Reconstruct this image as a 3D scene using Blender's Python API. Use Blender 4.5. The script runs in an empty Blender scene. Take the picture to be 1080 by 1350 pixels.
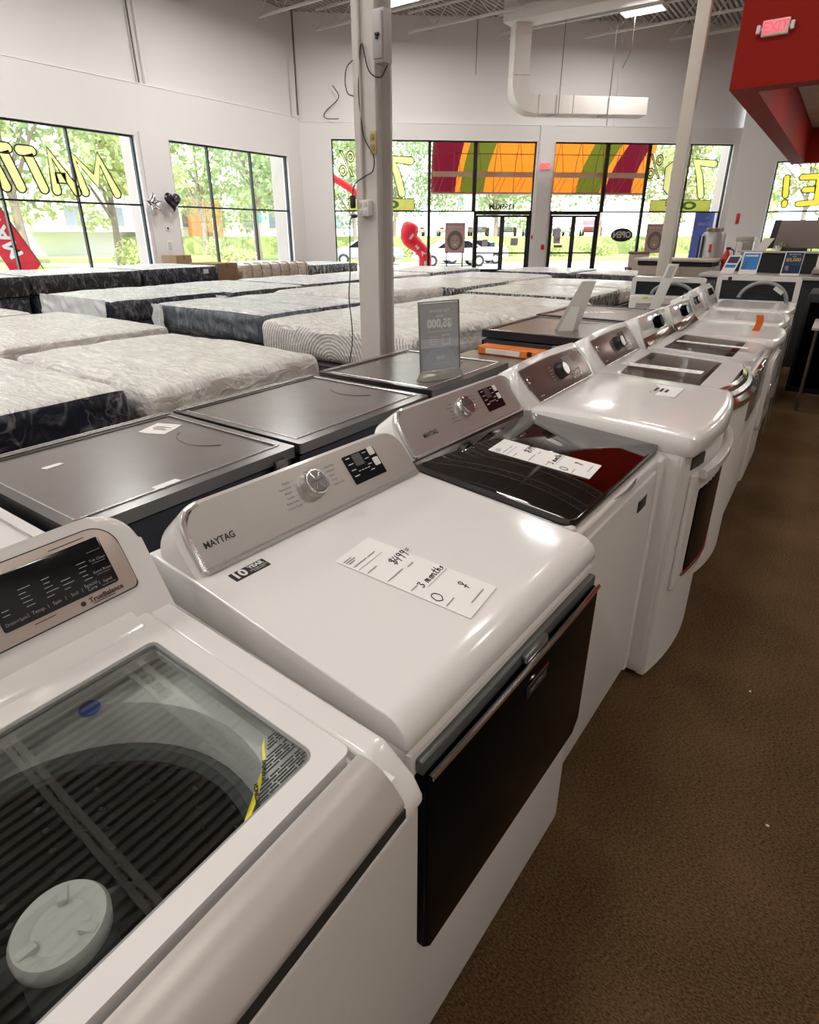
import bpy, bmesh, math, random
from mathutils import Vector, Matrix, noise

# ------------------------------------------------------------------ camera, sky, sun, exposure
scene = bpy.context.scene
root_collection = scene.collection
EYE = 1.52
F_PX = 768.5
PITCH = math.atan(321 / 768.5)
YAW = math.atan(582 / 832.9)
cam_data = bpy.data.cameras.new('camera')
cam = bpy.data.objects.new('camera', cam_data)
root_collection.objects.link(cam)
cam.location = (0, 0, EYE)
cam.rotation_euler = (math.pi / 2 - PITCH, 0, YAW)
cam_data.sensor_fit = 'VERTICAL'
cam_data.sensor_height = 36
cam_data.lens = F_PX / 1350 * 36
cam_data.shift_y = -45 / 1350
cam_data.clip_start = 0.02
cam_data.clip_end = 400
scene.camera = cam
scene.view_settings.view_transform = 'Standard'
scene.view_settings.look = 'None'
scene.view_settings.exposure = 0.16
scene.view_settings.gamma = 1
scene.view_settings.use_curve_mapping = False

SKY_STRENGTH = 4.7
SUN_STRENGTH = 6.5
LAMP_POWER = 72
world = bpy.data.worlds.new('sky')
scene.world = world
world.use_nodes = True
wn = world.node_tree
wn.nodes.clear()
w_out = wn.nodes.new('ShaderNodeOutputWorld')
w_bg = wn.nodes.new('ShaderNodeBackground')
w_tc = wn.nodes.new('ShaderNodeTexCoord')
w_noise = wn.nodes.new('ShaderNodeTexNoise')
w_noise.inputs['Scale'].default_value = 3.0
w_noise.inputs['Detail'].default_value = 4
w_ramp = wn.nodes.new('ShaderNodeValToRGB')
w_ramp.color_ramp.elements[0].position = 0.42
w_ramp.color_ramp.elements[0].color = (0.62, 0.78, 1.0, 1)
w_ramp.color_ramp.elements[1].position = 0.58
w_ramp.color_ramp.elements[1].color = (1.0, 1.0, 1.0, 1)
wn.links.new(w_tc.outputs['Generated'], w_noise.inputs['Vector'])
wn.links.new(w_noise.outputs['Fac'], w_ramp.inputs['Fac'])
wn.links.new(w_ramp.outputs['Color'], w_bg.inputs['Color'])
w_bg.inputs['Strength'].default_value = SKY_STRENGTH
wn.links.new(w_bg.outputs['Background'], w_out.inputs['Surface'])

sun_data = bpy.data.lights.new('sun', 'SUN')
sun_data.energy = SUN_STRENGTH
sun_data.angle = math.radians(1.0)
sun_data.color = (1.0, 0.96, 0.88)
sun = bpy.data.objects.new('sun', sun_data)
root_collection.objects.link(sun)
sun.rotation_euler = Vector((-0.55, 0.45, -0.95)).to_track_quat('-Z', 'Y').to_euler()

# ------------------------------------------------------------------ materials
MATS = {}

def mat(name, col, rough=0.5, metal=0.0, spec=0.5, coat=0.0, var=0.05, scale=12.0, bump=0.0,
        stretch=None, emit=None, emit_strength=0.0, translucent=0.0):
    """principled material whose colour is gently broken up by noise"""
    if name in MATS:
        return MATS[name]
    m = bpy.data.materials.new(name)
    m.use_nodes = True
    nt = m.node_tree
    b = nt.nodes['Principled BSDF']
    b.inputs['Roughness'].default_value = rough
    b.inputs['Metallic'].default_value = metal
    b.inputs['Specular IOR Level'].default_value = spec
    b.inputs['Coat Weight'].default_value = coat
    b.inputs['Coat Roughness'].default_value = 0.08
    tc = nt.nodes.new('ShaderNodeTexCoord')
    mp = nt.nodes.new('ShaderNodeMapping')
    mp.inputs['Scale'].default_value = stretch or (1, 1, 1)
    nz = nt.nodes.new('ShaderNodeTexNoise')
    nz.inputs['Scale'].default_value = scale
    nz.inputs['Detail'].default_value = 5
    mx = nt.nodes.new('ShaderNodeMix')
    mx.data_type = 'RGBA'
    c = list(col)[:3]
    mx.inputs[6].default_value = [max(0, v * (1 - var)) for v in c] + [1]
    mx.inputs[7].default_value = [min(1, v * (1 + var)) for v in c] + [1]
    nt.links.new(tc.outputs['Object'], mp.inputs['Vector'])
    nt.links.new(mp.outputs['Vector'], nz.inputs['Vector'])
    nt.links.new(nz.outputs['Fac'], mx.inputs[0])
    nt.links.new(mx.outputs[2], b.inputs['Base Color'])
    if bump:
        bp = nt.nodes.new('ShaderNodeBump')
        bp.inputs['Strength'].default_value = bump
        bp.inputs['Distance'].default_value = 0.01
        nt.links.new(nz.outputs['Fac'], bp.inputs['Height'])
        nt.links.new(bp.outputs['Normal'], b.inputs['Normal'])
    if emit:
        b.inputs['Emission Color'].default_value = list(emit) + [1]
        b.inputs['Emission Strength'].default_value = emit_strength
    if translucent:
        out = nt.nodes['Material Output']
        tr = nt.nodes.new('ShaderNodeBsdfTranslucent')
        mix = nt.nodes.new('ShaderNodeMixShader')
        mix.inputs[0].default_value = translucent
        nt.links.new(mx.outputs[2], tr.inputs['Color'])
        nt.links.new(b.outputs[0], mix.inputs[1])
        nt.links.new(tr.outputs[0], mix.inputs[2])
        nt.links.new(mix.outputs[0], out.inputs['Surface'])
    MATS[name] = m
    return m

def glass_mat(name, tint=(1, 1, 1), refl=0.06, rough=0.0, facing=True):
    """thin sheet: straight-through transmission plus a mirror-like surface reflection"""
    if name in MATS:
        return MATS[name]
    m = bpy.data.materials.new(name)
    m.use_nodes = True
    nt = m.node_tree
    nt.nodes.clear()
    out = nt.nodes.new('ShaderNodeOutputMaterial')
    t = nt.nodes.new('ShaderNodeBsdfTransparent')
    t.inputs['Color'].default_value = list(tint) + [1]
    g = nt.nodes.new('ShaderNodeBsdfGlossy')
    g.inputs['Roughness'].default_value = rough
    mix = nt.nodes.new('ShaderNodeMixShader')
    if facing:
        lw = nt.nodes.new('ShaderNodeLayerWeight')
        lw.inputs['Blend'].default_value = 0.25
        mr = nt.nodes.new('ShaderNodeMapRange')
        mr.inputs['To Min'].default_value = refl
        mr.inputs['To Max'].default_value = min(1, refl * 6)
        nt.links.new(lw.outputs['Fresnel'], mr.inputs['Value'])
        nt.links.new(mr.outputs['Result'], mix.inputs[0])
    else:
        mix.inputs[0].default_value = refl
    nt.links.new(t.outputs[0], mix.inputs[1])
    nt.links.new(g.outputs[0], mix.inputs[2])
    nt.links.new(mix.outputs[0], out.inputs['Surface'])
    MATS[name] = m
    return m

WHITE = mat('white enamel', (0.80, 0.78, 0.77), 0.16, coat=0.35, var=0.02, scale=6)
WHITE_FRONT = mat('white painted steel', (0.76, 0.73, 0.71), 0.32, var=0.03, scale=60, bump=0.02)
WHITE_PLASTIC = mat('white plastic', (0.78, 0.76, 0.75), 0.28, var=0.02)
GAP = mat('painted gap shade', (0.03, 0.03, 0.03), 0.6)  # near-black strips paint the shade in panel and handle gaps
STEEL = mat('brushed steel panel', (0.44, 0.41, 0.39), 0.42, metal=0.85, var=0.10, scale=40, stretch=(60, 1, 60))
ROSE = mat('rose metallic panel', (0.55, 0.46, 0.42), 0.4, metal=0.55, var=0.06, scale=300)
BROWN_PANEL = mat('brown metallic panel', (0.20, 0.145, 0.135), 0.22, metal=0.45, var=0.08, scale=120)
CHROME = mat('chrome', (0.82, 0.82, 0.82), 0.10, metal=1.0, var=0.03)
SILVER = mat('silver trim', (0.62, 0.60, 0.59), 0.25, metal=0.8, var=0.04)
SILVER_PAINT = mat('pale silver paint', (0.50, 0.46, 0.44), 0.42, metal=0.3, coat=0.0, var=0.03, scale=5)
BLACK_GLOSS = mat('gloss black', (0.003, 0.003, 0.004), 0.08, spec=0.04, var=0.2)
BLACK_GLASS = mat('black display glass', (0.008, 0.008, 0.010), 0.10, var=0.2)
BLACK = mat('black plastic', (0.015, 0.015, 0.017), 0.45, var=0.2)
BLACK_MATT = mat('matt black', (0.010, 0.010, 0.011), 0.7, var=0.2)
INK = mat('black ink', (0.015, 0.015, 0.015), 0.7)
GREY_INK = mat('grey print', (0.22, 0.21, 0.21), 0.7)
WHITE_PRINT = mat('white print', (0.70, 0.70, 0.72), 0.6)
PAPER = mat('white paper', (0.86, 0.83, 0.82), 0.7, var=0.02)
LID_GLASS = glass_mat('clear lid glass', (0.975, 0.985, 0.98), 0.09)
DARK_GLASS = glass_mat('smoked lid glass', (0.07, 0.064, 0.075), 0.20)
BROWN_GLASS = glass_mat('tinted lid glass', (0.86, 0.83, 0.80), 0.10)
PANE = glass_mat('window glass', (0.97, 0.985, 0.98), 0.02)
ACRYLIC = glass_mat('clear acrylic', (0.93, 0.94, 0.94), 0.10)
FILM = glass_mat('clear plastic film', (0.95, 0.95, 0.95), 0.05, 0.18)
MILKY = glass_mat('milky crumpled film', (0.90, 0.91, 0.92), 0.12, 0.25, False)
TUB = mat('dark steel drum', (0.018, 0.024, 0.023), 0.3, metal=0.6, var=0.4, scale=70)
TUB_RING = mat('grey tub ring', (0.84, 0.85, 0.84), 0.35, var=0.06)
AGITATOR = mat('pale grey agitator', (0.66, 0.66, 0.64), 0.4, var=0.05)
BEIGE = mat('beige tub liner', (0.62, 0.53, 0.46), 0.45, var=0.12)
WALL = mat('white wall paint', (0.76, 0.735, 0.715), 0.75, var=0.02, scale=2)
WALL_TRIM = mat('white trim paint', (0.82, 0.80, 0.785), 0.6, var=0.015, scale=3)
COLUMN_PAINT = mat('grey white steel paint', (0.63, 0.595, 0.565), 0.5, var=0.05, scale=9)
DUCT = mat('painted duct', (0.72, 0.68, 0.64), 0.5, var=0.04, scale=4)
DECK = mat('painted roof deck', (0.42, 0.39, 0.375), 0.7, var=0.15, scale=5)
JOIST = mat('white joist paint', (0.68, 0.655, 0.64), 0.55, var=0.06)
RED_WALL = mat('red soffit paint', (0.30, 0.010, 0.004), 0.7, spec=0.2, var=0.06, scale=6)
TILE = mat('ceiling tile', (0.72, 0.66, 0.62), 0.8, var=0.04, scale=60)
FRAME_BLACK = mat('black window frame', (0.012, 0.012, 0.012), 0.4)
COOKTOP = mat('dusty dark cooktop glass', (0.165, 0.142, 0.140), 0.24, var=0.35, scale=4, spec=0.6)
COOKTOP_BROWN_REFLECTION = mat('cooktop glass with painted brown reflection', (0.15, 0.12, 0.095), 0.30, var=0.25, scale=4)  # black glass with its brown reflection put into the colour
STEEL_DARK = mat('dark trim steel', (0.20, 0.195, 0.195), 0.28, metal=0.9, var=0.1)
RANGE_SIDE = mat('navy black range side', (0.010, 0.012, 0.022), 0.35, var=0.2)
BROWN_CARD = mat('brown cardboard', (0.32, 0.20, 0.11), 0.8, var=0.08)
ORANGE = mat('orange plastic', (0.80, 0.20, 0.02), 0.4, var=0.08)
YELLOW = mat('yellow label', (0.80, 0.72, 0.03), 0.6, var=0.03)
BLUE = mat('blue sticker', (0.02, 0.12, 0.62), 0.4)
LIME = mat('lime label', (0.50, 0.70, 0.05), 0.6)
RED = mat('red plastic', (0.62, 0.02, 0.02), 0.4, var=0.06)
PAINT_YELLOW = mat('yellow window paint', (0.78, 0.78, 0.30), 0.7, var=0.08, scale=8, translucent=0.5)
PAINT_AMBER = mat('amber window paint', (0.85, 0.60, 0.06), 0.7, var=0.10, scale=8, translucent=0.5)
PAINT_GREEN = mat('green window paint', (0.12, 0.26, 0.12), 0.7, var=0.10, translucent=0.4)
LIT = mat('lit lamp diffuser', (0.9, 0.9, 0.9), 0.5, emit=(1, 0.98, 0.94), emit_strength=9.0)
EXIT_RED = mat('lit exit letters', (0.7, 0.03, 0.05), 0.5, emit=(1.0, 0.05, 0.08), emit_strength=2.0)
EXIT_FACE = mat('lit exit face', (0.75, 0.45, 0.40), 0.5, emit=(1.0, 0.25, 0.22), emit_strength=0.12)
SILVER_FOIL = mat('silver foil', (0.85, 0.85, 0.87), 0.12, metal=1.0)
BLACK_FOIL = mat('black foil', (0.03, 0.02, 0.03), 0.15, metal=0.6, coat=0.6)

def wrap_mat(name, col, col2, scale=9.0, rough=0.28, bump=0.5, stretch=(1, 1, 1), lo=0.5, hi=0.72, stripes=None, crease_glint=0.7):
    """fabric under plastic film: base fabric, pale film, crease highlights painted white, glossy wrinkles"""
    m = bpy.data.materials.new(name)
    m.use_nodes = True
    nt = m.node_tree
    b = nt.nodes['Principled BSDF']
    b.inputs['Roughness'].default_value = 0.6
    b.inputs['Coat Weight'].default_value = 0.7
    b.inputs['Coat Roughness'].default_value = rough * 0.4
    tc = nt.nodes.new('ShaderNodeTexCoord')
    mp = nt.nodes.new('ShaderNodeMapping')
    mp.inputs['Scale'].default_value = stretch
    nz = nt.nodes.new('ShaderNodeTexNoise')
    nz.inputs['Scale'].default_value = scale
    nz.inputs['Detail'].default_value = 6
    nz.inputs['Distortion'].default_value = 1.6
    rp = nt.nodes.new('ShaderNodeValToRGB')
    rp.color_ramp.elements[0].position = lo
    rp.color_ramp.elements[0].color = list(col) + [1]
    rp.color_ramp.elements[1].position = hi
    rp.color_ramp.elements[1].color = list(col2) + [1]
    nt.links.new(tc.outputs['Object'], mp.inputs['Vector'])
    nt.links.new(mp.outputs['Vector'], nz.inputs['Vector'])
    nt.links.new(nz.outputs['Fac'], rp.inputs['Fac'])
    colour = rp.outputs['Color']
    if stripes:
        wv = nt.nodes.new('ShaderNodeTexWave')
        wv.wave_type = stripes[0]
        if stripes[0] == 'BANDS':
            wv.bands_direction = stripes[3]
        else:
            wv.rings_direction = stripes[3]
        wv.inputs['Scale'].default_value = stripes[1]
        wv.inputs['Distortion'].default_value = 1.2
        wv.inputs['Detail Scale'].default_value = 0.6
        mx = nt.nodes.new('ShaderNodeMix')
        mx.data_type = 'RGBA'
        mr = nt.nodes.new('ShaderNodeMath')
        mr.operation = 'MULTIPLY'
        mr.inputs[1].default_value = stripes[4] if len(stripes) > 4 else 0.8
        nt.links.new(tc.outputs['Object'], wv.inputs['Vector'])
        nt.links.new(wv.outputs['Fac'], mr.inputs[0])
        nt.links.new(mr.outputs[0], mx.inputs[0])
        nt.links.new(colour, mx.inputs[6])
        mx.inputs[7].default_value = list(stripes[2]) + [1]
        colour = mx.outputs[2]
    # thin film creases, their highlights painted white: narrow ridges of a second, stretched noise
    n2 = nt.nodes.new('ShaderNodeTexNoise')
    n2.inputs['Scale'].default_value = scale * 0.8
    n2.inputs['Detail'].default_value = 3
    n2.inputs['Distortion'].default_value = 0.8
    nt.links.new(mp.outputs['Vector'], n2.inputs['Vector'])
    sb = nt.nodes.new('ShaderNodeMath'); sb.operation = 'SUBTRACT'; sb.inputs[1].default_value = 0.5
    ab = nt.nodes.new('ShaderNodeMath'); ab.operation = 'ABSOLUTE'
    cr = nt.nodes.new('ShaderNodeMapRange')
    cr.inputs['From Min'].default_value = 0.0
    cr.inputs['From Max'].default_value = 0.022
    cr.inputs['To Min'].default_value = crease_glint
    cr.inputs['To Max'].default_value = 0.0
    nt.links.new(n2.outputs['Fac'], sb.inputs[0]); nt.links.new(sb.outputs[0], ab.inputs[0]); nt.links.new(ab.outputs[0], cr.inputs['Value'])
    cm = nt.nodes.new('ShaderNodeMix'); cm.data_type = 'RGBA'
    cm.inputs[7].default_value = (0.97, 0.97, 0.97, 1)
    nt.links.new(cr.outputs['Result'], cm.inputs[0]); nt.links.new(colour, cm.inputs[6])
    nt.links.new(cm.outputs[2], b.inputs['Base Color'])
    bp = nt.nodes.new('ShaderNodeBump')
    bp.inputs['Strength'].default_value = bump
    bp.inputs['Distance'].default_value = 0.05
    nt.links.new(nz.outputs['Fac'], bp.inputs['Height'])
    nt.links.new(bp.outputs['Normal'], b.inputs['Normal'])
    nt.links.new(bp.outputs['Normal'], b.inputs['Coat Normal'])
    return m

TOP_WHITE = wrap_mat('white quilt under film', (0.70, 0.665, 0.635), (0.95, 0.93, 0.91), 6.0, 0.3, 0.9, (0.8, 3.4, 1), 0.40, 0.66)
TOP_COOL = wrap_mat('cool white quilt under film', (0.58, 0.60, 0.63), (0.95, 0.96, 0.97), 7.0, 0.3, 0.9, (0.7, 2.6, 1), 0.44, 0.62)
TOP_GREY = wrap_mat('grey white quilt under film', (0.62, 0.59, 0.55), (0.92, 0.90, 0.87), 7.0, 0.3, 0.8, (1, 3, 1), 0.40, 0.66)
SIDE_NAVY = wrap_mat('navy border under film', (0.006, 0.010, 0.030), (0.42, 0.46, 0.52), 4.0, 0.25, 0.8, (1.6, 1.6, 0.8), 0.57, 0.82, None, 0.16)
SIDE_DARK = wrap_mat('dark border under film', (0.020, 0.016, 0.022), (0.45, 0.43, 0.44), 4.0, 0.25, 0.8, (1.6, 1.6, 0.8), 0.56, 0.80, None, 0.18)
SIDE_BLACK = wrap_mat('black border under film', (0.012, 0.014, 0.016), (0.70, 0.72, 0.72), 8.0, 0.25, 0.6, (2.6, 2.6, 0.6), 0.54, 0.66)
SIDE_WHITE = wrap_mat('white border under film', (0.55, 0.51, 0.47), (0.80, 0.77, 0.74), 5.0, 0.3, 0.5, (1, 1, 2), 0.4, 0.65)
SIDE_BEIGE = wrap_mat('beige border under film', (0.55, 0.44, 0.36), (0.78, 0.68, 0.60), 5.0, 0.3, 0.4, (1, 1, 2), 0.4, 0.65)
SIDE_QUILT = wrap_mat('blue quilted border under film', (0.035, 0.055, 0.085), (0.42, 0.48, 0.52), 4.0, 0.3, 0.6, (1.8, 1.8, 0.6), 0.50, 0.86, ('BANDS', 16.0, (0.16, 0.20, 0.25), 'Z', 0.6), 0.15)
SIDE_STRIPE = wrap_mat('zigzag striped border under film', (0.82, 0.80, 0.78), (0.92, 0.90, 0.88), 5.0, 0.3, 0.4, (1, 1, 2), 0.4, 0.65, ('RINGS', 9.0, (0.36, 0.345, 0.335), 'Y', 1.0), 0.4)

# ------------------------------------------------------------------ shape helpers
def new_obj(name, bm, material, parent=None, smooth=True, loc=None):
    me = bpy.data.meshes.new(name)
    bm.normal_update()
    bm.to_mesh(me)
    bm.free()
    for x in (material if isinstance(material, (list, tuple)) else [material]):
        me.materials.append(x)
    if smooth:
        me.polygons.foreach_set('use_smooth', [True] * len(me.polygons))
        try:
            me.set_sharp_from_angle(angle=math.radians(35))
        except Exception:
            pass
    o = bpy.data.objects.new(name, me)
    root_collection.objects.link(o)
    if parent is not None:
        o.parent = parent
    if loc is not None:
        o.location = loc
    return o

def thing(name, label, category, loc=(0, 0, 0), rotz=0.0, group=None):
    o = bpy.data.objects.new(name, None)
    root_collection.objects.link(o)
    o.empty_display_size = 0.1
    o.location = loc
    o.rotation_euler = (0, 0, rotz)
    o['label'] = label
    o['category'] = category
    if group:
        o['group'] = group
    return o

def tag(o, label, category, group=None):
    o['label'] = label
    o['category'] = category
    if group:
        o['group'] = group
    return o

def structure(o, label=None, category=None):
    o['kind'] = 'structure'
    if label:
        o['label'] = label
    if category:
        o['category'] = category
    return o

def add_box(bm, x0, x1, y0, y1, z0, z1, bevel=0.0, seg=2, M=None):
    g = bmesh.ops.create_cube(bm, size=1.0)
    vs = g['verts']
    for v in vs:
        v.co = Vector(((x0 + x1) / 2 + v.co.x * (x1 - x0), (y0 + y1) / 2 + v.co.y * (y1 - y0), (z0 + z1) / 2 + v.co.z * (z1 - z0)))
    if bevel:
        es = list({e for v in vs for e in v.link_edges})
        r = bmesh.ops.bevel(bm, geom=es, offset=bevel, segments=seg, profile=0.5, affect='EDGES')
        vs = list({v for f in r['faces'] for v in f.verts} | {v for v in vs if v.is_valid})
    if M is not None:
        bmesh.ops.transform(bm, matrix=M, verts=[v for v in vs if v.is_valid])
    return vs

def box_bm(*a, **k):
    bm = bmesh.new()
    add_box(bm, *a, **k)
    return bm

def frame(origin, ex, ey):
    ex = Vector(ex).normalized()
    ey = Vector(ey).normalized()
    n = ex.cross(ey)
    m = Matrix.Identity(4)
    for i in range(3):
        m[i][0], m[i][1], m[i][2], m[i][3] = ex[i], ey[i], n[i], origin[i]
    return m

def round_outline(w0, w1, h0, h1, radii, seg=6):
    """rounded rectangle, radii given for corners bl, br, tr, tl"""
    pts = []
    cs = [((w0, h0), 180, radii[0], 1, 1), ((w1, h0), 270, radii[1], -1, 1), ((w1, h1), 0, radii[2], -1, -1), ((w0, h1), 90, radii[3], 1, -1)]
    for (cx, cy), a0, r, sx, sy in cs:
        if r <= 1e-5:
            pts.append((cx, cy))
            continue
        for k in range(seg + 1):
            a = math.radians(a0 + 90 * k / seg)
            pts.append((cx + sx * r + r * math.cos(a), cy + sy * r + r * math.sin(a)))
    return pts

def add_plate(bm, outline, M, t0=0.0, t1=0.005, bevel=0.0, seg=2):
    """flat outline in the frame's plane, extruded between normal offsets t0 and t1"""
    lo = [bm.verts.new(M @ Vector((x, y, t0))) for x, y in outline]
    hi = [bm.verts.new(M @ Vector((x, y, t1))) for x, y in outline]
    top = bm.faces.new(hi)
    bm.faces.new(list(reversed(lo)))
    n = len(outline)
    for i in range(n):
        bm.faces.new((lo[i], lo[(i + 1) % n], hi[(i + 1) % n], hi[i]))
    if bevel:
        bmesh.ops.bevel(bm, geom=list(top.edges), offset=bevel, segments=seg, profile=0.5, affect='EDGES', clamp_overlap=True)

def plate_bm(*a, **k):
    bm = bmesh.new()
    add_plate(bm, *a, **k)
    return bm

def add_ring_plate(bm, outer, inner, M, t0, t1):
    """frame with a hole: outlines must have the same number of points"""
    n = len(outer)
    rows = [[bm.verts.new(M @ Vector((x, y, t))) for x, y in o] for o, t in ((outer, t0), (outer, t1), (inner, t1), (inner, t0))]
    for k in range(4):
        a, b = rows[k], rows[(k + 1) % 4]
        for i in range(n):
            bm.faces.new((a[i], a[(i + 1) % n], b[(i + 1) % n], b[i]))

def add_prism(bm, profile, y0, y1, bevel=0.0, seg=3, min_angle=25):
    """XZ profile extruded along Y"""
    a = [bm.verts.new((x, y0, z)) for x, z in profile]
    b = [bm.verts.new((x, y1, z)) for x, z in profile]
    fs = [bm.faces.new(a), bm.faces.new(list(reversed(b)))]
    n = len(profile)
    for i in range(n):
        fs.append(bm.faces.new((a[(i + 1) % n], a[i], b[i], b[(i + 1) % n])))
    bmesh.ops.recalc_face_normals(bm, faces=fs)
    if bevel:
        es = {e for f in fs for e in f.edges}
        es = [e for e in es if len(e.link_faces) == 2 and e.calc_face_angle(0) > math.radians(min_angle)]
        bmesh.ops.bevel(bm, geom=es, offset=bevel, segments=seg, profile=0.5, affect='EDGES', clamp_overlap=True)

def add_lathe(bm, prof, M=None, seg=32, cap=True):
    rings = []
    for r, z in prof:
        if r < 1e-6:
            rings.append([bm.verts.new((0, 0, z))])
        else:
            rings.append([bm.verts.new((r * math.cos(2 * math.pi * i / seg), r * math.sin(2 * math.pi * i / seg), z)) for i in range(seg)])
    for a, b in zip(rings, rings[1:]):
        for i in range(seg):
            j = (i + 1) % seg
            if len(a) == 1 and len(b) == 1:
                continue
            if len(a) == 1:
                bm.faces.new((a[0], b[i], b[j]))
            elif len(b) == 1:
                bm.faces.new((a[i], b[0], a[j]))
            else:
                bm.faces.new((a[i], b[i], b[j], a[j]))
    if cap:
        for r in (rings[0], rings[-1]):
            if len(r) > 2:
                bm.faces.new(r)
    vs = [v for r in rings for v in r]
    if M is not None:
        bmesh.ops.transform(bm, matrix=M, verts=vs)
    bmesh.ops.recalc_face_normals(bm, faces=list({f for v in vs for f in v.link_faces}))

def add_tube(bm, pts, r, seg=8, closed=False):
    pts = [Vector(p) for p in pts]
    n = len(pts)
    rings = []
    up = Vector((0, 0, 1))
    prev = None
    for i, p in enumerate(pts):
        t = (pts[min(i + 1, n - 1)] - pts[max(i - 1, 0)]).normalized()
        a = prev if prev is not None else (up if abs(t.z) < 0.9 else Vector((1, 0, 0)))
        s = t.cross(a)
        if s.length < 1e-5:
            s = t.cross(Vector((1, 0, 0.3)))
        s.normalize()
        u = s.cross(t)
        prev = u
        rr = r[i] if isinstance(r, (list, tuple)) else r
        rings.append([bm.verts.new(p + rr * (math.cos(2 * math.pi * k / seg) * s + math.sin(2 * math.pi * k / seg) * u)) for k in range(seg)])
    for a, b in zip(rings, rings[1:]):
        for k in range(seg):
            bm.faces.new((a[k], a[(k + 1) % seg], b[(k + 1) % seg], b[k]))
    bm.faces.new(list(reversed(rings[0])))
    bm.faces.new(rings[-1])

def smooth_path(pts, sub=6):
    """Catmull-Rom through the points"""
    P = [Vector(p) for p in pts]
    P = [P[0] * 2 - P[1]] + P + [P[-1] * 2 - P[-2]]
    out = []
    for i in range(1, len(P) - 2):
        for k in range(sub):
            t = k / sub
            out.append(0.5 * ((2 * P[i]) + (-P[i - 1] + P[i + 1]) * t + (2 * P[i - 1] - 5 * P[i] + 4 * P[i + 1] - P[i + 2]) * t * t + (-P[i - 1] + 3 * P[i] - 3 * P[i + 1] + P[i + 2]) * t ** 3))
    out.append(P[-2])
    return out

def text_into(bm, s, size, M, x=0, y=0, align='CENTER', fat=0.0, mirror=False, lift=0.0008, shear=0.0, rot=0.0, xs=1.0, depth=0.0, stroke=0.0):
    """lettering laid into a frame's plane"""
    cu = bpy.data.curves.new('lettering', 'FONT')
    cu.body = s
    cu.size = size
    cu.align_x = align
    cu.align_y = 'CENTER'
    cu.offset = fat
    cu.shear = shear
    cu.resolution_u = 3
    cu.extrude = depth
    if stroke:
        cu.fill_mode = 'NONE'
        cu.bevel_depth = stroke
        cu.bevel_resolution = 0
    o = bpy.data.objects.new('lettering', cu)
    root_collection.objects.link(o)
    dg = bpy.context.evaluated_depsgraph_get()
    me = bpy.data.meshes.new_from_object(o.evaluated_get(dg))
    T = M @ Matrix.Translation((x, y, lift)) @ Matrix.Rotation(rot, 4, 'Z') @ Matrix.Diagonal((-xs if mirror else xs, 1, 1, 1))
    me.transform(T)
    if mirror:
        me.flip_normals()
    bm.from_mesh(me)
    bpy.data.objects.remove(o)
    bpy.data.curves.remove(cu)
    bpy.data.meshes.remove(me)

def text_obj(name, items, M, material, parent=None, **common):
    """items: (string, size, x, y[, extra dict]) -> one mesh of lettering"""
    bm = bmesh.new()
    for it in items:
        kw = dict(common)
        if len(it) > 4:
            kw.update(it[4])
        text_into(bm, it[0], it[1], M, it[2], it[3], **kw)
    return new_obj(name, bm, material, parent, smooth=False)

def dashes(bm, M, rows, h=0.0016, lift=0.0008):
    """tiny illegible print: thin bars (x0, x1, y)"""
    for x0, x1, y in rows:
        vs = [bm.verts.new(M @ Vector(p)) for p in ((x0, y - h / 2, lift), (x1, y - h / 2, lift), (x1, y + h / 2, lift), (x0, y + h / 2, lift))]
        bm.faces.new(vs)

def grid_box(nx, ny, nz, X, Y, Z, r):
    """rounded box centred on the origin with a dense even grid; returns bmesh"""
    bm = bmesh.new()
    cache = {}
    def vert(i, j, k):
        key = (i, j, k)
        if key not in cache:
            p = Vector((X * (i / nx - 0.5), Y * (j / ny - 0.5), Z * (k / nz - 0.5)))
            c = Vector((max(-X / 2 + r, min(X / 2 - r, p.x)), max(-Y / 2 + r, min(Y / 2 - r, p.y)), max(-Z / 2 + r, min(Z / 2 - r, p.z))))
            d = p - c
            if d.length > 1e-9:
                p = c + d.normalized() * r
            cache[key] = bm.verts.new(p)
        return cache[key]
    for i in range(nx):
        for j in range(ny):
            bm.faces.new((vert(i, j, nz), vert(i + 1, j, nz), vert(i + 1, j + 1, nz), vert(i, j + 1, nz)))
            bm.faces.new((vert(i, j + 1, 0), vert(i + 1, j + 1, 0), vert(i + 1, j, 0), vert(i, j, 0)))
    for i in range(nx):
        for k in range(nz):
            bm.faces.new((vert(i, 0, k), vert(i + 1, 0, k), vert(i + 1, 0, k + 1), vert(i, 0, k + 1)))
            bm.faces.new((vert(i, ny, k + 1), vert(i + 1, ny, k + 1), vert(i + 1, ny, k), vert(i, ny, k)))
    for j in range(ny):
        for k in range(nz):
            bm.faces.new((vert(0, j, k + 1), vert(0, j + 1, k + 1), vert(0, j + 1, k), vert(0, j, k)))
            bm.faces.new((vert(nx, j, k), vert(nx, j + 1, k), vert(nx, j + 1, k + 1), vert(nx, j, k + 1)))
    return bm

def copy_tree(o, parent=None):
    c = o.copy()
    root_collection.objects.link(c)
    if parent is not None:
        c.parent = parent
    for ch in list(o.children):
        copy_tree(ch, c)
    return c

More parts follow.
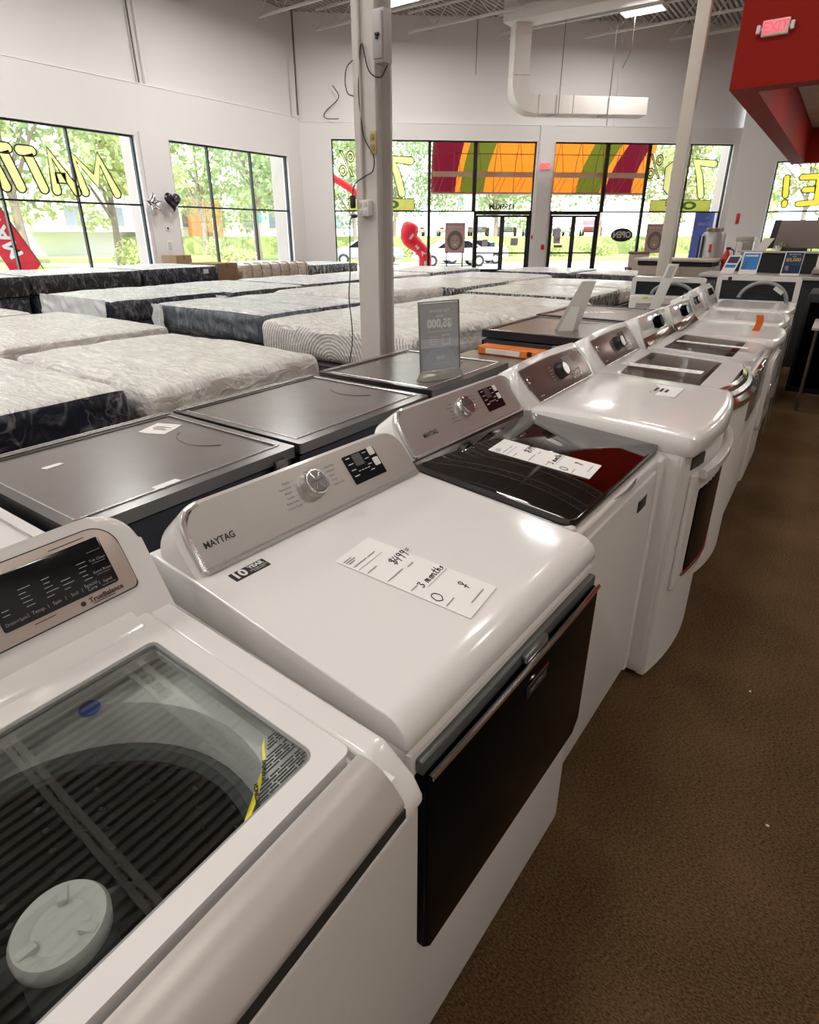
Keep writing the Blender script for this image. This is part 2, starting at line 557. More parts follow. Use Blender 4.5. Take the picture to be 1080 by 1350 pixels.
# ------------------------------------------------------------------ the room
CARPET = bpy.data.materials.new('brown loop carpet')
CARPET.use_nodes = True
nt = CARPET.node_tree
b = nt.nodes['Principled BSDF']
b.inputs['Roughness'].default_value = 0.95
b.inputs['Specular IOR Level'].default_value = 0.1
tc = nt.nodes.new('ShaderNodeTexCoord')
n1 = nt.nodes.new('ShaderNodeTexNoise'); n1.inputs['Scale'].default_value = 240; n1.inputs['Detail'].default_value = 10; n1.inputs['Roughness'].default_value = 0.8
n2 = nt.nodes.new('ShaderNodeTexNoise'); n2.inputs['Scale'].default_value = 2.2; n2.inputs['Detail'].default_value = 4
add = nt.nodes.new('ShaderNodeMath'); add.operation = 'MULTIPLY_ADD'; add.inputs[1].default_value = 0.16
rp = nt.nodes.new('ShaderNodeValToRGB')
rp.color_ramp.elements[0].position = 0.48; rp.color_ramp.elements[0].color = (0.024, 0.013, 0.006, 1)
rp.color_ramp.elements[1].position = 0.70; rp.color_ramp.elements[1].color = (0.190, 0.114, 0.054, 1)
mpc = nt.nodes.new('ShaderNodeMapping'); mpc.inputs['Scale'].default_value = (0.5, 1.0, 1.0); mpc.inputs['Rotation'].default_value = (0, 0, 0.2); nt.links.new(tc.outputs['Object'], mpc.inputs['Vector']); nt.links.new(mpc.outputs['Vector'], n1.inputs['Vector']); nt.links.new(tc.outputs['Object'], n2.inputs['Vector'])
nt.links.new(n2.outputs['Fac'], add.inputs[0]); nt.links.new(n1.outputs['Fac'], add.inputs[2])
nt.links.new(add.outputs[0], rp.inputs['Fac']); nt.links.new(rp.outputs['Color'], b.inputs['Base Color'])
bp = nt.nodes.new('ShaderNodeBump'); bp.inputs['Strength'].default_value = 0.25; bp.inputs['Distance'].default_value = 0.004
nt.links.new(n1.outputs['Fac'], bp.inputs['Height']); nt.links.new(bp.outputs['Normal'], b.inputs['Normal'])

LEFT = frame((-16.2, 0, 0), (0, 1, 0), (0, 0, 1))          # local x runs along +Y, y up, z into the room
FRONT = frame((-15.4, 17.3, 0), (0.766, 0.643, 0), (0, 0, 1))
RIGHT = frame((0, 26.6, 0), (1, 0, 0), (0, 0, 1))
CEIL = 8.2

def front_y(x):
    return 17.3 + (x + 15.4) * 0.643 / 0.766

bm = bmesh.new()
pts = [(-16.5, -7), (7, -7), (7, 26.8), (-4.0, 26.8), (-15.6, 17.4), (-16.5, 16.6)]
vs = [bm.verts.new((x, y, 0)) for x, y in pts]
lo = [bm.verts.new((x, y, -0.15)) for x, y in pts]
bm.faces.new(vs)
bm.faces.new(list(reversed(lo)))
for i in range(len(pts)):
    bm.faces.new((vs[i], lo[i], lo[(i + 1) % 6], vs[(i + 1) % 6]))
bmesh.ops.recalc_face_normals(bm, faces=bm.faces)
structure(new_obj('floor', bm, CARPET, smooth=False))

def wall(name, M, boxes, material=WALL):
    bm = bmesh.new()
    for a in boxes:
        add_box(bm, *a, M=M)
    return structure(new_obj(name, bm, material, smooth=False))

wall('wall_left', LEFT, [
    (-7, 16.63, 0, 0.22, -0.3, 0), (-7, 16.63, 3.97, 5.18, -0.3, 0), (-7, 16.9, 5.18, CEIL, -0.45, -0.14),
    (-7, 5.1, 0.22, 3.97, -0.3, 0), (10.42, 11.42, 0.22, 3.97, -0.3, 0), (16.0, 16.63, 0.22, 3.97, -0.3, 0),
    (10.52, 11.36, 0, 4.06, 0, 0.05)])
wall('wall_front', FRONT, [
    (-1.05, 14.9, 0, 0.10, -0.3, 0), (-1.05, 15.0, 4.57, 5.06, -0.3, 0), (-1.3, 15.6, 5.06, CEIL, -0.45, -0.12),
    (-1.05, 0.0, 0.10, 4.57, -0.3, 0), (7.3, 7.94, 0.10, 4.57, -0.3, 0), (14.64, 14.95, 0.10, 4.57, -0.3, 0),
    (7.36, 7.88, 0, 5.06, 0, 0.06)])
wall('wall_right', RIGHT, [
    (-4.0, 7, 0, 0.3, -0.3, 0), (-4.0, 7, 3.92, CEIL, -0.3, 0), (-4.0, -2.72, 0.3, 3.92, -0.3, 0), (4.2, 7, 0.3, 3.92, -0.3, 0)])
wall('wall_rear', Matrix.Identity(4), [(-16.6, 7.2, -7.2, -7, 0, CEIL)])
wall('wall_side', Matrix.Identity(4), [(7, 7.2, -7.2, 26.9, 0, CEIL)])

def reveal_trim(name, M, s0, s1, z0, z1, d=-0.3):
    """white painted lining of a window opening"""
    bm = bmesh.new()
    t = 0.012
    add_box(bm, s0, s0 + t, z0, z1, d, 0.012, M=M)
    add_box(bm, s1 - t, s1, z0, z1, d, 0.012, M=M)
    add_box(bm, s0, s1, z1 - t, z1, d, 0.012, M=M)
    return structure(new_obj(name, bm, WALL_TRIM, smooth=False))

reveal_trim('trim_1', LEFT, 5.1, 10.42, 0.22, 3.97)
reveal_trim('trim_2', LEFT, 11.42, 16.0, 0.22, 3.97)
reveal_trim('trim_3', FRONT, 0.0, 7.3, 0.1, 4.57)
reveal_trim('trim_4', FRONT, 7.94, 14.64, 0.1, 4.57)
reveal_trim('trim_5', RIGHT, -2.72, 4.2, 0.3, 3.92)
# ledges where the thicker lower wall ends
wall('trim_11', LEFT, [(16.12, 17.0, -0.15, 6.0, -1.0, -0.45), (10.55, 11.3, -0.15, 6.0, -0.95, -0.45)], mat('beige outside pier', (0.55, 0.47, 0.42), 0.9))
wall('trim_12', FRONT, [(14.75, 15.6, -0.15, 6.0, -1.0, -0.46)], mat('beige outside pier', (0.55, 0.47, 0.42), 0.9))
wall('trim_6', LEFT, [(-7, 16.63, 5.16, 5.19, -0.2, 0.015)], WALL_TRIM)
wall('trim_7', FRONT, [(-1.05, 15.0, 5.045, 5.07, -0.2, 0.012)], WALL_TRIM)

# roof deck with ribs running along the aisle
bm = bmesh.new()
x = -16.6
while x < 7.1:
    y1 = 26.9 if x > -4.0 else front_y(max(x, -16.3)) + 0.35
    add_box(bm, x, x + 0.08, -7.1, y1, CEIL, CEIL + 0.03)
    add_box(bm, x + 0.08, x + 0.16, -7.1, y1, CEIL - 0.085, CEIL + 0.03)
    x += 0.16
structure(new_obj('ceiling', bm, DECK, smooth=False))
# open-web joists across the shop
bm = bmesh.new()
y = -5.8
while y < 26:
    x0 = -16.1 if y < 16.7 else -15.4 + (y - 17.3) * 0.766 / 0.643 + 0.25
    x0 = min(x0, -4.2) if y < 26.6 else x0
    for z in (7.58, 8.10):
        add_box(bm, x0, 6.95, y - 0.04, y + 0.04, z - 0.03, z + 0.03)
    k, xx = 0, x0
    while xx + 0.5 < 6.95:
        a, c = (7.58, 8.10) if k % 2 == 0 else (8.10, 7.58)
        add_tube(bm, [(xx, y, a), (xx + 0.5, y, c)], 0.014, 5)
        xx += 0.5
        k += 1
    y += 1.9
structure(new_obj('trim_8', bm, JOIST, smooth=False), 'white open-web steel roof joists across the ceiling')

# ------------------------------------------------------------------ windows and entrance doors
def glazing(name, M, s0, s1, z0, z1, mull, rails, thick=None, skip=None, w=0.045):
    """black frame with mullions; glass is a child"""
    thick = thick or {}
    bm = bmesh.new()
    d0, d1 = -0.19, -0.09
    for s in [s0 + w / 2, s1 - w / 2] + list(mull):
        ww = thick.get(s, w)
        lo = z0
        if skip and skip[0] < s < skip[1]:
            lo = skip[2]
        add_box(bm, s - ww / 2, s + ww / 2, lo, z1, d0, d1, M=M)
    for z in [z0 + w / 2, z1 - w / 2] + list(rails):
        if skip and z < skip[2]:
            for a, c in ((s0, skip[0]), (skip[1], s1)):
                if c - a > 0.1:
                    add_box(bm, a, c, z - w / 2, z + w / 2, d0, d1, M=M)
        else:
            add_box(bm, s0, s1, z - w / 2, z + w / 2, d0 + 0.002, d1 - 0.002, M=M)
    f = structure(new_obj(name, bm, FRAME_BLACK, smooth=False))
    bm = bmesh.new()
    zs = skip[2] if skip else z0
    add_box(bm, s0, s1, zs, z1, -0.146, -0.140, M=M)
    if skip:
        for a, c in ((s0, skip[0]), (skip[1], s1)):
            if c - a > 0.1:
                add_box(bm, a, c, z0, zs, -0.146, -0.140, M=M)
    new_obj('glass_pane', bm, PANE, f, smooth=False)
    return f

w1 = glazing('window_1', LEFT, 5.11, 10.41, 0.22, 3.96, [6.88, 8.65], [2.27])
w2 = glazing('window_2', LEFT, 11.43, 15.99, 0.22, 3.96, [12.78, 14.43], [2.27])
w3 = glazing('window_3', FRONT, 0.01, 7.29, 0.10, 4.56, [1.75, 3.45, 5.1], [2.30], {3.45: 0.10, 5.1: 0.13}, (5.04, 7.29, 2.30))
w4 = glazing('window_4', FRONT, 7.95, 14.63, 0.10, 4.56, [9.94, 11.52, 13.07], [2.30], {9.94: 0.14, 11.52: 0.10}, (7.95, 10.0, 2.30))
w5 = glazing('window_5', RIGHT, -2.71, 4.19, 0.30, 3.91, [-1.05, 0.6, 2.3], [2.28])

def entrance(name, s0, s1):
    bm = bmesh.new()
    for s in (s0 + 0.04, s1 - 0.04):
        add_box(bm, s - 0.04, s + 0.04, 0.1, 2.28, -0.2, -0.06, M=FRONT)
    add_box(bm, s0, s1, 2.19, 2.28, -0.2, -0.06, M=FRONT)
    d = structure(new_obj(name, bm, FRAME_BLACK, smooth=False))
    mid = (s0 + s1) / 2
    for a, c, hs in ((s0 + 0.085, mid - 0.004, 1), (mid + 0.004, s1 - 0.085, -1)):
        bm = bmesh.new()
        add_box(bm, a, a + 0.075, 0.11, 2.18, -0.16, -0.11, M=FRONT)
        add_box(bm, c - 0.075, c, 0.11, 2.18, -0.16, -0.11, M=FRONT)
        add_box(bm, a, c, 2.11, 2.18, -0.16, -0.11, M=FRONT)
        add_box(bm, a, c, 0.11, 0.30, -0.16, -0.11, M=FRONT)
        add_box(bm, a, c, 0.84, 0.89, -0.16, -0.11, M=FRONT)
        leaf = new_obj('door_leaf', bm, FRAME_BLACK, d, smooth=False)
        new_obj('glass_pane', box_bm(a + 0.07, c - 0.07, 0.29, 2.12, -0.138, -0.132, M=FRONT), PANE, leaf, smooth=False)
        hx = c - 0.037 if hs > 0 else a + 0.037
        bm = bmesh.new()
        add_tube(bm, [FRONT @ Vector((hx, 0.98, -0.11)), FRONT @ Vector((hx, 0.98, -0.05)), FRONT @ Vector((hx, 1.32, -0.05)), FRONT @ Vector((hx, 1.32, -0.11))], 0.012, 6)
        new_obj('pull_handle', bm, FRAME_BLACK, leaf)
    return d

door1 = entrance('door_1', 5.12, 7.28)
door2 = entrance('door_2', 7.96, 9.90)

def painted(parent, name, M, items, fill, outline=INK, edge=0.035, d=-0.136, **kw):
    """hand-painted window lettering, outlined, seen reversed from inside"""
    Mo = M @ Matrix.Translation((0, 0, d))
    a, c = bmesh.new(), bmesh.new()
    for it in items:
        e = dict(kw)
        if len(it) > 4:
            e.update(it[4])
        fat = e.pop('fat', 0.03)
        text_into(a, it[0], it[1], Mo, it[2], it[3], fat=fat, mirror=True, lift=0.004, **e)
        text_into(c, it[0], it[1], Mo, it[2], it[3], fat=fat, mirror=True, lift=0.006, stroke=edge * 0.55, **e)
    new_obj(name, a, fill, parent, smooth=False)
    new_obj(name + '_outline', c, outline, parent, smooth=False)

STROKES = {
    'M': [[(0.00, 0.0), (0.12, 0.92), (0.50, 0.30), (0.88, 0.92), (1.0, 0.0)]],
    'A': [[(0.0, 0.0), (0.50, 0.97), (1.0, 0.0)], [(0.24, 0.33), (0.76, 0.33), 'open']],
    'T': [[(0.0, 0.93), (1.0, 0.93)], [(0.5, 0.84), (0.52, 0.0), 'start']],
    'R': [[(0.0, 0.0), (0.0, 0.95), (0.70, 0.90), (0.78, 0.66), (0.66, 0.48), (0.20, 0.46)], [(0.42, 0.38), (0.95, 0.0), 'start']],
    'E': [[(0.95, 0.95), (0.05, 0.95), (0.0, 0.04), (0.95, 0.0)], [(0.16, 0.50), (0.72, 0.50), 'start']],
    'S': [[(0.9, 0.8), (0.6, 0.97), (0.15, 0.85), (0.15, 0.6), (0.8, 0.42), (0.88, 0.15), (0.45, 0.0), (0.05, 0.15)]],
    'L': [[(0.1, 0.97), (0.05, 0.05), (0.85, 0.0)]],
    '!': [[(0.55, 0.95), (0.45, 0.34)], [(0.42, 0.08), (0.42, 0.0)]],
    '7': [[(0.0, 0.90), (1.0, 0.94), (0.70, 0.55), (0.45, 0.0)]],
    '0': [[(0.5, 0.0), (0.08, 0.22), (0.05, 0.75), (0.5, 0.97), (0.95, 0.75), (0.92, 0.22), (0.52, 0.0)]],
}

def ribbon(pts, w):
    """outline of a brush stroke with mitred corners and rounded ends"""
    P = [Vector((x, y)) for x, y in pts]
    n = len(P)
    L, R = [], []
    for i in range(n):
        d0 = (P[i] - P[i - 1]).normalized() if i > 0 else (P[1] - P[0]).normalized()
        d1 = (P[i + 1] - P[i]).normalized() if i < n - 1 else d0
        n0, n1 = Vector((-d0.y, d0.x)), Vector((-d1.y, d1.x))
        m = (n0 + n1)
        m = m / max(0.5, m.length_squared / 2) if m.length > 1e-4 else n0
        k = min(1.5, m.length)
        m = m.normalized() * k * w / 2
        L.append(P[i] + m)
        R.append(P[i] - m)
    def cap(c, d):
        a0 = math.atan2(d.y, d.x)
        return [Vector((c.x + w / 2 * math.cos(a0 + t), c.y + w / 2 * math.sin(a0 + t))) for t in [math.pi / 2 - math.pi * q / 8 for q in range(1, 8)]]
    return L, R, cap(P[-1], P[-1] - P[-2]), cap(P[0], P[0] - P[1])

def brush_letters(parent, name, M, letters, fill, width, d=-0.134, lean=0.0, edge=0.017):
    """letters: (char, s of the left edge, bottom z, width, height); mirrored as seen from inside"""
    a, c = bmesh.new(), bmesh.new()
    Mo = M @ Matrix.Translation((0, 0, d))
    for ch, s0, z0, w_, h in letters:
        for st in STROKES[ch]:
            flag = st[-1] if isinstance(st[-1], str) else ''
            st = [q for q in st if not isinstance(q, str)]
            pts = [(s0 + w_ * (1 - x) - lean * h * (y - 0.5), z0 + h * y) for x, y in st]
            L, R, c1, c0 = ribbon(pts, width)
            vl = [a.verts.new(Mo @ Vector((p.x, p.y, 0))) for p in L]
            vr = [a.verts.new(Mo @ Vector((p.x, p.y, 0))) for p in R]
            for i in range(len(L) - 1):
                a.faces.new((vl[i], vl[i + 1], vr[i + 1], vr[i]))
            if flag != 'open':
                e = [a.verts.new(Mo @ Vector((p.x, p.y, 0))) for p in c1]
                a.faces.new([vl[-1]] + e + [vr[-1]])
            if not flag:
                b_ = [a.verts.new(Mo @ Vector((p.x, p.y, 0))) for p in c0]
                a.faces.new([vr[0]] + b_ + [vl[0]])
            loops = [L + c1 + list(reversed(R)) + c0 + [L[0]]]
            if flag == 'start':
                loops = [L + c1 + list(reversed(R))]
            elif flag == 'open':
                loops = [L, R]
            for lp in loops:
                add_tube(c, [Mo @ Vector((p.x, p.y, 0.004)) for p in lp], edge, 5)
    new_obj(name, a, fill, parent, smooth=False)
    new_obj(name + '_outline', c, INK, parent, smooth=False)

# the big reversed word across the first window, read from outside
brush_letters(w1, 'painted_letter', LEFT, [('M', 8.72, 2.52, 0.86, 0.88), ('A', 8.02, 2.52, 0.50, 0.86), ('T', 7.60, 2.54, 0.26, 0.86), ('T', 7.08, 2.54, 0.26, 0.88), ('R', 6.46, 2.54, 0.42, 0.88), ('E', 5.85, 2.54, 0.42, 0.88)], PAINT_YELLOW, 0.225, lean=0.30)

def box_paint(parent, name, M, s0, s1, z0, z1, fill, edge=0.025, d=-0.137):
    Mo = M @ Matrix.Translation((0, 0, d))
    new_obj(name, plate_bm(round_outline(s0, s1, z0, z1, (0.01,) * 4, 2), Mo, 0.001, 0.003), fill, parent, smooth=False)
    bm = bmesh.new()
    add_ring_plate(bm, round_outline(s0 - edge, s1 + edge, z0 - edge, z1 + edge, (0.01,) * 4, 2), round_outline(s0, s1, z0, z1, (0.01,) * 4, 2), Mo, 0.0, 0.004)
    new_obj(name + '_outline', bm, INK, parent, smooth=False)

for par, base in ((w3, 0.0), (w4, 11.28)):
    painted(par, 'painted_percent', FRONT, [('%', 1.12, 0.52 + base, 3.77)], PAINT_YELLOW, fat=0.006, edge=0.032, xs=0.75)
    brush_letters(par, 'painted_numeral', FRONT, [('0', 1.02 + base, 2.90, 0.66, 1.1), ('7', 2.08 + base, 2.88, 0.70, 1.16)], PAINT_YELLOW, 0.26)
    box_paint(par, 'painted_banner', FRONT, 0.55 + base, 2.90 + base, 2.33, 2.70, PAINT_YELLOW)
    text_obj('painted_banner_word', [('OFF', 0.36, 1.75 + base, 2.51, {'xs': 1.9})], FRONT @ Matrix.Translation((0, 0, -0.13)), PAINT_GREEN, par, mirror=True, fat=0.02)
text_obj('street_number', [('1395KLM', 0.25, 6.16, 2.45)], FRONT @ Matrix.Translation((0, 0, -0.134)), INK, w3, mirror=True, fat=0.008)
brush_letters(w5, 'painted_letter', RIGHT, [('!', -2.46, 2.50, 0.40, 0.92), ('E', -1.84, 2.52, 0.58, 0.90), ('L', -0.9, 2.52, 0.5, 0.9), ('A', -0.1, 2.52, 0.6, 0.9), ('S', 0.8, 2.52, 0.55, 0.9)], PAINT_AMBER, 0.20, lean=0.06)
# oval OPEN sign with reversed letters
Mo = FRONT @ Matrix.Translation((0, 0, -0.125))
oval = [(10.86 + 0.43 * math.cos(a), 1.50 + 0.24 * math.sin(a)) for a in [2 * math.pi * i / 40 for i in range(40)]]
o = new_obj('open_sign', plate_bm(oval, Mo, 0, 0.02, 0.004), BLACK)
tag(o, 'black oval OPEN sign hanging reversed in the front window', 'sign')
text_obj('sign_letters', [('OPEN', 0.30, 10.86, 1.5)], Mo @ Matrix.Translation((0, 0, 0.021)), WHITE_PRINT, o, mirror=True, fat=0.012, xs=0.9)
# door stickers, notices
for par, s, z, sw, sh, m, nm in ((door1, 5.66, 1.66, 0.13, 0.17, BROWN_CARD, 'hours_sticker'), (door1, 6.70, 1.67, 0.12, 0.17, BROWN_CARD, 'hours_sticker'),
                                 (door1, 5.58, 1.22, 0.22, 0.26, mat('grey notice', (0.45, 0.45, 0.48)), 'door_notice'), (door1, 6.70, 1.26, 0.28, 0.26, mat('grey notice', (0.45, 0.45, 0.48)), 'door_notice'),
                                 (door1, 5.88, 1.16, 0.16, 0.16, mat('pale blue notice', (0.20, 0.50, 0.85)), 'door_notice'),
                                 (door2, 8.34, 1.46, 0.26, 0.52, mat('pale notice', (0.62, 0.62, 0.70)), 'door_notice'), (door2, 8.40, 1.10, 0.32, 0.09, BROWN_CARD, 'door_notice'),
                                 (door2, 8.36, 1.34, 0.2, 0.12, BROWN_CARD, 'door_notice')):
    new_obj(nm, box_bm(s - sw / 2, s + sw / 2, z - sh / 2, z + sh / 2, -0.129, -0.126, M=FRONT), m, par, smooth=False)

def wall_item(name, label, cat, M, s, z, w, h, d, m, d0=0.0, bev=0.004):
    o = new_obj(name, box_bm(s - w / 2, s + w / 2, z - h / 2, z + h / 2, d0, d0 + d, bev, 2, M), m)
    return tag(o, label, cat)

wall_item('call_point', 'small red call point on the pillar between the entrance doors', 'alarm', FRONT, 7.74, 1.08, 0.11, 0.17, 0.04, RED, 0.06)
wall_item('key_switch', 'small dark red switch beside the door frame, left of the pillar', 'switch', FRONT, 7.33, 1.42, 0.05, 0.14, 0.03, RED, 0.0)
wall_item('red_sign', 'small tall red notice on the wall right of the front windows', 'sign', RIGHT, -3.60, 2.06, 0.12, 0.36, 0.02, RED)

# posters standing just outside the glass: generic portrait
def poster(s, z0, z1, w, label, d=-0.5):
    M = FRONT @ Matrix.Translation((0, 0, d))
    t = thing('poster_stand', label, 'poster', M @ Vector((s, 0, 0)))
    t.rotation_euler = (0, 0, math.atan2(0.643, 0.766))
    L = Matrix(((1, 0, 0, 0), (0, 0, -1, 0), (0, 1, 0, 0), (0, 0, 0, 1)))   # x right, y up in the thing's own frame
    new_obj('poster_board', plate_bm(round_outline(-w / 2, w / 2, z0, z1, (0.01,) * 4, 2), L, -0.01, 0.01), mat('faded pink poster', (0.62, 0.34, 0.32), 0.7, var=0.15, scale=3), t)
    cz = z0 + (z1 - z0) * 0.42
    def ell(name, cx, cy, rx, ry, lift, m, n=28):
        new_obj(name, plate_bm([(cx + rx * math.cos(2 * math.pi * i / n), cy + ry * math.sin(2 * math.pi * i / n)) for i in range(n)], L, 0.010, lift), m, t, smooth=False)
    ell('printed_hair', 0, cz, w * 0.40, w * 0.46, 0.012, mat('printed hair', (0.16, 0.12, 0.12), 0.8))
    ell('printed_face', 0, cz - w * 0.06, w * 0.24, w * 0.32, 0.014, mat('printed skin', (0.46, 0.27, 0.22), 0.8))
    for sx in (-1, 1):
        ell('printed_eye', sx * w * 0.10, cz + w * 0.02, w * 0.04, w * 0.02, 0.0155, INK, 12)
    ell('printed_mouth', 0, cz - w * 0.20, w * 0.09, w * 0.035, 0.0155, WHITE_PRINT, 14)
    new_obj('printed_caption', plate_bm(round_outline(-w * 0.38, w * 0.38, z1 - 0.16, z1 - 0.12, (0.0,) * 4, 1), L, 0.010, 0.012), WHITE_PRINT, t, smooth=False)
    bm = bmesh.new()
    for sx in (-1, 1):
        add_box(bm, sx * w * 0.4 - 0.02, sx * w * 0.4 + 0.02, -0.02, 0.02, 0, z0 + 0.05)
    add_box(bm, -w * 0.45, w * 0.45, -0.2, 0.2, 0, 0.02)
    new_obj('stand', bm, BLACK, t)
    return t
poster(4.50, 0.86, 1.92, 0.76, 'faded pink portrait poster outside, left of the double doors')
poster(12.38, 0.84, 1.90, 0.74, 'faded pink portrait poster outside, behind the thin white post')

# lit EXIT signs
def exit_sign(label, M, w, h, lamps=False, d=0.045, arrow=False):
    o = new_obj('exit_sign', plate_bm(round_outline(-w / 2, w / 2, -h / 2, h / 2, (0.008,) * 4, 3), M, 0, d, 0.006), EXIT_FACE if not lamps else mat('cream exit housing', (0.70, 0.60, 0.52), 0.5))
    tag(o, label, 'exit sign')
    if lamps:
        new_obj('sign_face', plate_bm(round_outline(-w * 0.40, w * 0.40, -h * 0.40, h * 0.40, (0.006,) * 4, 3), M, d, d + 0.003), EXIT_FACE, o)
    text_obj('exit_letters', [('EXIT', h * 0.95, 0, 0)], M @ Matrix.Translation((0, 0, d + 0.004)), EXIT_RED, o, fat=0.006, xs=0.85)
    if lamps:
        for sx in (-1, 1):
            bm = bmesh.new()
            add_box(bm, sx * (w / 2 + 0.035) - 0.022, sx * (w / 2 + 0.035) + 0.022, -0.05, 0.04, 0.01, 0.07, 0.012, 3, M)
            add_box(bm, sx * (w / 2 + 0.01) - 0.02, sx * (w / 2 + 0.01) + 0.02, -0.012, 0.012, 0.01, 0.03, 0.002, 1, M)
            new_obj('emergency_lamp', bm, WHITE_PLASTIC, o)
        bm = bmesh.new()
        add_plate(bm, [(-w * 0.47, 0), (-w * 0.38, 0.04), (-w * 0.38, -0.04)], M @ Matrix.Translation((0, 0, d)), 0.0005, 0.002)
        new_obj('arrow', bm, EXIT_RED, o, smooth=False)
    return o
exit_sign('small red lit EXIT sign on the pillar between the entrance doors', FRONT @ Matrix.Translation((7.60, 3.77, 0.06)), 0.30, 0.24)

# ------------------------------------------------------------------ red soffit over the counter
def soffit():
    z0, z1 = 3.235, 6.4
    X0, X1, Y0, Y1, rim = -1.70, 6.9, 9.63, 20.2, 0.30
    bm = bmesh.new()
    add_box(bm, X0, X0 + rim, Y0, Y1, z0, z1)
    add_box(bm, X1 - rim, X1, Y0, Y1, z0, z1)
    add_box(bm, X0 + rim, X1 - rim, Y0, Y0 + rim, z0, z1)
    add_box(bm, X0 + rim, X1 - rim, Y1 - rim, Y1, z0, z1)
    bmesh.ops.remove_doubles(bm, verts=bm.verts, dist=1e-4)
    o = structure(new_obj('trim_9', bm, RED_WALL, smooth=False), 'red dropped soffit ring over the sales counter')
    bm = bmesh.new()
    x = X0 + rim
    while x < X1 - rim:
        y = Y0 + rim
        while y < Y1 - rim:
            add_box(bm, x + 0.008, min(x + 0.592, X1 - rim), y + 0.008, min(y + 0.592, Y1 - rim), 4.02, 4.04)
            y += 0.6
        x += 0.6
    add_box(bm, X0 + rim, X1 - rim, Y0 + rim, Y1 - rim, 4.035, 4.06)
    structure(new_obj('trim_10', bm, TILE, smooth=False), 'white tiled ceiling inside the red soffit')
soffit()
exit_sign('lit red EXIT sign with two emergency lamps on the red soffit', frame((-1.30, 9.63, 3.835), (1, 0, 0), (0, 0, 1)), 0.29, 0.165, lamps=True)

# ------------------------------------------------------------------ lamps
def ceiling_lamp(x, y, z, label, w=1.2, h=0.6, power=None, hang=True):
    power = power or (LAMP_POWER * (2.4 if x < -5 else 0.70))
    t = thing('ceiling_light', label, 'ceiling light', (x, y, z), 0, 'fluorescent ceiling lights')
    bm = bmesh.new()
    add_ring_plate(bm, [(-w / 2, -h / 2), (w / 2, -h / 2), (w / 2, h / 2), (-w / 2, h / 2)],
                   [(-w / 2 + 0.04, -h / 2 + 0.04), (w / 2 - 0.04, -h / 2 + 0.04), (w / 2 - 0.04, h / 2 - 0.04), (-w / 2 + 0.04, h / 2 - 0.04)], Matrix.Identity(4), 0, 0.08)
    add_box(bm, -w / 2, w / 2, -h / 2, h / 2, 0.08, 0.10)
    new_obj('lamp_frame', bm, WALL_TRIM, t, smooth=False)
    new_obj('diffuser', box_bm(-w / 2 + 0.04, w / 2 - 0.04, -h / 2 + 0.04, h / 2 - 0.04, 0.012, 0.03), LIT, t, smooth=False)
    if hang:
        bm = bmesh.new()
        for sx in (-1, 1):
            add_tube(bm, [(sx * w * 0.35, 0, 0.09), (sx * w * 0.35, 0, CEIL - 0.04 - z)], 0.004, 5)
        new_obj('hanger', bm, STEEL_DARK, t)
    l = bpy.data.lights.new('lamp_glow', 'AREA')
    l.shape = 'RECTANGLE'
    l.size, l.size_y = w - 0.1, h - 0.1
    l.energy = power
    l.color = (1.0, 0.97, 0.93) if x < -5 else (1.0, 0.92, 0.82)
    lo = bpy.data.objects.new('lamp_glow', l)
    root_collection.objects.link(lo)
    lo.parent = t
    lo.location = (0, 0, -0.01)

ceiling_lamp(-6.28, 20.65, 7.4, 'lit fluorescent ceiling light hanging above the entrance windows')
for ix, x in enumerate((-12.6, -1.9, 3.4)):
    for y in (-3.5, 1.4, 6.5, 11.6):
        if x > 0 and y > 8:
            continue
        ceiling_lamp(x, y, 7.4, 'lit fluorescent ceiling light hanging from the roof out of the photo')
ceiling_lamp(-7.2, -4.6, 7.4, 'added ceiling light behind the camera to brighten the beds')  # unseen lamp added to brighten the mattress tops
ceiling_lamp(-7.2, -1.6, 7.4, 'added ceiling light just left of the camera to brighten the beds')  # another unseen lamp, also added to lift the beds
ceiling_lamp(-11.6, 16.0, 7.4, 'lit fluorescent ceiling light above the far corner of the beds')
ceiling_lamp(-1.6, 16.4, 7.4, 'lit fluorescent ceiling light above the right-hand end of the shop')
for x, y in ((0.6, 12.6), (3.4, 12.6), (0.6, 17.0), (3.4, 17.0)):
    ceiling_lamp(x, y, 3.99, 'lit ceiling panel set into the soffit ceiling', power=40, hang=False)

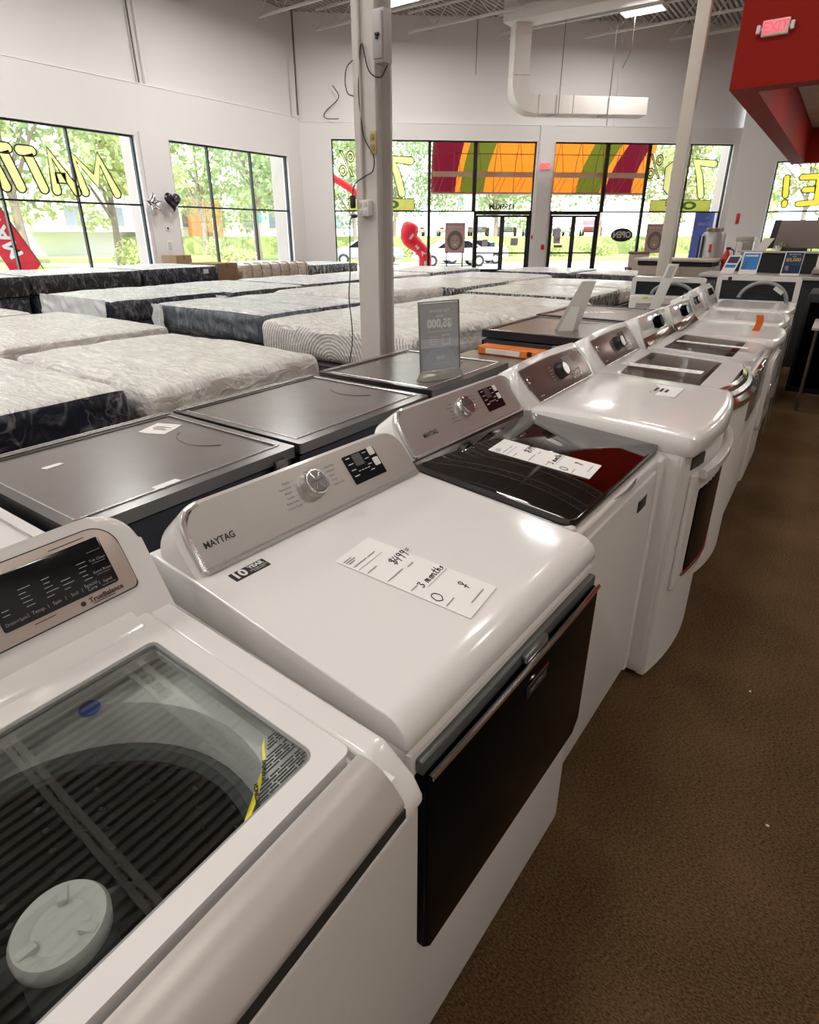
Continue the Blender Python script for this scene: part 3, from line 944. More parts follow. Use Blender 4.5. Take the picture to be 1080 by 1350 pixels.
# ------------------------------------------------------------------ duct
def duct():
    t = thing('air_duct', 'large white rectangular duct bending down below the ceiling in front of the doors', 'duct', (0, 0, 0))
    M = FRONT @ Matrix.Translation((0, 0, 2.0))
    # C-shaped run: upper leg, bend, drop, bend, lower leg (outer path in the wall-parallel plane)
    def band(name, outline, d0, d1, m):
        new_obj(name, plate_bm(outline, M, d0, d1, 0.01, 1), m, t)
    so = 7.55
    dw = 0.50
    arc = lambda cx, cz, r, a0, a1, n=8: [(cx + r * math.cos(math.radians(a0 + (a1 - a0) * k / n)), cz + r * math.sin(math.radians(a0 + (a1 - a0) * k / n))) for k in range(n + 1)]
    R1 = 0.75
    s0 = 5.70
    outer = arc(s0 + R1, 5.02 + R1, R1, 180, 270)
    inner = arc(s0 + R1, 5.02 + R1, R1 - dw, 270, 180)
    outline = [(s0, 7.60)] + outer + [(10.1, 5.02), (10.1, 5.50)] + [(s0 + R1 + 0.1, 5.52)] + inner + [(s0 + dw, 7.60)]
    band('duct_drop', outline, -0.32, 0.32, DUCT)
    seams = bmesh.new()
    for z in (6.05, 7.1):
        add_box(seams, s0 - 0.015, s0 + dw + 0.015, z - 0.02, z + 0.02, -0.335, 0.335, M=M)
    for s in (6.6, 7.7, 8.9):
        add_box(seams, s - 0.02, s + 0.02, 5.01, 5.53, -0.335, 0.335, M=M)
    new_obj('duct_seam', seams, DUCT, t, smooth=False)
    p = M @ Vector((s0 + 0.25, 7.45, 0))
    bm = bmesh.new()
    add_box(bm, p.x - 0.35, 6.5, p.y - 0.55, p.y + 0.25, 7.34, 7.94, 0.03, 2)
    new_obj('duct_main', bm, DUCT, t)
    bm = bmesh.new()
    for s in (7.0, 8.6):
        add_tube(bm, [M @ Vector((s, 5.0, 0)), M @ Vector((s + 0.2, 5.0, 0.36)), M @ Vector((s + 0.2, 8.1, 0.36))], 0.012, 5)
    new_obj('hanger_rod', bm, STEEL_DARK, t)
duct()

# conduits and pipes on the walls
def pipe(name, label, pts, r, m, cat='pipe', sub=1, parent=None):
    bm = bmesh.new()
    add_tube(bm, smooth_path(pts, 5) if sub > 1 else pts, r, 8)
    return tag(new_obj(name, bm, m), label, cat)
pipe('drain_pipe', 'dark vertical pipe on the left wall above the first pillar', [(-16.26, 10.76, 8.1), (-16.26, 10.82, 5.2)], 0.022, mat('dark pipe', (0.10, 0.09, 0.085), 0.5))
pipe('drain_pipe', 'white vertical pipe beside the dark pipe on the left wall', [(-16.26, 10.98, 8.1), (-16.26, 11.02, 5.2)], 0.025, WALL_TRIM)
pipe('drain_pipe', 'dark vertical pipe in the corner of left and front walls', [(-16.0, 16.40, 8.15), (-16.0, 16.40, 5.195)], 0.03, mat('dark pipe', (0.10, 0.09, 0.085), 0.5))
p = FRONT @ Vector((9.75, 0, 0.0))
pipe('conduit', 'thin grey conduit on the wall left of the hanging light', [(p.x, p.y, 8.0), (p.x, p.y, 5.075)], 0.02, COLUMN_PAINT)
p = FRONT @ Vector((10.0, 0, 0.0))
pipe('conduit', 'thin white conduit on the wall below the hanging light', [(p.x, p.y, 8.0), (p.x, p.y, 5.075)], 0.02, WALL_TRIM)
p = FRONT @ Vector((11.0, 0, 0.2))
pipe('loose_wire', 'thin loose wire dangling under the hanging ceiling light', [(-6.5, 20.7, 7.38), (-6.5, 20.72, 7.0), (-6.52, 20.7, 6.5), (-6.7, 20.7, 6.1)], 0.01, STEEL_DARK, 'wire', 2)
p = FRONT @ Vector((0.15, 0, 0.05))
pipe('loose_wire', 'black loose wire curling on the wall left of the steel column', [(p.x, p.y, 6.1), (p.x + 0.15, p.y + 0.1, 5.75), (p.x - 0.25, p.y - 0.15, 5.35), (p.x - 0.2, p.y - 0.2, 5.15), (p.x + 0.2, p.y, 5.12)], 0.014, BLACK, 'wire', 2)
p = FRONT @ Vector((4.9, 0, 0.4))
pipe('hanging_rod', 'thin rod hanging from the ceiling left of the duct', [(p.x, p.y, 8.1), (p.x, p.y, 6.4)], 0.014, STEEL_DARK, 'rod')

# ------------------------------------------------------------------ columns
def cord(parent, pts):
    bm = bmesh.new()
    add_tube(bm, smooth_path(pts, 5), 0.0032, 8)
    return new_obj('cord', bm, BLACK, parent)

def h_column():
    x1, y0 = -2.196, 2.83
    bm = bmesh.new()
    add_box(bm, x1 - 0.15, x1, y0, y0 + 0.016, 0, 8.12, 0.003, 1)
    add_box(bm, x1 - 0.15, x1, y0 + 0.134, y0 + 0.15, 0, 8.12, 0.003, 1)
    add_box(bm, x1 - 0.085, x1 - 0.062, y0 + 0.014, y0 + 0.136, 0, 8.12)
    o = new_obj('steel_column', bm, COLUMN_PAINT)
    structure(o, 'grey white steel H-section column behind the cooktops')
    bm = bmesh.new()
    add_box(bm, x1 - 0.25, x1 + 0.1, y0 - 0.1, y0 + 0.25, 0, 0.02, 0.003, 1)
    new_obj('base_plate', bm, COLUMN_PAINT, o)
    bm = bmesh.new()
    add_tube(bm, [(x1 - 0.095, y0 - 0.012, 8.1), (x1 - 0.095, y0 - 0.012, 1.70)], 0.009, 8)
    tag(new_obj('conduit', bm, COLUMN_PAINT), 'thin grey conduit running down the face of the steel column', 'pipe')
    # outlet box
    t = thing('outlet_box', 'four-gang white outlet box on the front of the steel column', 'outlet', (x1 - 0.075, y0 - 0.001, 1.655))
    M = frame((0, 0, 0), (1, 0, 0), (0, 0, 1))
    new_obj('cover_plate', plate_bm(round_outline(-0.038, 0.038, -0.042, 0.042, (0.007,) * 4, 3), M, 0, 0.035, 0.004), WHITE_PLASTIC, t)
    for sx in (-1, 1):
        for sz in (-1, 1):
            new_obj('socket', plate_bm(round_outline(sx * 0.018 - 0.011, sx * 0.018 + 0.011, sz * 0.020 - 0.013, sz * 0.020 + 0.013, (0.006,) * 4, 3), M, 0.035, 0.038, 0.001), COLUMN_PAINT, t)
    t2 = tag(new_obj('power_adapter', box_bm(x1 - 0.148, x1 - 0.122, y0 - 0.062, y0 - 0.036, 1.655, 1.722, 0.006, 2), BLACK), 'black power adapter plugged into the column outlet', 'adapter')
    cord(t2, [(x1 + 0.03, y0 + 0.07, 2.33), (x1 + 0.02, y0 + 0.02, 2.27), (x1 - 0.03, y0 - 0.012, 2.30), (x1 - 0.07, y0 - 0.012, 2.42), (x1 - 0.09, y0 - 0.014, 2.35), (x1 - 0.095, y0 - 0.02, 2.2), (x1 - 0.085, y0 - 0.012, 2.05), (x1 - 0.06, y0 - 0.012, 1.98), (x1 - 0.01, y0 - 0.012, 1.91), (x1 - 0.015, y0 - 0.014, 1.84), (x1 - 0.07, y0 - 0.016, 1.815), (x1 - 0.13, y0 - 0.03, 1.78), (x1 - 0.137, y0 - 0.05, 1.722)])
    t3 = tag(new_obj('power_plug', box_bm(x1 - 0.15, x1 - 0.115, y0 - 0.055, y0 - 0.036, 1.605, 1.625, 0.005, 2), BLACK), 'black plug in the column outlet with a cord hanging to the floor', 'plug')
    cord(t3, [(x1 - 0.13, y0 - 0.05, 1.612), (x1 - 0.16, y0 - 0.05, 1.59), (x1 - 0.185, y0 - 0.03, 1.45), (x1 - 0.20, y0 - 0.02, 1.3), (x1 - 0.215, y0 - 0.02, 1.17), (x1 - 0.20, y0 - 0.02, 1.0), (x1 - 0.205, y0 - 0.02, 0.88), (x1 - 0.235, y0 - 0.02, 0.72), (x1 - 0.23, y0 - 0.02, 0.3), (x1 - 0.24, y0 - 0.02, 0.006)])
    pipe('loose_wire', 'black wire loop sticking out left of the steel column top', [(x1 - 0.14, y0 - 0.006, 2.36), (x1 - 0.17, y0 - 0.02, 2.33), (x1 - 0.185, y0 - 0.02, 2.27), (x1 - 0.17, y0 - 0.02, 2.215), (x1 - 0.14, y0 - 0.006, 2.20)], 0.0028, BLACK, 'wire', 2)
    t = thing('switch_box', 'grey electrical switch box high on the side of the steel column', 'switch box', (x1 + 0.03, y0 + 0.0, 2.44))
    new_obj('box_body', box_bm(-0.03, 0.04, -0.01, 0.06, -0.115, 0.115, 0.008, 2), mat('grey switch housing', (0.50, 0.47, 0.46), 0.4), t)
    new_obj('box_cover', box_bm(-0.024, 0.036, -0.026, -0.012, -0.10, 0.10, 0.006, 2), mat('grey switch cover', (0.42, 0.40, 0.39), 0.35), t)
    bm = bmesh.new()
    add_box(bm, 0.0, 0.025, -0.040, -0.024, -0.006, 0.006, 0.003, 1)
    add_box(bm, 0.0, 0.016, -0.036, -0.024, -0.02, 0.006, 0.003, 1)
    new_obj('lever', bm, BLACK, t)
    t = thing('receptacle', 'yellowed old receptacle on the side of the steel column', 'outlet', (x1 - 0.02, y0 + 0.0, 1.975))
    new_obj('receptacle_plate', box_bm(-0.015, 0.03, -0.014, 0.0, -0.055, 0.055, 0.004, 2), mat('old ivory plastic', (0.45, 0.36, 0.17), 0.45), t)
    for sz in (-1, 1):
        new_obj('socket', box_bm(-0.002, 0.017, -0.017, -0.0135, sz * 0.025 - 0.014, sz * 0.025 + 0.014, 0.004, 2), mat('dark ivory plastic', (0.30, 0.23, 0.10), 0.45), t)
h_column()
bm = bmesh.new()
add_box(bm, -2.13, -1.97, 9.1, 9.22, 0, 8.12, 0.012, 2)
o = new_obj('support_post', bm, mat('cream post paint', (0.66, 0.60, 0.54), 0.5))
structure(o, 'thin cream square support post in front of the right-hand windows')

# ------------------------------------------------------------------ outdoors
GROUND = mat('pale concrete', (0.50, 0.48, 0.45), 0.9, var=0.12, scale=0.4)
LAWN = mat('grass', (0.30, 0.36, 0.12), 0.95, var=0.4, scale=1.5)
LEAF_A = mat('leaf green', (0.36, 0.43, 0.20), 0.6, var=0.5, scale=0.9, translucent=0.45)
LEAF_B = mat('deep leaf green', (0.31, 0.39, 0.19), 0.6, var=0.5, scale=0.9, translucent=0.4)
LEAF_C = mat('yellow leaf green', (0.46, 0.49, 0.22), 0.6, var=0.5, scale=0.9, translucent=0.45)
BARK = mat('grey bark', (0.26, 0.21, 0.17), 0.9, var=0.3, scale=8)

bm = bmesh.new()
add_box(bm, -160, 120, -60, 200, -0.6, -0.16)
structure(new_obj('ground', bm, GROUND, smooth=False), 'pale concrete ground outside the shop')
bm = bmesh.new()
M = FRONT
add_box(bm, -60, 60, -0.16, 0.10, -24, -17.5, M=M)
add_box(bm, -60, 60, -0.16, 1.35, -75, -27, M=M)
add_box(bm, -90, -23, -40, 16, -0.16, 0.0)
structure(new_obj('lawn', bm, LAWN, smooth=False), 'grass verges beyond the car park')

def leaf_cloud(bm, centre, rad, count, size, rng, squash=0.8):
    for _ in range(count):
        while True:
            p = Vector((rng.uniform(-1, 1), rng.uniform(-1, 1), rng.uniform(-1, 1)))
            if 0.25 < p.length < 1:
                break
        p = Vector((p.x * rad, p.y * rad, p.z * rad * squash)) + centre
        a = Vector((rng.gauss(0, 1), rng.gauss(0, 1), rng.gauss(0, 1))).normalized()
        c = a.cross(Vector((rng.gauss(0, 1), rng.gauss(0, 1), rng.gauss(0, 1)))).normalized()
        s = size * rng.uniform(0.6, 1.3)
        bm.faces.new([bm.verts.new(p + a * s + c * s * 0.2), bm.verts.new(p + c * s * 0.55), bm.verts.new(p - a * s), bm.verts.new(p - c * s * 0.55)])

def make_tree(seed, h, spread, leaf, name_label, dense=1.0):
    rng = random.Random(seed)
    t = thing('tree', name_label, 'tree', (0, 0, 0))
    bm = bmesh.new()
    trunk_h = h * 0.42
    add_tube(bm, smooth_path([(0, 0, -0.3), (0.08, 0.03, trunk_h * 0.4), (-0.05, 0.06, trunk_h), (0.1, 0.0, h * 0.75)], 4), [0.22 - 0.16 * i / 12 for i in range(13)], 8)
    for k in range(7):
        a = k * 0.9 + rng.random()
        z0 = trunk_h * (0.55 + 0.5 * rng.random())
        e = Vector((math.cos(a) * spread * 0.7, math.sin(a) * spread * 0.7, z0 + h * 0.3))
        add_tube(bm, [(0, 0, z0), (e.x * 0.5, e.y * 0.5, z0 + h * 0.18), tuple(e)], [0.09, 0.055, 0.02], 6)
    new_obj('trunk', bm, BARK, t)
    bm = bmesh.new()
    for k in range(int(34 * dense)):
        a = rng.uniform(0, 2 * math.pi)
        rr = spread * math.sqrt(rng.random())
        zz = h * rng.uniform(0.26, 0.98)
        rr *= 1.0 - 0.55 * max(0, (zz / h - 0.55) / 0.45)
        leaf_cloud(bm, Vector((rr * math.cos(a), rr * math.sin(a), zz)), spread * rng.uniform(0.26, 0.42), int(110 * dense), 0.19, rng)
    new_obj('crown', bm, leaf, t, smooth=False)
    return t

tree_a = make_tree(3, 11.0, 3.9, LEAF_A, 'leafy green tree outside, left half of the far-left window')
tree_b = make_tree(5, 9.0, 3.2, LEAF_C, 'pale yellow-green tree outside, right half of the far-left window')
tree_c = make_tree(9, 12.5, 4.4, LEAF_B, 'broad green tree filling the middle of the second left window')
place = [
    (tree_a, -27.5, 12.0, None), (tree_b, -30.0, 17.4, None), (tree_c, -30.0, 26.6, None),
    (tree_a, -31.0, 37.0, 'tall green tree outside at the right edge of the second left window'),
    (tree_b, -40.0, 14.5, 'pale tree standing furthest back in the far-left window'),
    (tree_c, -37.5, 5.0, 'broad tree behind the red banner outside'),
    (tree_a, -39.5, 29.8, 'green tree outside at the left edge of the second left window'),
    (tree_c, -33.0, 45.0, 'broad green tree outside just left of the steel column'),
    (tree_a, -25.0, 48.5, 'green tree outside above the red inflatable tube'),
    (tree_c, -17.5, 53.0, 'broad tree across the road above the portrait poster'),
    (tree_b, -11.0, 50.5, 'pale tree across the road above the left entrance doors'),
    (tree_a, -8.0, 59.0, 'green tree across the road above the right entrance doors'),
    (tree_c, 1.0, 62.0, 'broad tree across the road above the oval OPEN sign'),
    (tree_b, -3.0, 52.0, 'pale tree across the road behind the reversed painted 70 on the right'),
    (tree_a, 3.5, 47.0, 'green tree outside the right-hand wall window, left part'),
    (tree_c, 11.0, 53.0, 'broad tree outside the right-hand wall window, right part'),
    (tree_b, -41.0, 39.0, 'pale tree outside beside the white building'),
]
first_used = set()
rng = random.Random(11)
for src, x, y, lab in place:
    if lab is None:
        o = src
    else:
        o = copy_tree(src)
        o['label'] = lab
    o.location = (x, y, -0.16 if x < -24 else 0.6)
    o.rotation_euler = (0, 0, rng.uniform(0, 6.28))
    s = rng.uniform(0.92, 1.12)
    o.scale = (s, s, s)
    o['group'] = 'trees outside'

def make_bush(seed, rad, leaf, label):
    rng = random.Random(seed)
    t = thing('bush', label, 'bush', (0, 0, 0), 0, 'bushes outside')
    bm = bmesh.new()
    for k in range(9):
        leaf_cloud(bm, Vector((rng.uniform(-1, 1) * rad, rng.uniform(-0.4, 0.4) * rad, rad * rng.uniform(0.25, 0.75))), rad * 0.5, 70, 0.12, rng)
    new_obj('foliage', bm, leaf, t, smooth=False)
    bm = bmesh.new()
    for k in range(5):
        add_tube(bm, [(0, 0, -0.1), (rng.uniform(-.4, .4) * rad, rng.uniform(-.3, .3) * rad, rad * 0.7)], 0.02, 5)
    new_obj('stem', bm, BARK, t)
    return t
bush_a = make_bush(2, 1.2, LEAF_C, 'round yellow-green bush outside the far-left window')
bush_a.location = (-25.0, 15.6, 0.0)
bush_b = copy_tree(bush_a); bush_b.location = (-27.5, 22.2, 0.0); bush_b['label'] = 'yellow-green bush low in the second left window, middle pane'
k = 0
names = ['left of the red inflatable', 'right of the red inflatable', 'left of the portrait poster', 'behind the portrait poster', 'behind the street number door', 
         'behind the right entrance doors', 'below the oval OPEN sign', 'behind the second portrait poster', 'right of the thin white post', 'below the blue banner', 'outside the right wall window']
for i, nm in enumerate(names):
    b2 = copy_tree(bush_a)
    q = FRONT @ Vector((-3.5 + i * 3.55, 0.05, -20.5 + (i % 3) * 0.7))
    b2.location = q
    b2.rotation_euler = (0, 0, 0.7 + 0.1 * (i % 2))
    b2['label'] = 'low hedge bush outside, ' + nm

def make_car(label, paint):
    t = thing('car', label, 'car', (0, 0, 0), 0, 'cars outside')
    side = [(-2.15, 0.35), (-2.2, 0.62), (-2.05, 0.86), (-1.2, 0.96), (-0.55, 1.40), (0.75, 1.44), (1.55, 1.0), (2.1, 0.92), (2.2, 0.55), (2.15, 0.32)]
    bm = bmesh.new()
    add_prism(bm, side, -0.86, 0.86, 0.09, 3, 10)
    new_obj('car_body', bm, paint, t)
    bm = bmesh.new()
    for y0, y1 in ((-0.872, -0.84), (0.84, 0.872)):
        add_prism(bm, [(-1.05, 0.98), (-0.5, 1.34), (0.05, 1.36), (0.05, 0.98)], y0, y1)
        add_prism(bm, [(0.12, 0.98), (0.12, 1.36), (0.72, 1.36), (1.35, 1.0)], y0, y1)
    new_obj('side_window', bm, BLACK_GLASS, t)
    for sx in (-1.35, 1.35):
        for sy in (-0.80, 0.80):
            bm = bmesh.new()
            add_lathe(bm, [(0.0, -0.11), (0.27, -0.11), (0.32, -0.07), (0.32, 0.07), (0.27, 0.11), (0.0, 0.11)], Matrix.Translation((sx, sy, 0.32)) @ Matrix.Rotation(math.pi / 2, 4, 'X'), 18)
            w = new_obj('wheel', bm, BLACK, t)
            bm = bmesh.new()
            add_lathe(bm, [(0.0, -0.125), (0.19, -0.12), (0.19, 0.12), (0.0, 0.125)], Matrix.Translation((sx, sy, 0.32)) @ Matrix.Rotation(math.pi / 2, 4, 'X'), 12)
            new_obj('hub_cap', bm, SILVER, w)
    for sx, m in ((-2.17, RED), (2.15, WHITE_PLASTIC)):
        for sy in (-0.62, 0.62):
            new_obj('light_cluster', box_bm(sx - 0.05, sx + 0.05, sy - 0.16, sy + 0.16, 0.62, 0.76, 0.02, 2), m, t)
    return t
car_white = make_car('white car parked outside below the portrait poster', mat('white car paint', (0.72, 0.72, 0.72), 0.2, coat=0.6))
car_grey = make_car('grey car outside behind the red inflatable tube', mat('grey car paint', (0.25, 0.26, 0.28), 0.25, coat=0.6))
car_red = make_car('dark red car in the raised car park right of the white post', mat('red car paint', (0.25, 0.04, 0.04), 0.25, coat=0.6))
ang = math.atan2(0.643, 0.766)
def put_car(o, s, d, z, rot=0.0):
    o.location = FRONT @ Vector((s, z, d))
    o.rotation_euler = (0, 0, ang + rot)
put_car(car_white, 6.2, -12.0, -0.16, 0.1)
put_car(car_grey, 1.4, -14.5, -0.16)
put_car(car_red, 17.9, -36.5, 1.35, 1.4)
c = copy_tree(car_white); c['label'] = 'white car outside behind the one below the poster'; put_car(c, 7.9, -15.2, -0.16, 0.05)
for i, (src, nm) in enumerate(((car_grey, 'grey car in the raised car park seen through the right door leaf'), (car_white, 'white car in the raised car park seen through the left leaf of the right doors'),
                               (car_grey, 'grey car in the raised car park above the OPEN sign'), (car_white, 'white car in the raised car park right of the OPEN sign'),
                               (car_red, 'dark red car in the raised car park behind the white post'), (car_white, 'white car in the raised car park seen through the left entrance doors'))):
    c = copy_tree(src)
    c['label'] = nm
    put_car(c, (12.5, 9.6, 15.2, 20.6, 23.4, 6.5)[i], -36 - (i % 2), 1.35, 1.3 + 0.2 * (i % 2))

# buildings across the road
def building(label, M, w, h, m, openings, extra=None, depth=8):
    t = thing('building', label, 'building', (0, 0, 0))
    bm = bmesh.new()
    add_box(bm, 0, w, -0.2, h, -depth, 0, M=M)
    new_obj('facade', bm, m, t, smooth=False)
    bm = bmesh.new()
    add_box(bm, -0.2, w + 0.2, h, h + 0.25, -depth - 0.2, 0.2, M=M)
    new_obj('roof_edge', bm, WALL_TRIM, t, smooth=False)
    for s, z, ww, hh in openings:
        f = new_obj('window', box_bm(s, s + ww, z, z + hh, 0.0, 0.05, M=M), WALL_TRIM, t, smooth=False)
        new_obj('pane', box_bm(s + 0.08, s + ww - 0.08, z + 0.08, z + hh - 0.08, 0.05, 0.06, M=M), mat('far window glass', (0.20, 0.22, 0.25), 0.2), f, smooth=False)
    if extra:
        for nm, a, mm in extra:
            new_obj(nm, box_bm(*a, M=M), mm, t, smooth=False)
    return t
Mb = frame((-46, 20, 0), (0, 1, 0), (0, 0, 1))
building('white shop building with an orange entrance tower outside the second left window', Mb, 34, 5.2, mat('white render', (0.72, 0.70, 0.68), 0.8),
         [(3 + i * 3.2, 2.0, 1.4, 1.5) for i in range(10)],
         [('entrance_tower', (13.2, 16.0, -0.2, 4.4, 0, 1.0), mat('orange render', (0.80, 0.30, 0.08), 0.8)), ('canopy', (0.5, 10, 1.7, 2.0, 0, 1.5), WALL_TRIM),
          ('blue_sign', (20.4, 21.3, 2.6, 3.4, 0.05, 0.15), mat('blue shop sign', (0.12, 0.45, 0.75), 0.5)), ('door_panel', (14.2, 14.8, -0.2, 1.7, 1.0, 1.05), BROWN_CARD)])
Mb2 = frame((-42, 64, 0), (0.85, 0.53, 0), (0, 0, 1))
building('pale multi-storey building outside between the wall and the steel column', Mb2, 12, 12, mat('cream render', (0.74, 0.72, 0.64), 0.8),
         [(1 + i * 2.4, 1.5 + k * 3.0, 0.9, 1.2) for i in range(4) for k in range(3)], [('blue_sign', (2.6, 4.2, 0.6, 1.8, 0.0, 0.1), mat('blue sign', (0.10, 0.12, 0.55), 0.5))])

t = thing('street_lamp', 'tall white twin-arm car park lamp outside the second left window', 'street lamp', (-44, 34.3, -0.16))
bm = bmesh.new(); add_tube(bm, [(0, 0, 0), (0, 0, 6.9)], [0.09, 0.06], 8); new_obj('pole', bm, WALL_TRIM, t)
bm = bmesh.new(); add_tube(bm, [(0, -1.0, 6.85), (0, 1.0, 6.85)], 0.04, 6); new_obj('arm', bm, WALL_TRIM, t)
for s in (-1, 1):
    new_obj('lamp_head', box_bm(-0.15, 0.15, s * 1.1 - 0.35, s * 1.1 + 0.35, 6.78, 6.92, 0.04, 2), WALL_TRIM, t)

# awning over the entrance, seen from below
def awning():
    t = thing('awning', 'striped orange green and maroon awning over the entrance doors outside', 'awning', (0, 0, 0))
    OR = mat('orange awning cloth', (0.90, 0.24, 0.02), 0.8, var=0.06, translucent=0.45)
    GR = mat('olive awning cloth', (0.13, 0.14, 0.015), 0.8, var=0.08, translucent=0.45)
    MA = mat('maroon awning cloth', (0.15, 0.006, 0.02), 0.8, var=0.08, translucent=0.45)
    # (bottom s, top s) boundaries along the wall, cloth between consecutive ones
    cuts = [(3.5, 3.5), (4.38, 4.62), (4.56, 4.84), (5.42, 5.78), (8.85, 9.30), (9.75, 10.3), (9.95, 10.55), (10.95, 11.35), (11.5, 11.52)]
    kinds = [MA, OR, GR, OR, GR, OR, MA, OR]
    f = lambda s: 0.67 + 1.06 * (s - 0.67)
    prof = [(-1.45, 3.00), (-1.42, 3.45), (-1.30, 3.95), (-1.05, 4.45), (-0.70, 4.85), (-0.36, 5.10)]
    for i, m in enumerate(kinds):
        bm = bmesh.new()
        n = 5
        grid = []
        for j, (d, z) in enumerate(prof):
            u = min(1, (z - 3.0) / 1.75)
            a = f(cuts[i][0] + (cuts[i][1] - cuts[i][0]) * u ** 1.5)
            c = f(cuts[i + 1][0] + (cuts[i + 1][1] - cuts[i + 1][0]) * u ** 1.5)
            grid.append([bm.verts.new(FRONT @ Vector((a + (c - a) * k / n, z, d))) for k in range(n + 1)])
        for r0, r1 in zip(grid, grid[1:]):
            for k in range(n):
                bm.faces.new((r0[k], r0[k + 1], r1[k + 1], r1[k]))
        new_obj('cloth_stripe', bm, m, t)
    bm = bmesh.new()
    for z, d, r in ((3.0, -1.43, 0.022), (4.28, -1.13, 0.014)):
        add_tube(bm, [FRONT @ Vector((f(3.5), z, d)), FRONT @ Vector((f(11.5), z, d))], r, 6)
    for i in range(11):
        s = f(3.55 + i * 0.74)
        add_tube(bm, [FRONT @ Vector((s, z, d + 0.03)) for d, z in prof], 0.013, 5)
        add_tube(bm, [FRONT @ Vector((s, 3.02, -1.40)), FRONT @ Vector((s + 0.22, 3.58, -1.0)), FRONT @ Vector((s + 0.05, 4.6, -0.9))], 0.011, 5)
        add_tube(bm, [FRONT @ Vector((s + 0.40, 3.58, -1.0)), FRONT @ Vector((s + 0.22, 3.02, -1.38))], 0.010, 5)
    new_obj('awning_frame', bm, mat('awning tube', (0.30, 0.12, 0.06), 0.5), t)
    bm = bmesh.new()
    add_box(bm, f(3.5), f(11.3), 3.50, 3.68, -1.02, -0.98, M=FRONT)
    new_obj('awning_beam', bm, mat('awning beam', (0.42, 0.27, 0.18), 0.6), t, smooth=False)
    bm = bmesh.new()
    add_box(bm, f(3.5), f(11.5), 2.93, 3.0, -1.47, -1.44, M=FRONT)
    new_obj('valance', bm, WALL_TRIM, t, smooth=False)
awning()

# leaning red banner with white letters
def banner():
    t = thing('feather_banner', 'leaning red banner with white letters outside the far-left window', 'banner', (-19.0, 8.45, -0.16))
    ax = Vector((0, -0.39, 0.92)).normalized()
    M = frame((0, 0, 0), ax, Vector((0, -ax.z, ax.y)) * 1.0)
    # local x up the banner, local y to the banner's left seen from the shop
    outline = [(0.45, -0.42), (0.9, -0.45), (2.6, -0.40), (4.2, -0.25), (5.0, 0.0), (4.6, 0.22), (2.6, 0.34), (0.9, 0.36), (0.5, 0.34)]
    bmx = bmesh.new()
    n = len(outline)
    add_plate(bmx, outline, M, -0.008, 0.008)
    new_obj('banner_cloth', bmx, mat('red banner cloth', (0.66, 0.03, 0.05), 0.7, var=0.15, scale=3, translucent=0.3), t, smooth=False)
    new_obj('banner_corner', plate_bm([(0.44, -0.425), (0.75, -0.45), (0.60, -0.10), (0.47, -0.08)], M, 0.009, 0.011), YELLOW, t, smooth=False)
    text_obj('banner_letters', [('MATTRESS', 0.52, 2.5, -0.05)], M @ Matrix.Translation((0, 0, 0.012)), WHITE_PRINT, t, fat=0.015, xs=1.1)
    bmx = bmesh.new()
    add_tube(bmx, [M @ Vector((0.0, -0.44, 0)), M @ Vector((0.9, -0.47, 0)), M @ Vector((4.2, -0.28, 0))], 0.018, 6)
    add_box(bmx, -0.25, 0.25, -0.25, 0.55, 0.0, 0.03)
    new_obj('banner_pole', bmx, STEEL_DARK, t)
banner()

def inflatable():
    q = FRONT @ Vector((3.25, 0, -1.2))
    t = thing('inflatable_tube', 'bent red inflatable tube with white letters outside, right of the steel column', 'inflatable', (q.x, q.y, -0.16))
    t.rotation_euler = (0, 0, ang)
    path = smooth_path([(0.18, 0, 0.05), (0.20, 0, 0.5), (0.17, 0, 0.95), (-0.12, 0.0, 1.28), (-0.42, 0.02, 1.55), (-0.40, 0.03, 1.85), (-0.32, 0.03, 2.10)], 5)
    r = [0.19] * 15 + [0.20, 0.21, 0.22, 0.23, 0.235, 0.24, 0.25, 0.255, 0.26, 0.26, 0.26, 0.25, 0.24, 0.23, 0.2, 0.12]
    bm = bmesh.new()
    add_tube(bm, path, [1.3 * q for q in r[:len(path)]], 20)
    new_obj('tube_body', bm, mat('red inflatable nylon', (0.85, 0.02, 0.05), 0.45, var=0.06, translucent=0.3), t)
    M = frame((0, -0.268, 0), (1, 0, 0), (0, 0, 1))
    text_obj('tube_letters', [('E', 0.24, 0.19, 0.62, {'rot': 0.12}), ('A', 0.22, 0.08, 1.0, {'rot': 0.6}), ('S', 0.22, -0.14, 1.22, {'rot': 0.75}), ('WAY', 0.10, -0.36, 1.6, {'rot': 0.9, 'lift': 0.055})],
             M, WHITE_PRINT, t, fat=0.012, depth=0.004)
    bm = bmesh.new()
    add_lathe(bm, [(0.0, 0.0), (0.28, 0.0), (0.28, 0.18), (0.2, 0.22), (0.0, 0.22)], Matrix.Translation((0.18, 0, 0)), 20)
    new_obj('blower', bm, BLACK, t)
inflatable()
q = FRONT @ Vector((0.5, 0, -2.2))
bm = bmesh.new()
add_tube(bm, smooth_path([FRONT @ Vector((-2.0, 4.6, -2.2)), FRONT @ Vector((0.2, 3.40, -2.2)), FRONT @ Vector((0.85, 2.98, -2.2)), FRONT @ Vector((1.8, 2.2, -2.2)), FRONT @ Vector((2.2, -0.16, -2.2))], 5), 0.13, 10)
tag(new_obj('red_streamer', bm, mat('red streamer cloth', (0.80, 0.03, 0.05), 0.6, translucent=0.3)), 'red streamer arching outside beside the painted percent sign', 'streamer')
q = FRONT @ Vector((14.25, 0, -0.45))
t = thing('blue_banner', 'blue vertical banner with pale writing outside, right of the thin post', 'banner', (q.x, q.y, -0.16))
t.rotation_euler = (0, 0, ang)
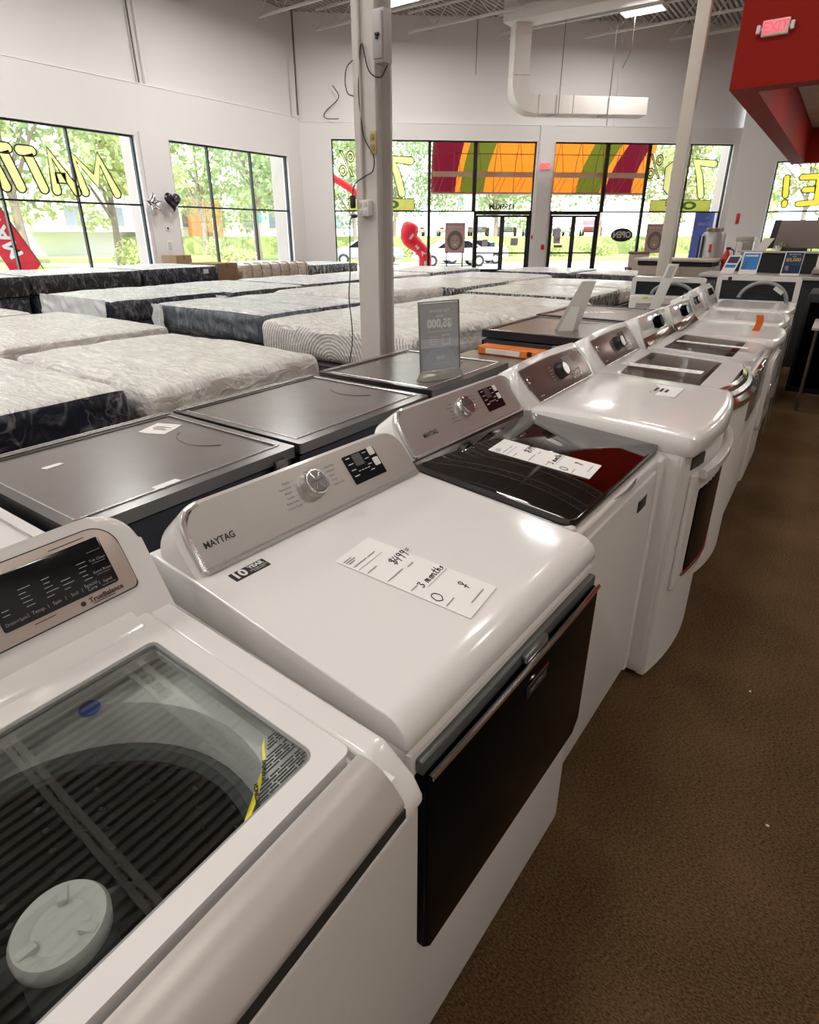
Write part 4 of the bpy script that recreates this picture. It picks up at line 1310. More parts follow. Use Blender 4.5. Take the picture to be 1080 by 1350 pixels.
L = Matrix(((1, 0, 0, 0), (0, 0, -1, 0), (0, 1, 0, 0), (0, 0, 0, 1)))
new_obj('banner_cloth', plate_bm(round_outline(-0.38, 0.38, 0.3, 2.5, (0.01,) * 4, 2), L, -0.006, 0.006), mat('blue banner cloth', (0.16, 0.22, 0.62), 0.7, translucent=0.2), t, smooth=False)
bm = bmesh.new(); add_tube(bm, [(-0.4, 0, 0), (-0.4, 0, 2.55)], 0.015, 6); add_box(bm, -0.5, 0.4, -0.15, 0.15, 0, 0.02)
new_obj('banner_pole', bm, STEEL_DARK, t)
text_obj('banner_letters', [('no', 0.16, 0.1, 2.28), ('Credit', 0.19, 0.0, 2.05)], L @ Matrix.Translation((0, 0, 0.008)), WHITE_PRINT, t, mirror=True)

# ------------------------------------------------------------------ washers and dryers
# every machine has its own frame: origin on the floor under the middle of its front, +x towards the aisle, y along the row
def machine(name, label, cat, x, y, rotz=0.0):
    return thing(name, label, cat, (x, y, 0), math.radians(rotz))

def cabinet(t, w, top, depth=0.66, m=WHITE_FRONT, front=0.0, bev=0.022):
    new_obj('cabinet', box_bm(-depth, front, -w / 2, w / 2, 0.012, top, bev, 3), m, t)
    for sx in (-depth + 0.07, -0.07):
        for sy in (-w / 2 + 0.07, w / 2 - 0.07):
            bm = bmesh.new()
            add_lathe(bm, [(0.0, 0.0), (0.022, 0.0), (0.018, 0.035), (0.0, 0.035)], Matrix.Translation((sx, sy, 0)), 12)
            new_obj('leveling_foot', bm, BLACK, t)

def console_body(t, w, prof, L, fr_, r=0.07, name='console', m=WHITE, bevel=0.014):
    """rounded upright console: slanted outline extruded back to a vertical rear face"""
    M, back = fr_
    bm = bmesh.new()
    outline = round_outline(-w / 2, w / 2, -0.02, L, (0.01, 0.01, r, r), 8)
    add_plate(bm, outline, M, -prof, 0.0, bevel, 3)
    return new_obj(name, bm, m, t)

def slant(x0, z0, x1, z1):
    d = Vector((x1 - x0, 0, z1 - z0))
    return frame((x0, 0, z0), (0, 1, 0), d), d.length

def knob_lathe(t, M, r, h, face_mat=STEEL, body=CHROME, name='knob'):
    bm = bmesh.new()
    add_lathe(bm, [(0, 0), (r * 1.08, 0), (r * 1.08, h * 0.25), (r, h * 0.4), (r, h * 0.92), (r * 0.92, h), (r * 0.86, h), (r * 0.84, h * 0.96), (0, h * 0.96)], M, 40)
    k = new_obj(name, bm, body, t)
    bm = bmesh.new()
    add_lathe(bm, [(0, h * 0.962), (r * 0.82, h * 0.962), (r * 0.80, h * 0.985), (0, h * 0.985)], M, 36)
    new_obj('knob_face', bm, face_mat, k)
    return k

PEN = {
    '$': [[(0.75, 0.82), (0.3, 0.9), (0.18, 0.68), (0.7, 0.42), (0.62, 0.14), (0.1, 0.18)], [(0.52, 1.05), (0.36, -0.08)]],
    '4': [[(0.30, 0.95), (0.12, 0.42), (0.75, 0.46)], [(0.68, 0.90), (0.46, -0.1)]],
    '9': [[(0.66, 0.78), (0.36, 0.92), (0.2, 0.66), (0.5, 0.52), (0.70, 0.86), (0.48, -0.06)]],
    '5': [[(0.8, 0.92), (0.3, 0.90), (0.24, 0.55), (0.62, 0.48), (0.55, 0.10), (0.1, 0.08)]],
    '3': [[(0.15, 0.90), (0.68, 0.86), (0.36, 0.52), (0.70, 0.28), (0.36, 0.0), (0.05, 0.12)]],
    'm': [[(0.0, 0.0), (0.12, 0.55), (0.32, 0.5), (0.36, 0.05), (0.5, 0.52), (0.66, 0.48), (0.68, 0.05), (0.85, 0.1)]],
    'o': [[(0.45, 0.52), (0.12, 0.35), (0.3, 0.0), (0.62, 0.2), (0.45, 0.52), (0.8, 0.42)]],
    'n': [[(0.05, 0.0), (0.18, 0.52), (0.5, 0.46), (0.55, 0.05), (0.8, 0.1)]],
    't': [[(0.48, 1.0), (0.3, 0.1), (0.6, 0.05)], [(0.1, 0.62), (0.75, 0.68)]],
    'h': [[(0.3, 1.0), (0.12, 0.0), (0.35, 0.5), (0.58, 0.42), (0.55, 0.0)]],
    's': [[(0.6, 0.5), (0.25, 0.42), (0.55, 0.2), (0.1, 0.0)]],
    'P': [[(0.45, 0.0), (0.5, 0.55), (0.3, 0.85), (0.55, 1.0), (0.72, 0.75), (0.5, 0.52)], [(0.2, 0.3), (0.75, 0.36)]],
    'O': [[(0.5, 0.0), (0.05, 0.3), (0.25, 0.85), (0.75, 0.85), (0.95, 0.35), (0.5, 0.0)]],
    '.': [[(0.2, 0.62), (0.75, 0.68)], [(0.25, 0.42), (0.7, 0.46)]],
}

def pen_line(bm, M, s, x, y, size):
    """loose pen strokes standing in for handwriting"""
    for ch in s:
        if ch != ' ':
            for st in PEN[ch]:
                add_tube(bm, smooth_path([M @ Vector((x + size * 0.72 * px + size * 0.12 * py, y + size * py, 0.0002)) for px, py in st], 4), 0.00105, 5)
        x += size * (0.75 if ch in 'm' else 0.58)

def price_tag(label, M, w, h, price, months, group='handwritten price tags'):
    """long printed tag with handwritten price; local x down the tag's reading direction"""
    o = new_obj('price_tag', plate_bm(round_outline(-w / 2, w / 2, -h / 2, h / 2, (0.001,) * 4, 1), M, 0, 0.0012), PAPER, smooth=False)
    tag(o, label, 'price tag', group)
    T = M @ Matrix.Translation((0, 0, 0.0014))
    bm = bmesh.new()
    dashes(bm, T, [(-w * 0.46, -w * 0.24, h * 0.44), (-w * 0.46, -w * 0.20, h * 0.42), (-w * 0.44, -w * 0.28, h * 0.40), (-w * 0.46, -w * 0.10, h * 0.355), (-w * 0.06, w * 0.16, h * 0.355),
                   (-w * 0.46, -w * 0.2, h * 0.245), (-w * 0.46, 0.0, h * 0.09), (-w * 0.45, -w * 0.25, -h * 0.08), (-w * 0.46, -w * 0.2, -h * 0.33), (-w * 0.15, w * 0.3, -h * 0.44), (w * 0.1, w * 0.28, h * 0.075)], 0.0022)
    dashes(bm, T, [(-w * 0.48, w * 0.22, h * 0.31), (-w * 0.2, w * 0.46, -h * 0.145)], 0.0012)
    new_obj('printed_lines', bm, GREY_INK, o, smooth=False)
    bm = bmesh.new()
    pen_line(bm, T, price, w * 0.02, h * 0.15, w * 0.20)
    pen_line(bm, T, months, -w * 0.26, -h * 0.125, w * 0.155)
    pen_line(bm, T, 'P', w * 0.12, -h * 0.36, w * 0.22)
    pen_line(bm, T, 'O', -w * 0.44, -h * 0.285, w * 0.24)
    new_obj('handwriting', bm, INK, o)
    return o

# ---------- glass-lid washer nearest the camera
def glass_lid_washer():
    w = 0.70
    t = machine('washing_machine', 'white washer nearest the camera with clear glass lid and dark touch panel', 'washing machine', -0.30, 0.108)
    X = lambda wx: wx + 0.30
    Y = lambda wy: wy - 0.108
    # cabinet with a real well under the lid
    bm = bmesh.new()
    add_box(bm, -0.69, 0.0, -w / 2, w / 2, 0.03, 0.42, 0.02, 3)
    add_box(bm, -0.69, -0.655, -w / 2, w / 2, 0.40, 0.89, 0.008, 2)
    add_box(bm, -0.035, 0.0, -w / 2, w / 2, 0.40, 0.86, 0.014, 3)
    add_box(bm, -0.67, -0.02, -w / 2, -w / 2 + 0.03, 0.40, 0.87, 0.012, 2)
    add_box(bm, -0.67, -0.02, w / 2 - 0.03, w / 2, 0.40, 0.87, 0.012, 2)
    new_obj('cabinet', bm, WHITE_FRONT, t)
    new_obj('front_panel', plate_bm(round_outline(-w / 2 + 0.015, w / 2 - 0.015, 0.06, 0.838, (0.01,) * 4, 4), frame((0, 0, 0), (0, 1, 0), (0, 0, 1)), -0.002, 0.004, 0.002), WHITE_FRONT, t)
    # top deck ring around the lid, sloping a little to the front
    def zt(x):
        return 0.935 + (x - X(-0.83)) * (0.905 - 0.935) / (X(-0.36) - X(-0.83))
    gl = (X(-0.755), X(-0.410), Y(-0.165), Y(0.381))            # glass extents
    MS = frame((gl[0], 0, zt(gl[0])), (0, 1, 0), (gl[0] - gl[1], 0, zt(gl[0]) - zt(gl[1])))
    gl_len = math.hypot(gl[1] - gl[0], zt(gl[1]) - zt(gl[0]))
    # deck: side rails and back strip
    bm = bmesh.new()
    for y0, y1 in ((-w / 2, gl[2] - 0.035), (gl[3] + 0.035, w / 2)):
        add_prism(bm, [(-0.69, 0.86), (-0.69, 0.945), (X(-0.83), 0.935), (X(-0.36), zt(X(-0.36))), (-0.012, 0.872), (0.004, 0.845), (0.004, 0.83)], y0, y1, 0.012, 3)
    add_prism(bm, [(-0.69, 0.86), (-0.69, 0.945), (X(-0.835), 0.936), (X(-0.835), 0.86)], gl[2] - 0.04, gl[3] + 0.04)
    new_obj('top_deck', bm, WHITE, t)
    # lid frame
    bm = bmesh.new()
    o_ = round_outline(gl[2] - 0.032, gl[3] + 0.032, -gl_len - 0.030, 0.075, (0.012, 0.012, 0.012, 0.012), 5)
    i_ = round_outline(gl[2], gl[3], -gl_len, 0.0, (0.035, 0.018, 0.012, 0.012), 5)
    add_ring_plate(bm, o_, i_, MS, -0.03, 0.004)
    lid = new_obj('lid', bm, WHITE, t)
    new_obj('lid_glass', plate_bm(round_outline(gl[2] + 0.001, gl[3] - 0.001, -gl_len + 0.001, -0.001, (0.034, 0.017, 0.011, 0.011), 5), MS, -0.006, -0.001), LID_GLASS, lid)
    bm = bmesh.new()
    add_ring_plate(bm, round_outline(gl[2] - 0.001, gl[3] + 0.001, -gl_len - 0.001, 0.001, (0.035, 0.018, 0.012, 0.012), 5),
                   round_outline(gl[2] + 0.004, gl[3] - 0.004, -gl_len + 0.004, -0.004, (0.031, 0.014, 0.008, 0.008), 5), MS, -0.004, 0.0015)
    new_obj('lid_seal', bm, mat('grey lid seal', (0.28, 0.28, 0.28), 0.4), lid)
    # sweeping pale silver front of the lid
    bm = bmesh.new()
    xs = X(-0.371)
    prof = [(xs, zt(xs) + 0.004)]
    for k in range(9):
        a = k / 8
        prof.append((xs + 0.012 + (0.000 - xs - 0.012) * a, zt(xs) + 0.004 - 0.034 * a ** 2.2))
    prof += [(0.006, 0.868), (0.0, 0.858), (-0.02, 0.856), (xs, 0.87)]
    add_prism(bm, prof, gl[2] - 0.03, gl[3] + 0.036, 0.006, 2, 40)
    new_obj('lid_handle', bm, SILVER_PAINT, lid)
    new_obj('handle_gap', box_bm(-0.03, 0.003, gl[2] - 0.03, gl[3] + 0.036, 0.842, 0.858), GAP, t, smooth=False)
    # warning label printed on the glass corner: yellow strip and fine print
    T = MS @ Matrix.Translation((0, 0, 0.0))
    bm = bmesh.new()
    def on_lid(wx, wy):
        return (Y(wy), -(X(wx) - gl[0]) / math.cos(math.atan2(zt(gl[0]) - zt(gl[1]), gl[1] - gl[0])))
    left, right_ = [], []
    for wx, wy in ((-0.478, 0.352), (-0.452, 0.330), (-0.430, 0.303), (-0.414, 0.275), (-0.411, 0.262)):
        p = on_lid(wx, wy)
        left.append((p[0] - 0.003, p[1] - 0.003))
        right_.append((p[0] + 0.008, p[1] + 0.005))
    pts = list(reversed(left)) + right_
    add_plate(bm, pts, T, 0.0002, 0.0008)
    new_obj('warning_strip', bm, YELLOW, lid, smooth=False)
    bm = bmesh.new()
    rng = random.Random(4)
    for k in range(19):
        f = k / 18
        wx = -0.486 + f * 0.072
        y = on_lid(wx, 0)[1]
        x0 = Y(0.352 - 0.085 * f ** 1.3) + 0.014
        x1 = gl[3] - 0.005 - (0.022 if k < 2 else 0) - max(0, f - 0.85) * 0.1
        if k in (6, 12):
            continue
        while x0 < x1 - 0.004:
            e = min(x1, x0 + rng.uniform(0.008, 0.03))
            dashes(bm, T, [(x0, e, y)], 0.0022)
            x0 = e + 0.0022
    new_obj('warning_text', bm, INK, lid, smooth=False)
    text_obj('warning_word', [('ADVERTENCIA', 0.0062, on_lid(-0.424, 0.294)[0] + 0.002, on_lid(-0.424, 0.294)[1], {'rot': 0.95}), ('WARNING', 0.0062, on_lid(-0.446, 0.323)[0] + 0.003, on_lid(-0.446, 0.323)[1], {'rot': 0.80})], T @ Matrix.Translation((0, 0, 0.0006)), INK, lid, fat=0.0004)
    # inside: ring funnel, drum, agitator
    cx, cy = X(-0.575), 0.0
    bm = bmesh.new()
    zr = 0.862
    n = 48
    ring_o = []
    for k in range(n):
        a = 2 * math.pi * k / n
        ring_o.append((cx + max(-0.30, min(0.255, 0.46 * math.cos(a))), cy + max(-0.318, min(0.318, 0.46 * math.sin(a)))))
    rows = [[bm.verts.new((x, y, min(0.905, zt(x) - 0.014))) for x, y in ring_o]]
    for r, z in ((0.262, zr + 0.008), (0.254, zr - 0.015), (0.250, zr - 0.075)):
        rows.append([bm.verts.new((cx + r * math.cos(2 * math.pi * k / n), cy + r * math.sin(2 * math.pi * k / n), z)) for k in range(n)])
    for a, b2 in zip(rows, rows[1:]):
        for k in range(n):
            bm.faces.new((a[k], a[(k + 1) % n], b2[(k + 1) % n], b2[k]))
    new_obj('tub_cover', bm, TUB_RING, t)
    bm = bmesh.new()
    add_lathe(bm, [(0.0, 0.46), (0.20, 0.465), (0.245, 0.50), (0.252, 0.56), (0.252, 0.79), (0.246, 0.80), (0.238, 0.785)], Matrix.Translation((cx, cy, 0)), 48, cap=False)
    drum = new_obj('drum', bm, TUB, t)
    bm = bmesh.new()
    add_lathe(bm, [(0.255, 0.775), (0.255, 0.80), (0.236, 0.806), (0.228, 0.79), (0.236, 0.772)], Matrix.Translation((cx, cy, 0)), 48, cap=False)
    new_obj('balance_ring', bm, mat('dark grey balance ring', (0.10, 0.115, 0.11), 0.4), drum)
    bm = bmesh.new()
    for k in range(20):
        a = 2 * math.pi * k / 20
        for j in range(5):
            z = 0.54 + j * 0.045
            add_lathe(bm, [(0.0, 0.0), (0.006, 0.0), (0.0, 0.002)], Matrix.Translation((cx + 0.249 * math.cos(a), cy + 0.249 * math.sin(a), z)) @ Matrix.Rotation(a, 4, 'Z') @ Matrix.Rotation(-math.pi / 2, 4, 'Y'), 6)
    new_obj('drain_hole', bm, SILVER, drum)
    ag = bmesh.new()
    add_lathe(ag, [(0.0, 0.47), (0.10, 0.47), (0.075, 0.55), (0.052, 0.66), (0.048, 0.78), (0.0, 0.78)], Matrix.Translation((X(-0.558), Y(0.112), 0)), 32)
    agi = new_obj('agitator', ag, mat('dark agitator post', (0.10, 0.11, 0.11), 0.4), t)
    ag = bmesh.new()
    add_lathe(ag, [(0.0, 0.775), (0.044, 0.775), (0.051, 0.785), (0.052, 0.800), (0.048, 0.807), (0.036, 0.805), (0.030, 0.800), (0.0, 0.802)], Matrix.Translation((X(-0.558), Y(0.112), 0)), 36)
    new_obj('softener_cup', ag, AGITATOR, agi)
    ag = bmesh.new()
    for k in range(3):
        a = 2 * math.pi * k / 3 + 0.5
        add_box(ag, 0.024, 0.046, -0.006, 0.006, 0.797, 0.8085, 0.003, 2, Matrix.Translation((X(-0.558), Y(0.112), 0)) @ Matrix.Rotation(a, 4, 'Z'))
    new_obj('cup_rib', ag, AGITATOR, agi)
    bm = bmesh.new()
    add_lathe(bm, [(0.0, 0.0), (0.014, 0.0), (0.015, 0.004), (0.013, 0.007), (0.0, 0.008)], Matrix.Translation((X(-0.765), Y(0.272), 0.873)), 24)
    new_obj('blue_cap', bm, BLUE, t)
    # console
    M, L = slant(X(-0.835), 0.945, X(-0.915), 1.075)
    bm = bmesh.new()
    add_plate(bm, round_outline(-w / 2 + 0.03, w / 2 + 0.004, -0.06, 0.172, (0.02, 0.02, 0.065, 0.065), 8), M, -0.07, 0.006, 0.014, 3)
    con = new_obj('console', bm, WHITE, t)
    pr = w / 2 - 0.036
    new_obj('panel_gap', plate_bm(round_outline(-w / 2 + 0.078, pr + 0.002, 0.034, 0.154, (0.008, 0.010, 0.042, 0.042), 8), M, 0.004, 0.0075), GAP, con, smooth=False)
    new_obj('control_panel', plate_bm(round_outline(-w / 2 + 0.080, pr, 0.036, 0.152, (0.008, 0.010, 0.040, 0.040), 8), M, 0.004, 0.010, 0.002), ROSE, con)
    dx0, dx1, dy0, dy1 = 0.118, pr - 0.026, 0.056, 0.137
    disp = new_obj('touch_display', plate_bm(round_outline(dx0, dx1, dy0, dy1, (0.004,) * 4, 3), M, 0.009, 0.0115, 0.0005), BLACK_GLASS, con)
    T = M @ Matrix.Translation((0, 0, 0.0115))
    PRINT = mat('pale display print', (0.30, 0.31, 0.33), 0.6)
    W, Hd = dx1 - dx0, dy1 - dy0
    bm = bmesh.new()
    rng = random.Random(7)
    for c, rows_ in ((0.04, 2), (0.22, 5), (0.40, 5), (0.55, 3), (0.72, 5)):
        for k in range(rows_):
            x0 = dx0 + W * c + rng.uniform(-0.002, 0.002)
            dashes(bm, T, [(x0, x0 + W * rng.uniform(0.05, 0.11), dy0 + Hd * (0.28 + k * 0.085))], 0.0012)
    for k in range(4):
        dashes(bm, T, [(dx0 + W * 0.84, dx0 + W * 0.97, dy0 + Hd * (0.05 + 0.235 * k))], 0.0006)
    for c in (0.205, 0.37, 0.52, 0.67, 0.83):
        dashes(bm, T, [(dx0 + W * c - 0.0003, dx0 + W * c + 0.0003, dy0 + Hd * 0.13)], 0.006)
    new_obj('display_marks', bm, PRINT, disp, smooth=False)
    words = [('Tub Clean', 0.0062, 0.905, 0.58), ('Extra Rinse', 0.0062, 0.905, 0.345), ('Signal', 0.0066, 0.905, 0.12), ('Special', 0.0074, 0.755, 0.17), ('Care', 0.0074, 0.755, 0.09), ('Soil', 0.0074, 0.60, 0.13), ('Spin', 0.0074, 0.445, 0.13), ('Temp.', 0.0074, 0.29, 0.13), ('Drain+Spin', 0.0064, 0.11, 0.12)]
    text_obj('display_words', [(a, b_, dx0 + W * u, dy0 + Hd * v) for a, b_, u, v in words], T, PRINT, disp)
    text_obj('panel_logo', [('TrueBalance', 0.0110, pr - 0.052, 0.0465, {'fat': 0.0002})], M @ Matrix.Translation((0, 0, 0.0102)), INK, con)
    bm = bmesh.new()
    TT = M @ Matrix.Translation((0, 0, 0.0105))
    dashes(bm, TT, [(pr - 0.075, pr - 0.040, 0.0405), (pr - 0.10, pr - 0.045, 0.1425), (0.155, 0.185, 0.050)], 0.0012)
    add_lathe(bm, [(0.0, 0.0), (0.0042, 0.0), (0.0, 0.0006)], M @ Matrix.Translation((pr - 0.089, 0.0465, 0.0102)), 8)
    new_obj('panel_print', bm, INK, con, smooth=False)
    bm = bmesh.new()
    add_prism(bm, [(X(-0.84), 0.934), (X(-0.84), 0.952), (X(-0.80), 0.942), (X(-0.785), 0.934)], -w / 2 + 0.10, w / 2 - 0.065, 0.004, 2)
    new_obj('console_ledge', bm, WHITE, con)
    return t
glass_lid_washer()

# ---------- steel-console pair (dryer and washer of one set)
def steel_console(t, w, base=(-0.500, 0.935), top=(-0.585, 1.034), knob_y=0.0, model_words=True, logo_y=-0.225):
    M, L = slant(base[0], base[1], top[0], top[1])
    bm = bmesh.new()
    add_plate(bm, round_outline(-w / 2 + 0.004, w / 2 - 0.004, -0.07, L + 0.006, (0.01, 0.01, 0.075, 0.075), 10), M, -0.085, -0.001, 0.016, 3)
    con = new_obj('console', bm, WHITE, t)
    pan = new_obj('control_panel', plate_bm(round_outline(-w / 2 + 0.030, w / 2 - 0.010, 0.0, L - 0.002, (0.004, 0.004, 0.052, 0.062), 10), M, -0.002, 0.006, 0.004, 3), STEEL, con)
    # bright bead down the left end and along the bottom
    bm = bmesh.new()
    path = [(-w / 2 + 0.075, L - 0.001), (-w / 2 + 0.048, L - 0.008), (-w / 2 + 0.031, L - 0.030), (-w / 2 + 0.026, L - 0.06), (-w / 2 + 0.024, 0.004), (-w / 2 + 0.030, -0.002), (w / 2 - 0.012, -0.002)]
    add_tube(bm, [M @ Vector((x, y, 0.003)) for x, y in path], 0.0068, 8)
    new_obj('panel_trim', bm, SILVER, con)
    # knob with dial ring
    kM = M @ Matrix.Translation((knob_y, L * 0.57, 0.006))
    k = knob_lathe(con, kM, 0.031, 0.024, mat('dark spun steel', (0.16, 0.15, 0.15), 0.35, metal=0.6), CHROME)
    bm = bmesh.new()
    for a in (0.6, -0.6, 1.2, -1.2):
        pass
    for a in (1.0, 2.2, 4.14, 5.34):
        pass
    for a in (0.9, 2.0):
        for s in (1, -1):
            p = [(0.0, 0.0), (0.023 * s * math.cos(a - 0.1), 0.023 * s * math.sin(a - 0.1)), (0.023 * s * math.cos(a + 0.1), 0.023 * s * math.sin(a + 0.1))]
            add_plate(bm, p, kM, 0.0238, 0.0243)
    new_obj('knob_highlight', bm, CHROME, k, smooth=False)
    text_obj('knob_words', [('EXTRA POWER', 0.0055, 0, 0)], kM @ Matrix.Translation((0, 0, 0.0245)), INK, k)
    # cycle names around the knob
    T = M @ Matrix.Translation((0, 0, 0.0062))
    bm = bmesh.new()
    for i in range(6):
        y = L * 0.57 + 0.026 - i * 0.0115
        dashes(bm, T, [(knob_y - 0.060 + 0.004 * abs(i - 2.5), knob_y - 0.034 - 0.002 * abs(i - 2.5), y)], 0.0006)
        if i < 5:
            dashes(bm, T, [(knob_y + 0.036, knob_y + 0.052, y)], 0.0006)
    new_obj('dial_lines', bm, GREY_INK, con, smooth=False)
    left = ['Regular', 'Heavy Duty', 'Whites', 'Towels', 'Bulky Items', 'Control Cycle']
    right = ['Quick Dry', 'Delicates', 'Steam', 'Timed', 'Quick Cycle']
    items = [(s, 0.0068, knob_y - 0.062 + 0.004 * abs(i - 2.5), L * 0.57 + 0.026 - i * 0.0115, {'align': 'RIGHT'}) for i, s in enumerate(left)]
    items += [(s, 0.0068, knob_y + 0.054, L * 0.57 + 0.026 - i * 0.0115, {'align': 'LEFT'}) for i, s in enumerate(right)]
    text_obj('cycle_words', items, T, INK, con)
    text_obj('panel_logo', [('MAYTAG', 0.0195, logo_y, 0.045, {'fat': 0.0003, 'xs': 0.88})], T, INK, con)
    d0 = knob_y + 0.115
    disp = new_obj('display', plate_bm(round_outline(d0, d0 + 0.112, L * 0.24, L * 0.82, (0.003,) * 4, 3), M, 0.006, 0.0075), BLACK_GLASS, con)
    D = M @ Matrix.Translation((0, 0, 0.0077))
    bm = bmesh.new()
    rng = random.Random(3)
    for i in range(4):
        dashes(bm, D, [(d0 + 0.008, d0 + 0.008 + rng.uniform(0.012, 0.02), L * 0.76 - i * 0.016)], 0.0022)
        dashes(bm, D, [(d0 + 0.066, d0 + 0.080, L * 0.76 - i * 0.016)], 0.0018)
    for i in range(4):
        dashes(bm, D, [(d0 + 0.028 + i * 0.011, d0 + 0.035 + i * 0.011, L * 0.46)], 0.0018)
    new_obj('display_marks', bm, WHITE_PRINT, disp, smooth=False)
    new_obj('digit_window', plate_bm(round_outline(d0 + 0.030, d0 + 0.060, L * 0.56, L * 0.80, (0.002,) * 4, 2), D, 0, 0.0004), mat('dim digit window', (0.06, 0.06, 0.065), 0.3), disp, smooth=False)
    for i in range(2):
        new_obj('button', plate_bm(round_outline(d0 + 0.088, d0 + 0.108, L * 0.66 - i * 0.030, L * 0.66 + 0.022 - i * 0.030, (0.003,) * 4, 3), D, 0, 0.0015, 0.0006), WHITE_PLASTIC, disp)
    return con, M, L

def lid_slope(x):
    return 0.930 + (x + 0.50) * (0.894 - 0.930) / 0.46

def black_door_dryer():
    w = 0.684
    t = machine('clothes_dryer', 'white dryer with steel console and big black glass door, second machine in the front row', 'clothes dryer', -0.334, 0.838, -3.2)
    cabinet(t, w, 0.852, 0.655)
    bm = bmesh.new()
    prof = [(-0.655, 0.86), (-0.655, 0.935), (-0.50, 0.930), (-0.055, lid_slope(-0.055))]
    for k in range(7):
        a = math.radians(85 - 85 * k / 6)
        prof.append((-0.042 + 0.046 * math.cos(a), 0.850 + 0.045 * math.sin(a)))
    prof += [(0.004, 0.846), (-0.01, 0.842), (-0.64, 0.842)]
    add_prism(bm, prof, -w / 2, w / 2, 0.012, 3, 40)
    new_obj('top_panel', bm, WHITE, t)
    steel_console(t, w, knob_y=0.002, logo_y=-0.262)
    # front: frame step, gloss black door with chamfered lower corner, steel handle strip
    F = frame((0, 0, 0), (0, 1, 0), (0, 0, 1))
    out = [(-w / 2 + 0.012, 0.410), (-w / 2 + 0.026, 0.392), (w / 2 - 0.068, 0.392), (w / 2 - 0.038, 0.425), (w / 2 - 0.030, 0.795), (-w / 2 + 0.012, 0.795)]
    new_obj('door_surround', plate_bm([(-w / 2 + 0.004, 0.378), (w / 2 - 0.062, 0.378), (w / 2 - 0.024, 0.418), (w / 2 - 0.016, 0.835), (-w / 2 + 0.004, 0.835)], F, -0.004, 0.006, 0.004), WHITE_FRONT, t)
    door = new_obj('door', plate_bm(out, F, 0.004, 0.030, 0.006, 3), BLACK_GLOSS, t)
    bm = bmesh.new()
    add_box(bm, 0.002, 0.020, -w / 2 + 0.014, w / 2 - 0.030, 0.797, 0.824, 0.005, 2)
    new_obj('handle_recess', bm, mat('grey handle recess', (0.10, 0.105, 0.10), 0.35, metal=0.3), door)
    bm = bmesh.new()
    add_tube(bm, smooth_path([(0.030, -w / 2 + 0.02, 0.798), (0.034, -0.2, 0.803), (0.036, 0.0, 0.806), (0.034, 0.2, 0.803), (0.030, w / 2 - 0.035, 0.800)], 5), 0.0055, 8)
    new_obj('handle_strip', bm, CHROME, door)
    bm = bmesh.new()
    add_box(bm, 0.018, 0.032, -0.035, 0.055, 0.806, 0.826, 0.007, 3)
    new_obj('handle_grip', bm, STEEL_DARK, door)
    new_obj('badge', plate_bm(round_outline(-0.025, 0.06, 0.722, 0.752, (0.002,) * 4, 2), F, 0.030, 0.033, 0.0008), BLACK, door)
    new_obj('badge_bar', plate_bm(round_outline(-0.025, 0.06, 0.753, 0.757, (0.001,) * 4, 2), F, 0.030, 0.034), CHROME, door)
    text_obj('badge_word', [('MAYTAG', 0.016, 0.018, 0.737)], F @ Matrix.Translation((0, 0, 0.0333)), GREY_INK, door, fat=0.0003)
    oval = [(w / 2 - 0.05 + 0.026 * math.cos(2 * math.pi * i / 28), 0.345 + 0.030 * math.sin(2 * math.pi * i / 28)) for i in range(28)]
    st = new_obj('energy_sticker', plate_bm(oval, F, 0.0005, 0.0015), BLACK, t, smooth=False)
    bm = bmesh.new()
    dashes(bm, F @ Matrix.Translation((0, 0, 0.0018)), [(w / 2 - 0.062, w / 2 - 0.038, 0.354), (w / 2 - 0.062, w / 2 - 0.038, 0.336)], 0.006)
    new_obj('sticker_print', bm, GREY_INK, st, smooth=False)
    # warranty sticker on the top
    S = frame((-0.455, -0.250, lid_slope(-0.455)), (0, 1, 0), (-1, 0, 0.078))
    st = new_obj('warranty_sticker', plate_bm(round_outline(-0.040, 0.040, -0.014, 0.014, (0.001,) * 4, 1), S, 0.0002, 0.001), INK, t, smooth=False)
    text_obj('sticker_words', [('10', 0.030, -0.023, 0.0, {'fat': 0.0012}), ('YEAR', 0.014, 0.017, 0.005, {'fat': 0.0006}), ('LIMITED PARTS', 0.0058, 0.017, -0.005), ('WARRANTY', 0.005, 0.017, -0.010)], S @ Matrix.Translation((0, 0, 0.001)), WHITE_PRINT, st)
    return t
black_door_dryer()

def world_slope_tag(label, x, y, rotz, top_at, tilt, w, h, price, months, skew=0.0):
    """tag lying on a machine top: machine at (x, y, rotz); top_at = (lx, ly, z) centre in the machine's frame"""
    B = Matrix.Translation((x, y, 0)) @ Matrix.Rotation(math.radians(rotz), 4, 'Z')
    lx, ly, z = top_at
    M = B @ frame((lx, ly, z), (math.sin(skew), math.cos(skew), -tilt * math.sin(skew)), (-math.cos(skew), math.sin(skew), tilt * math.cos(skew)))
    return price_tag(label, M, w, h, price, months)
world_slope_tag('white paper price tag lying on the plain white dryer top', -0.334, 0.838, -3.2, (-0.215, -0.045, lid_slope(-0.215) + 0.0012), 0.078, 0.115, 0.30, '$499.', '3 months', -0.12)

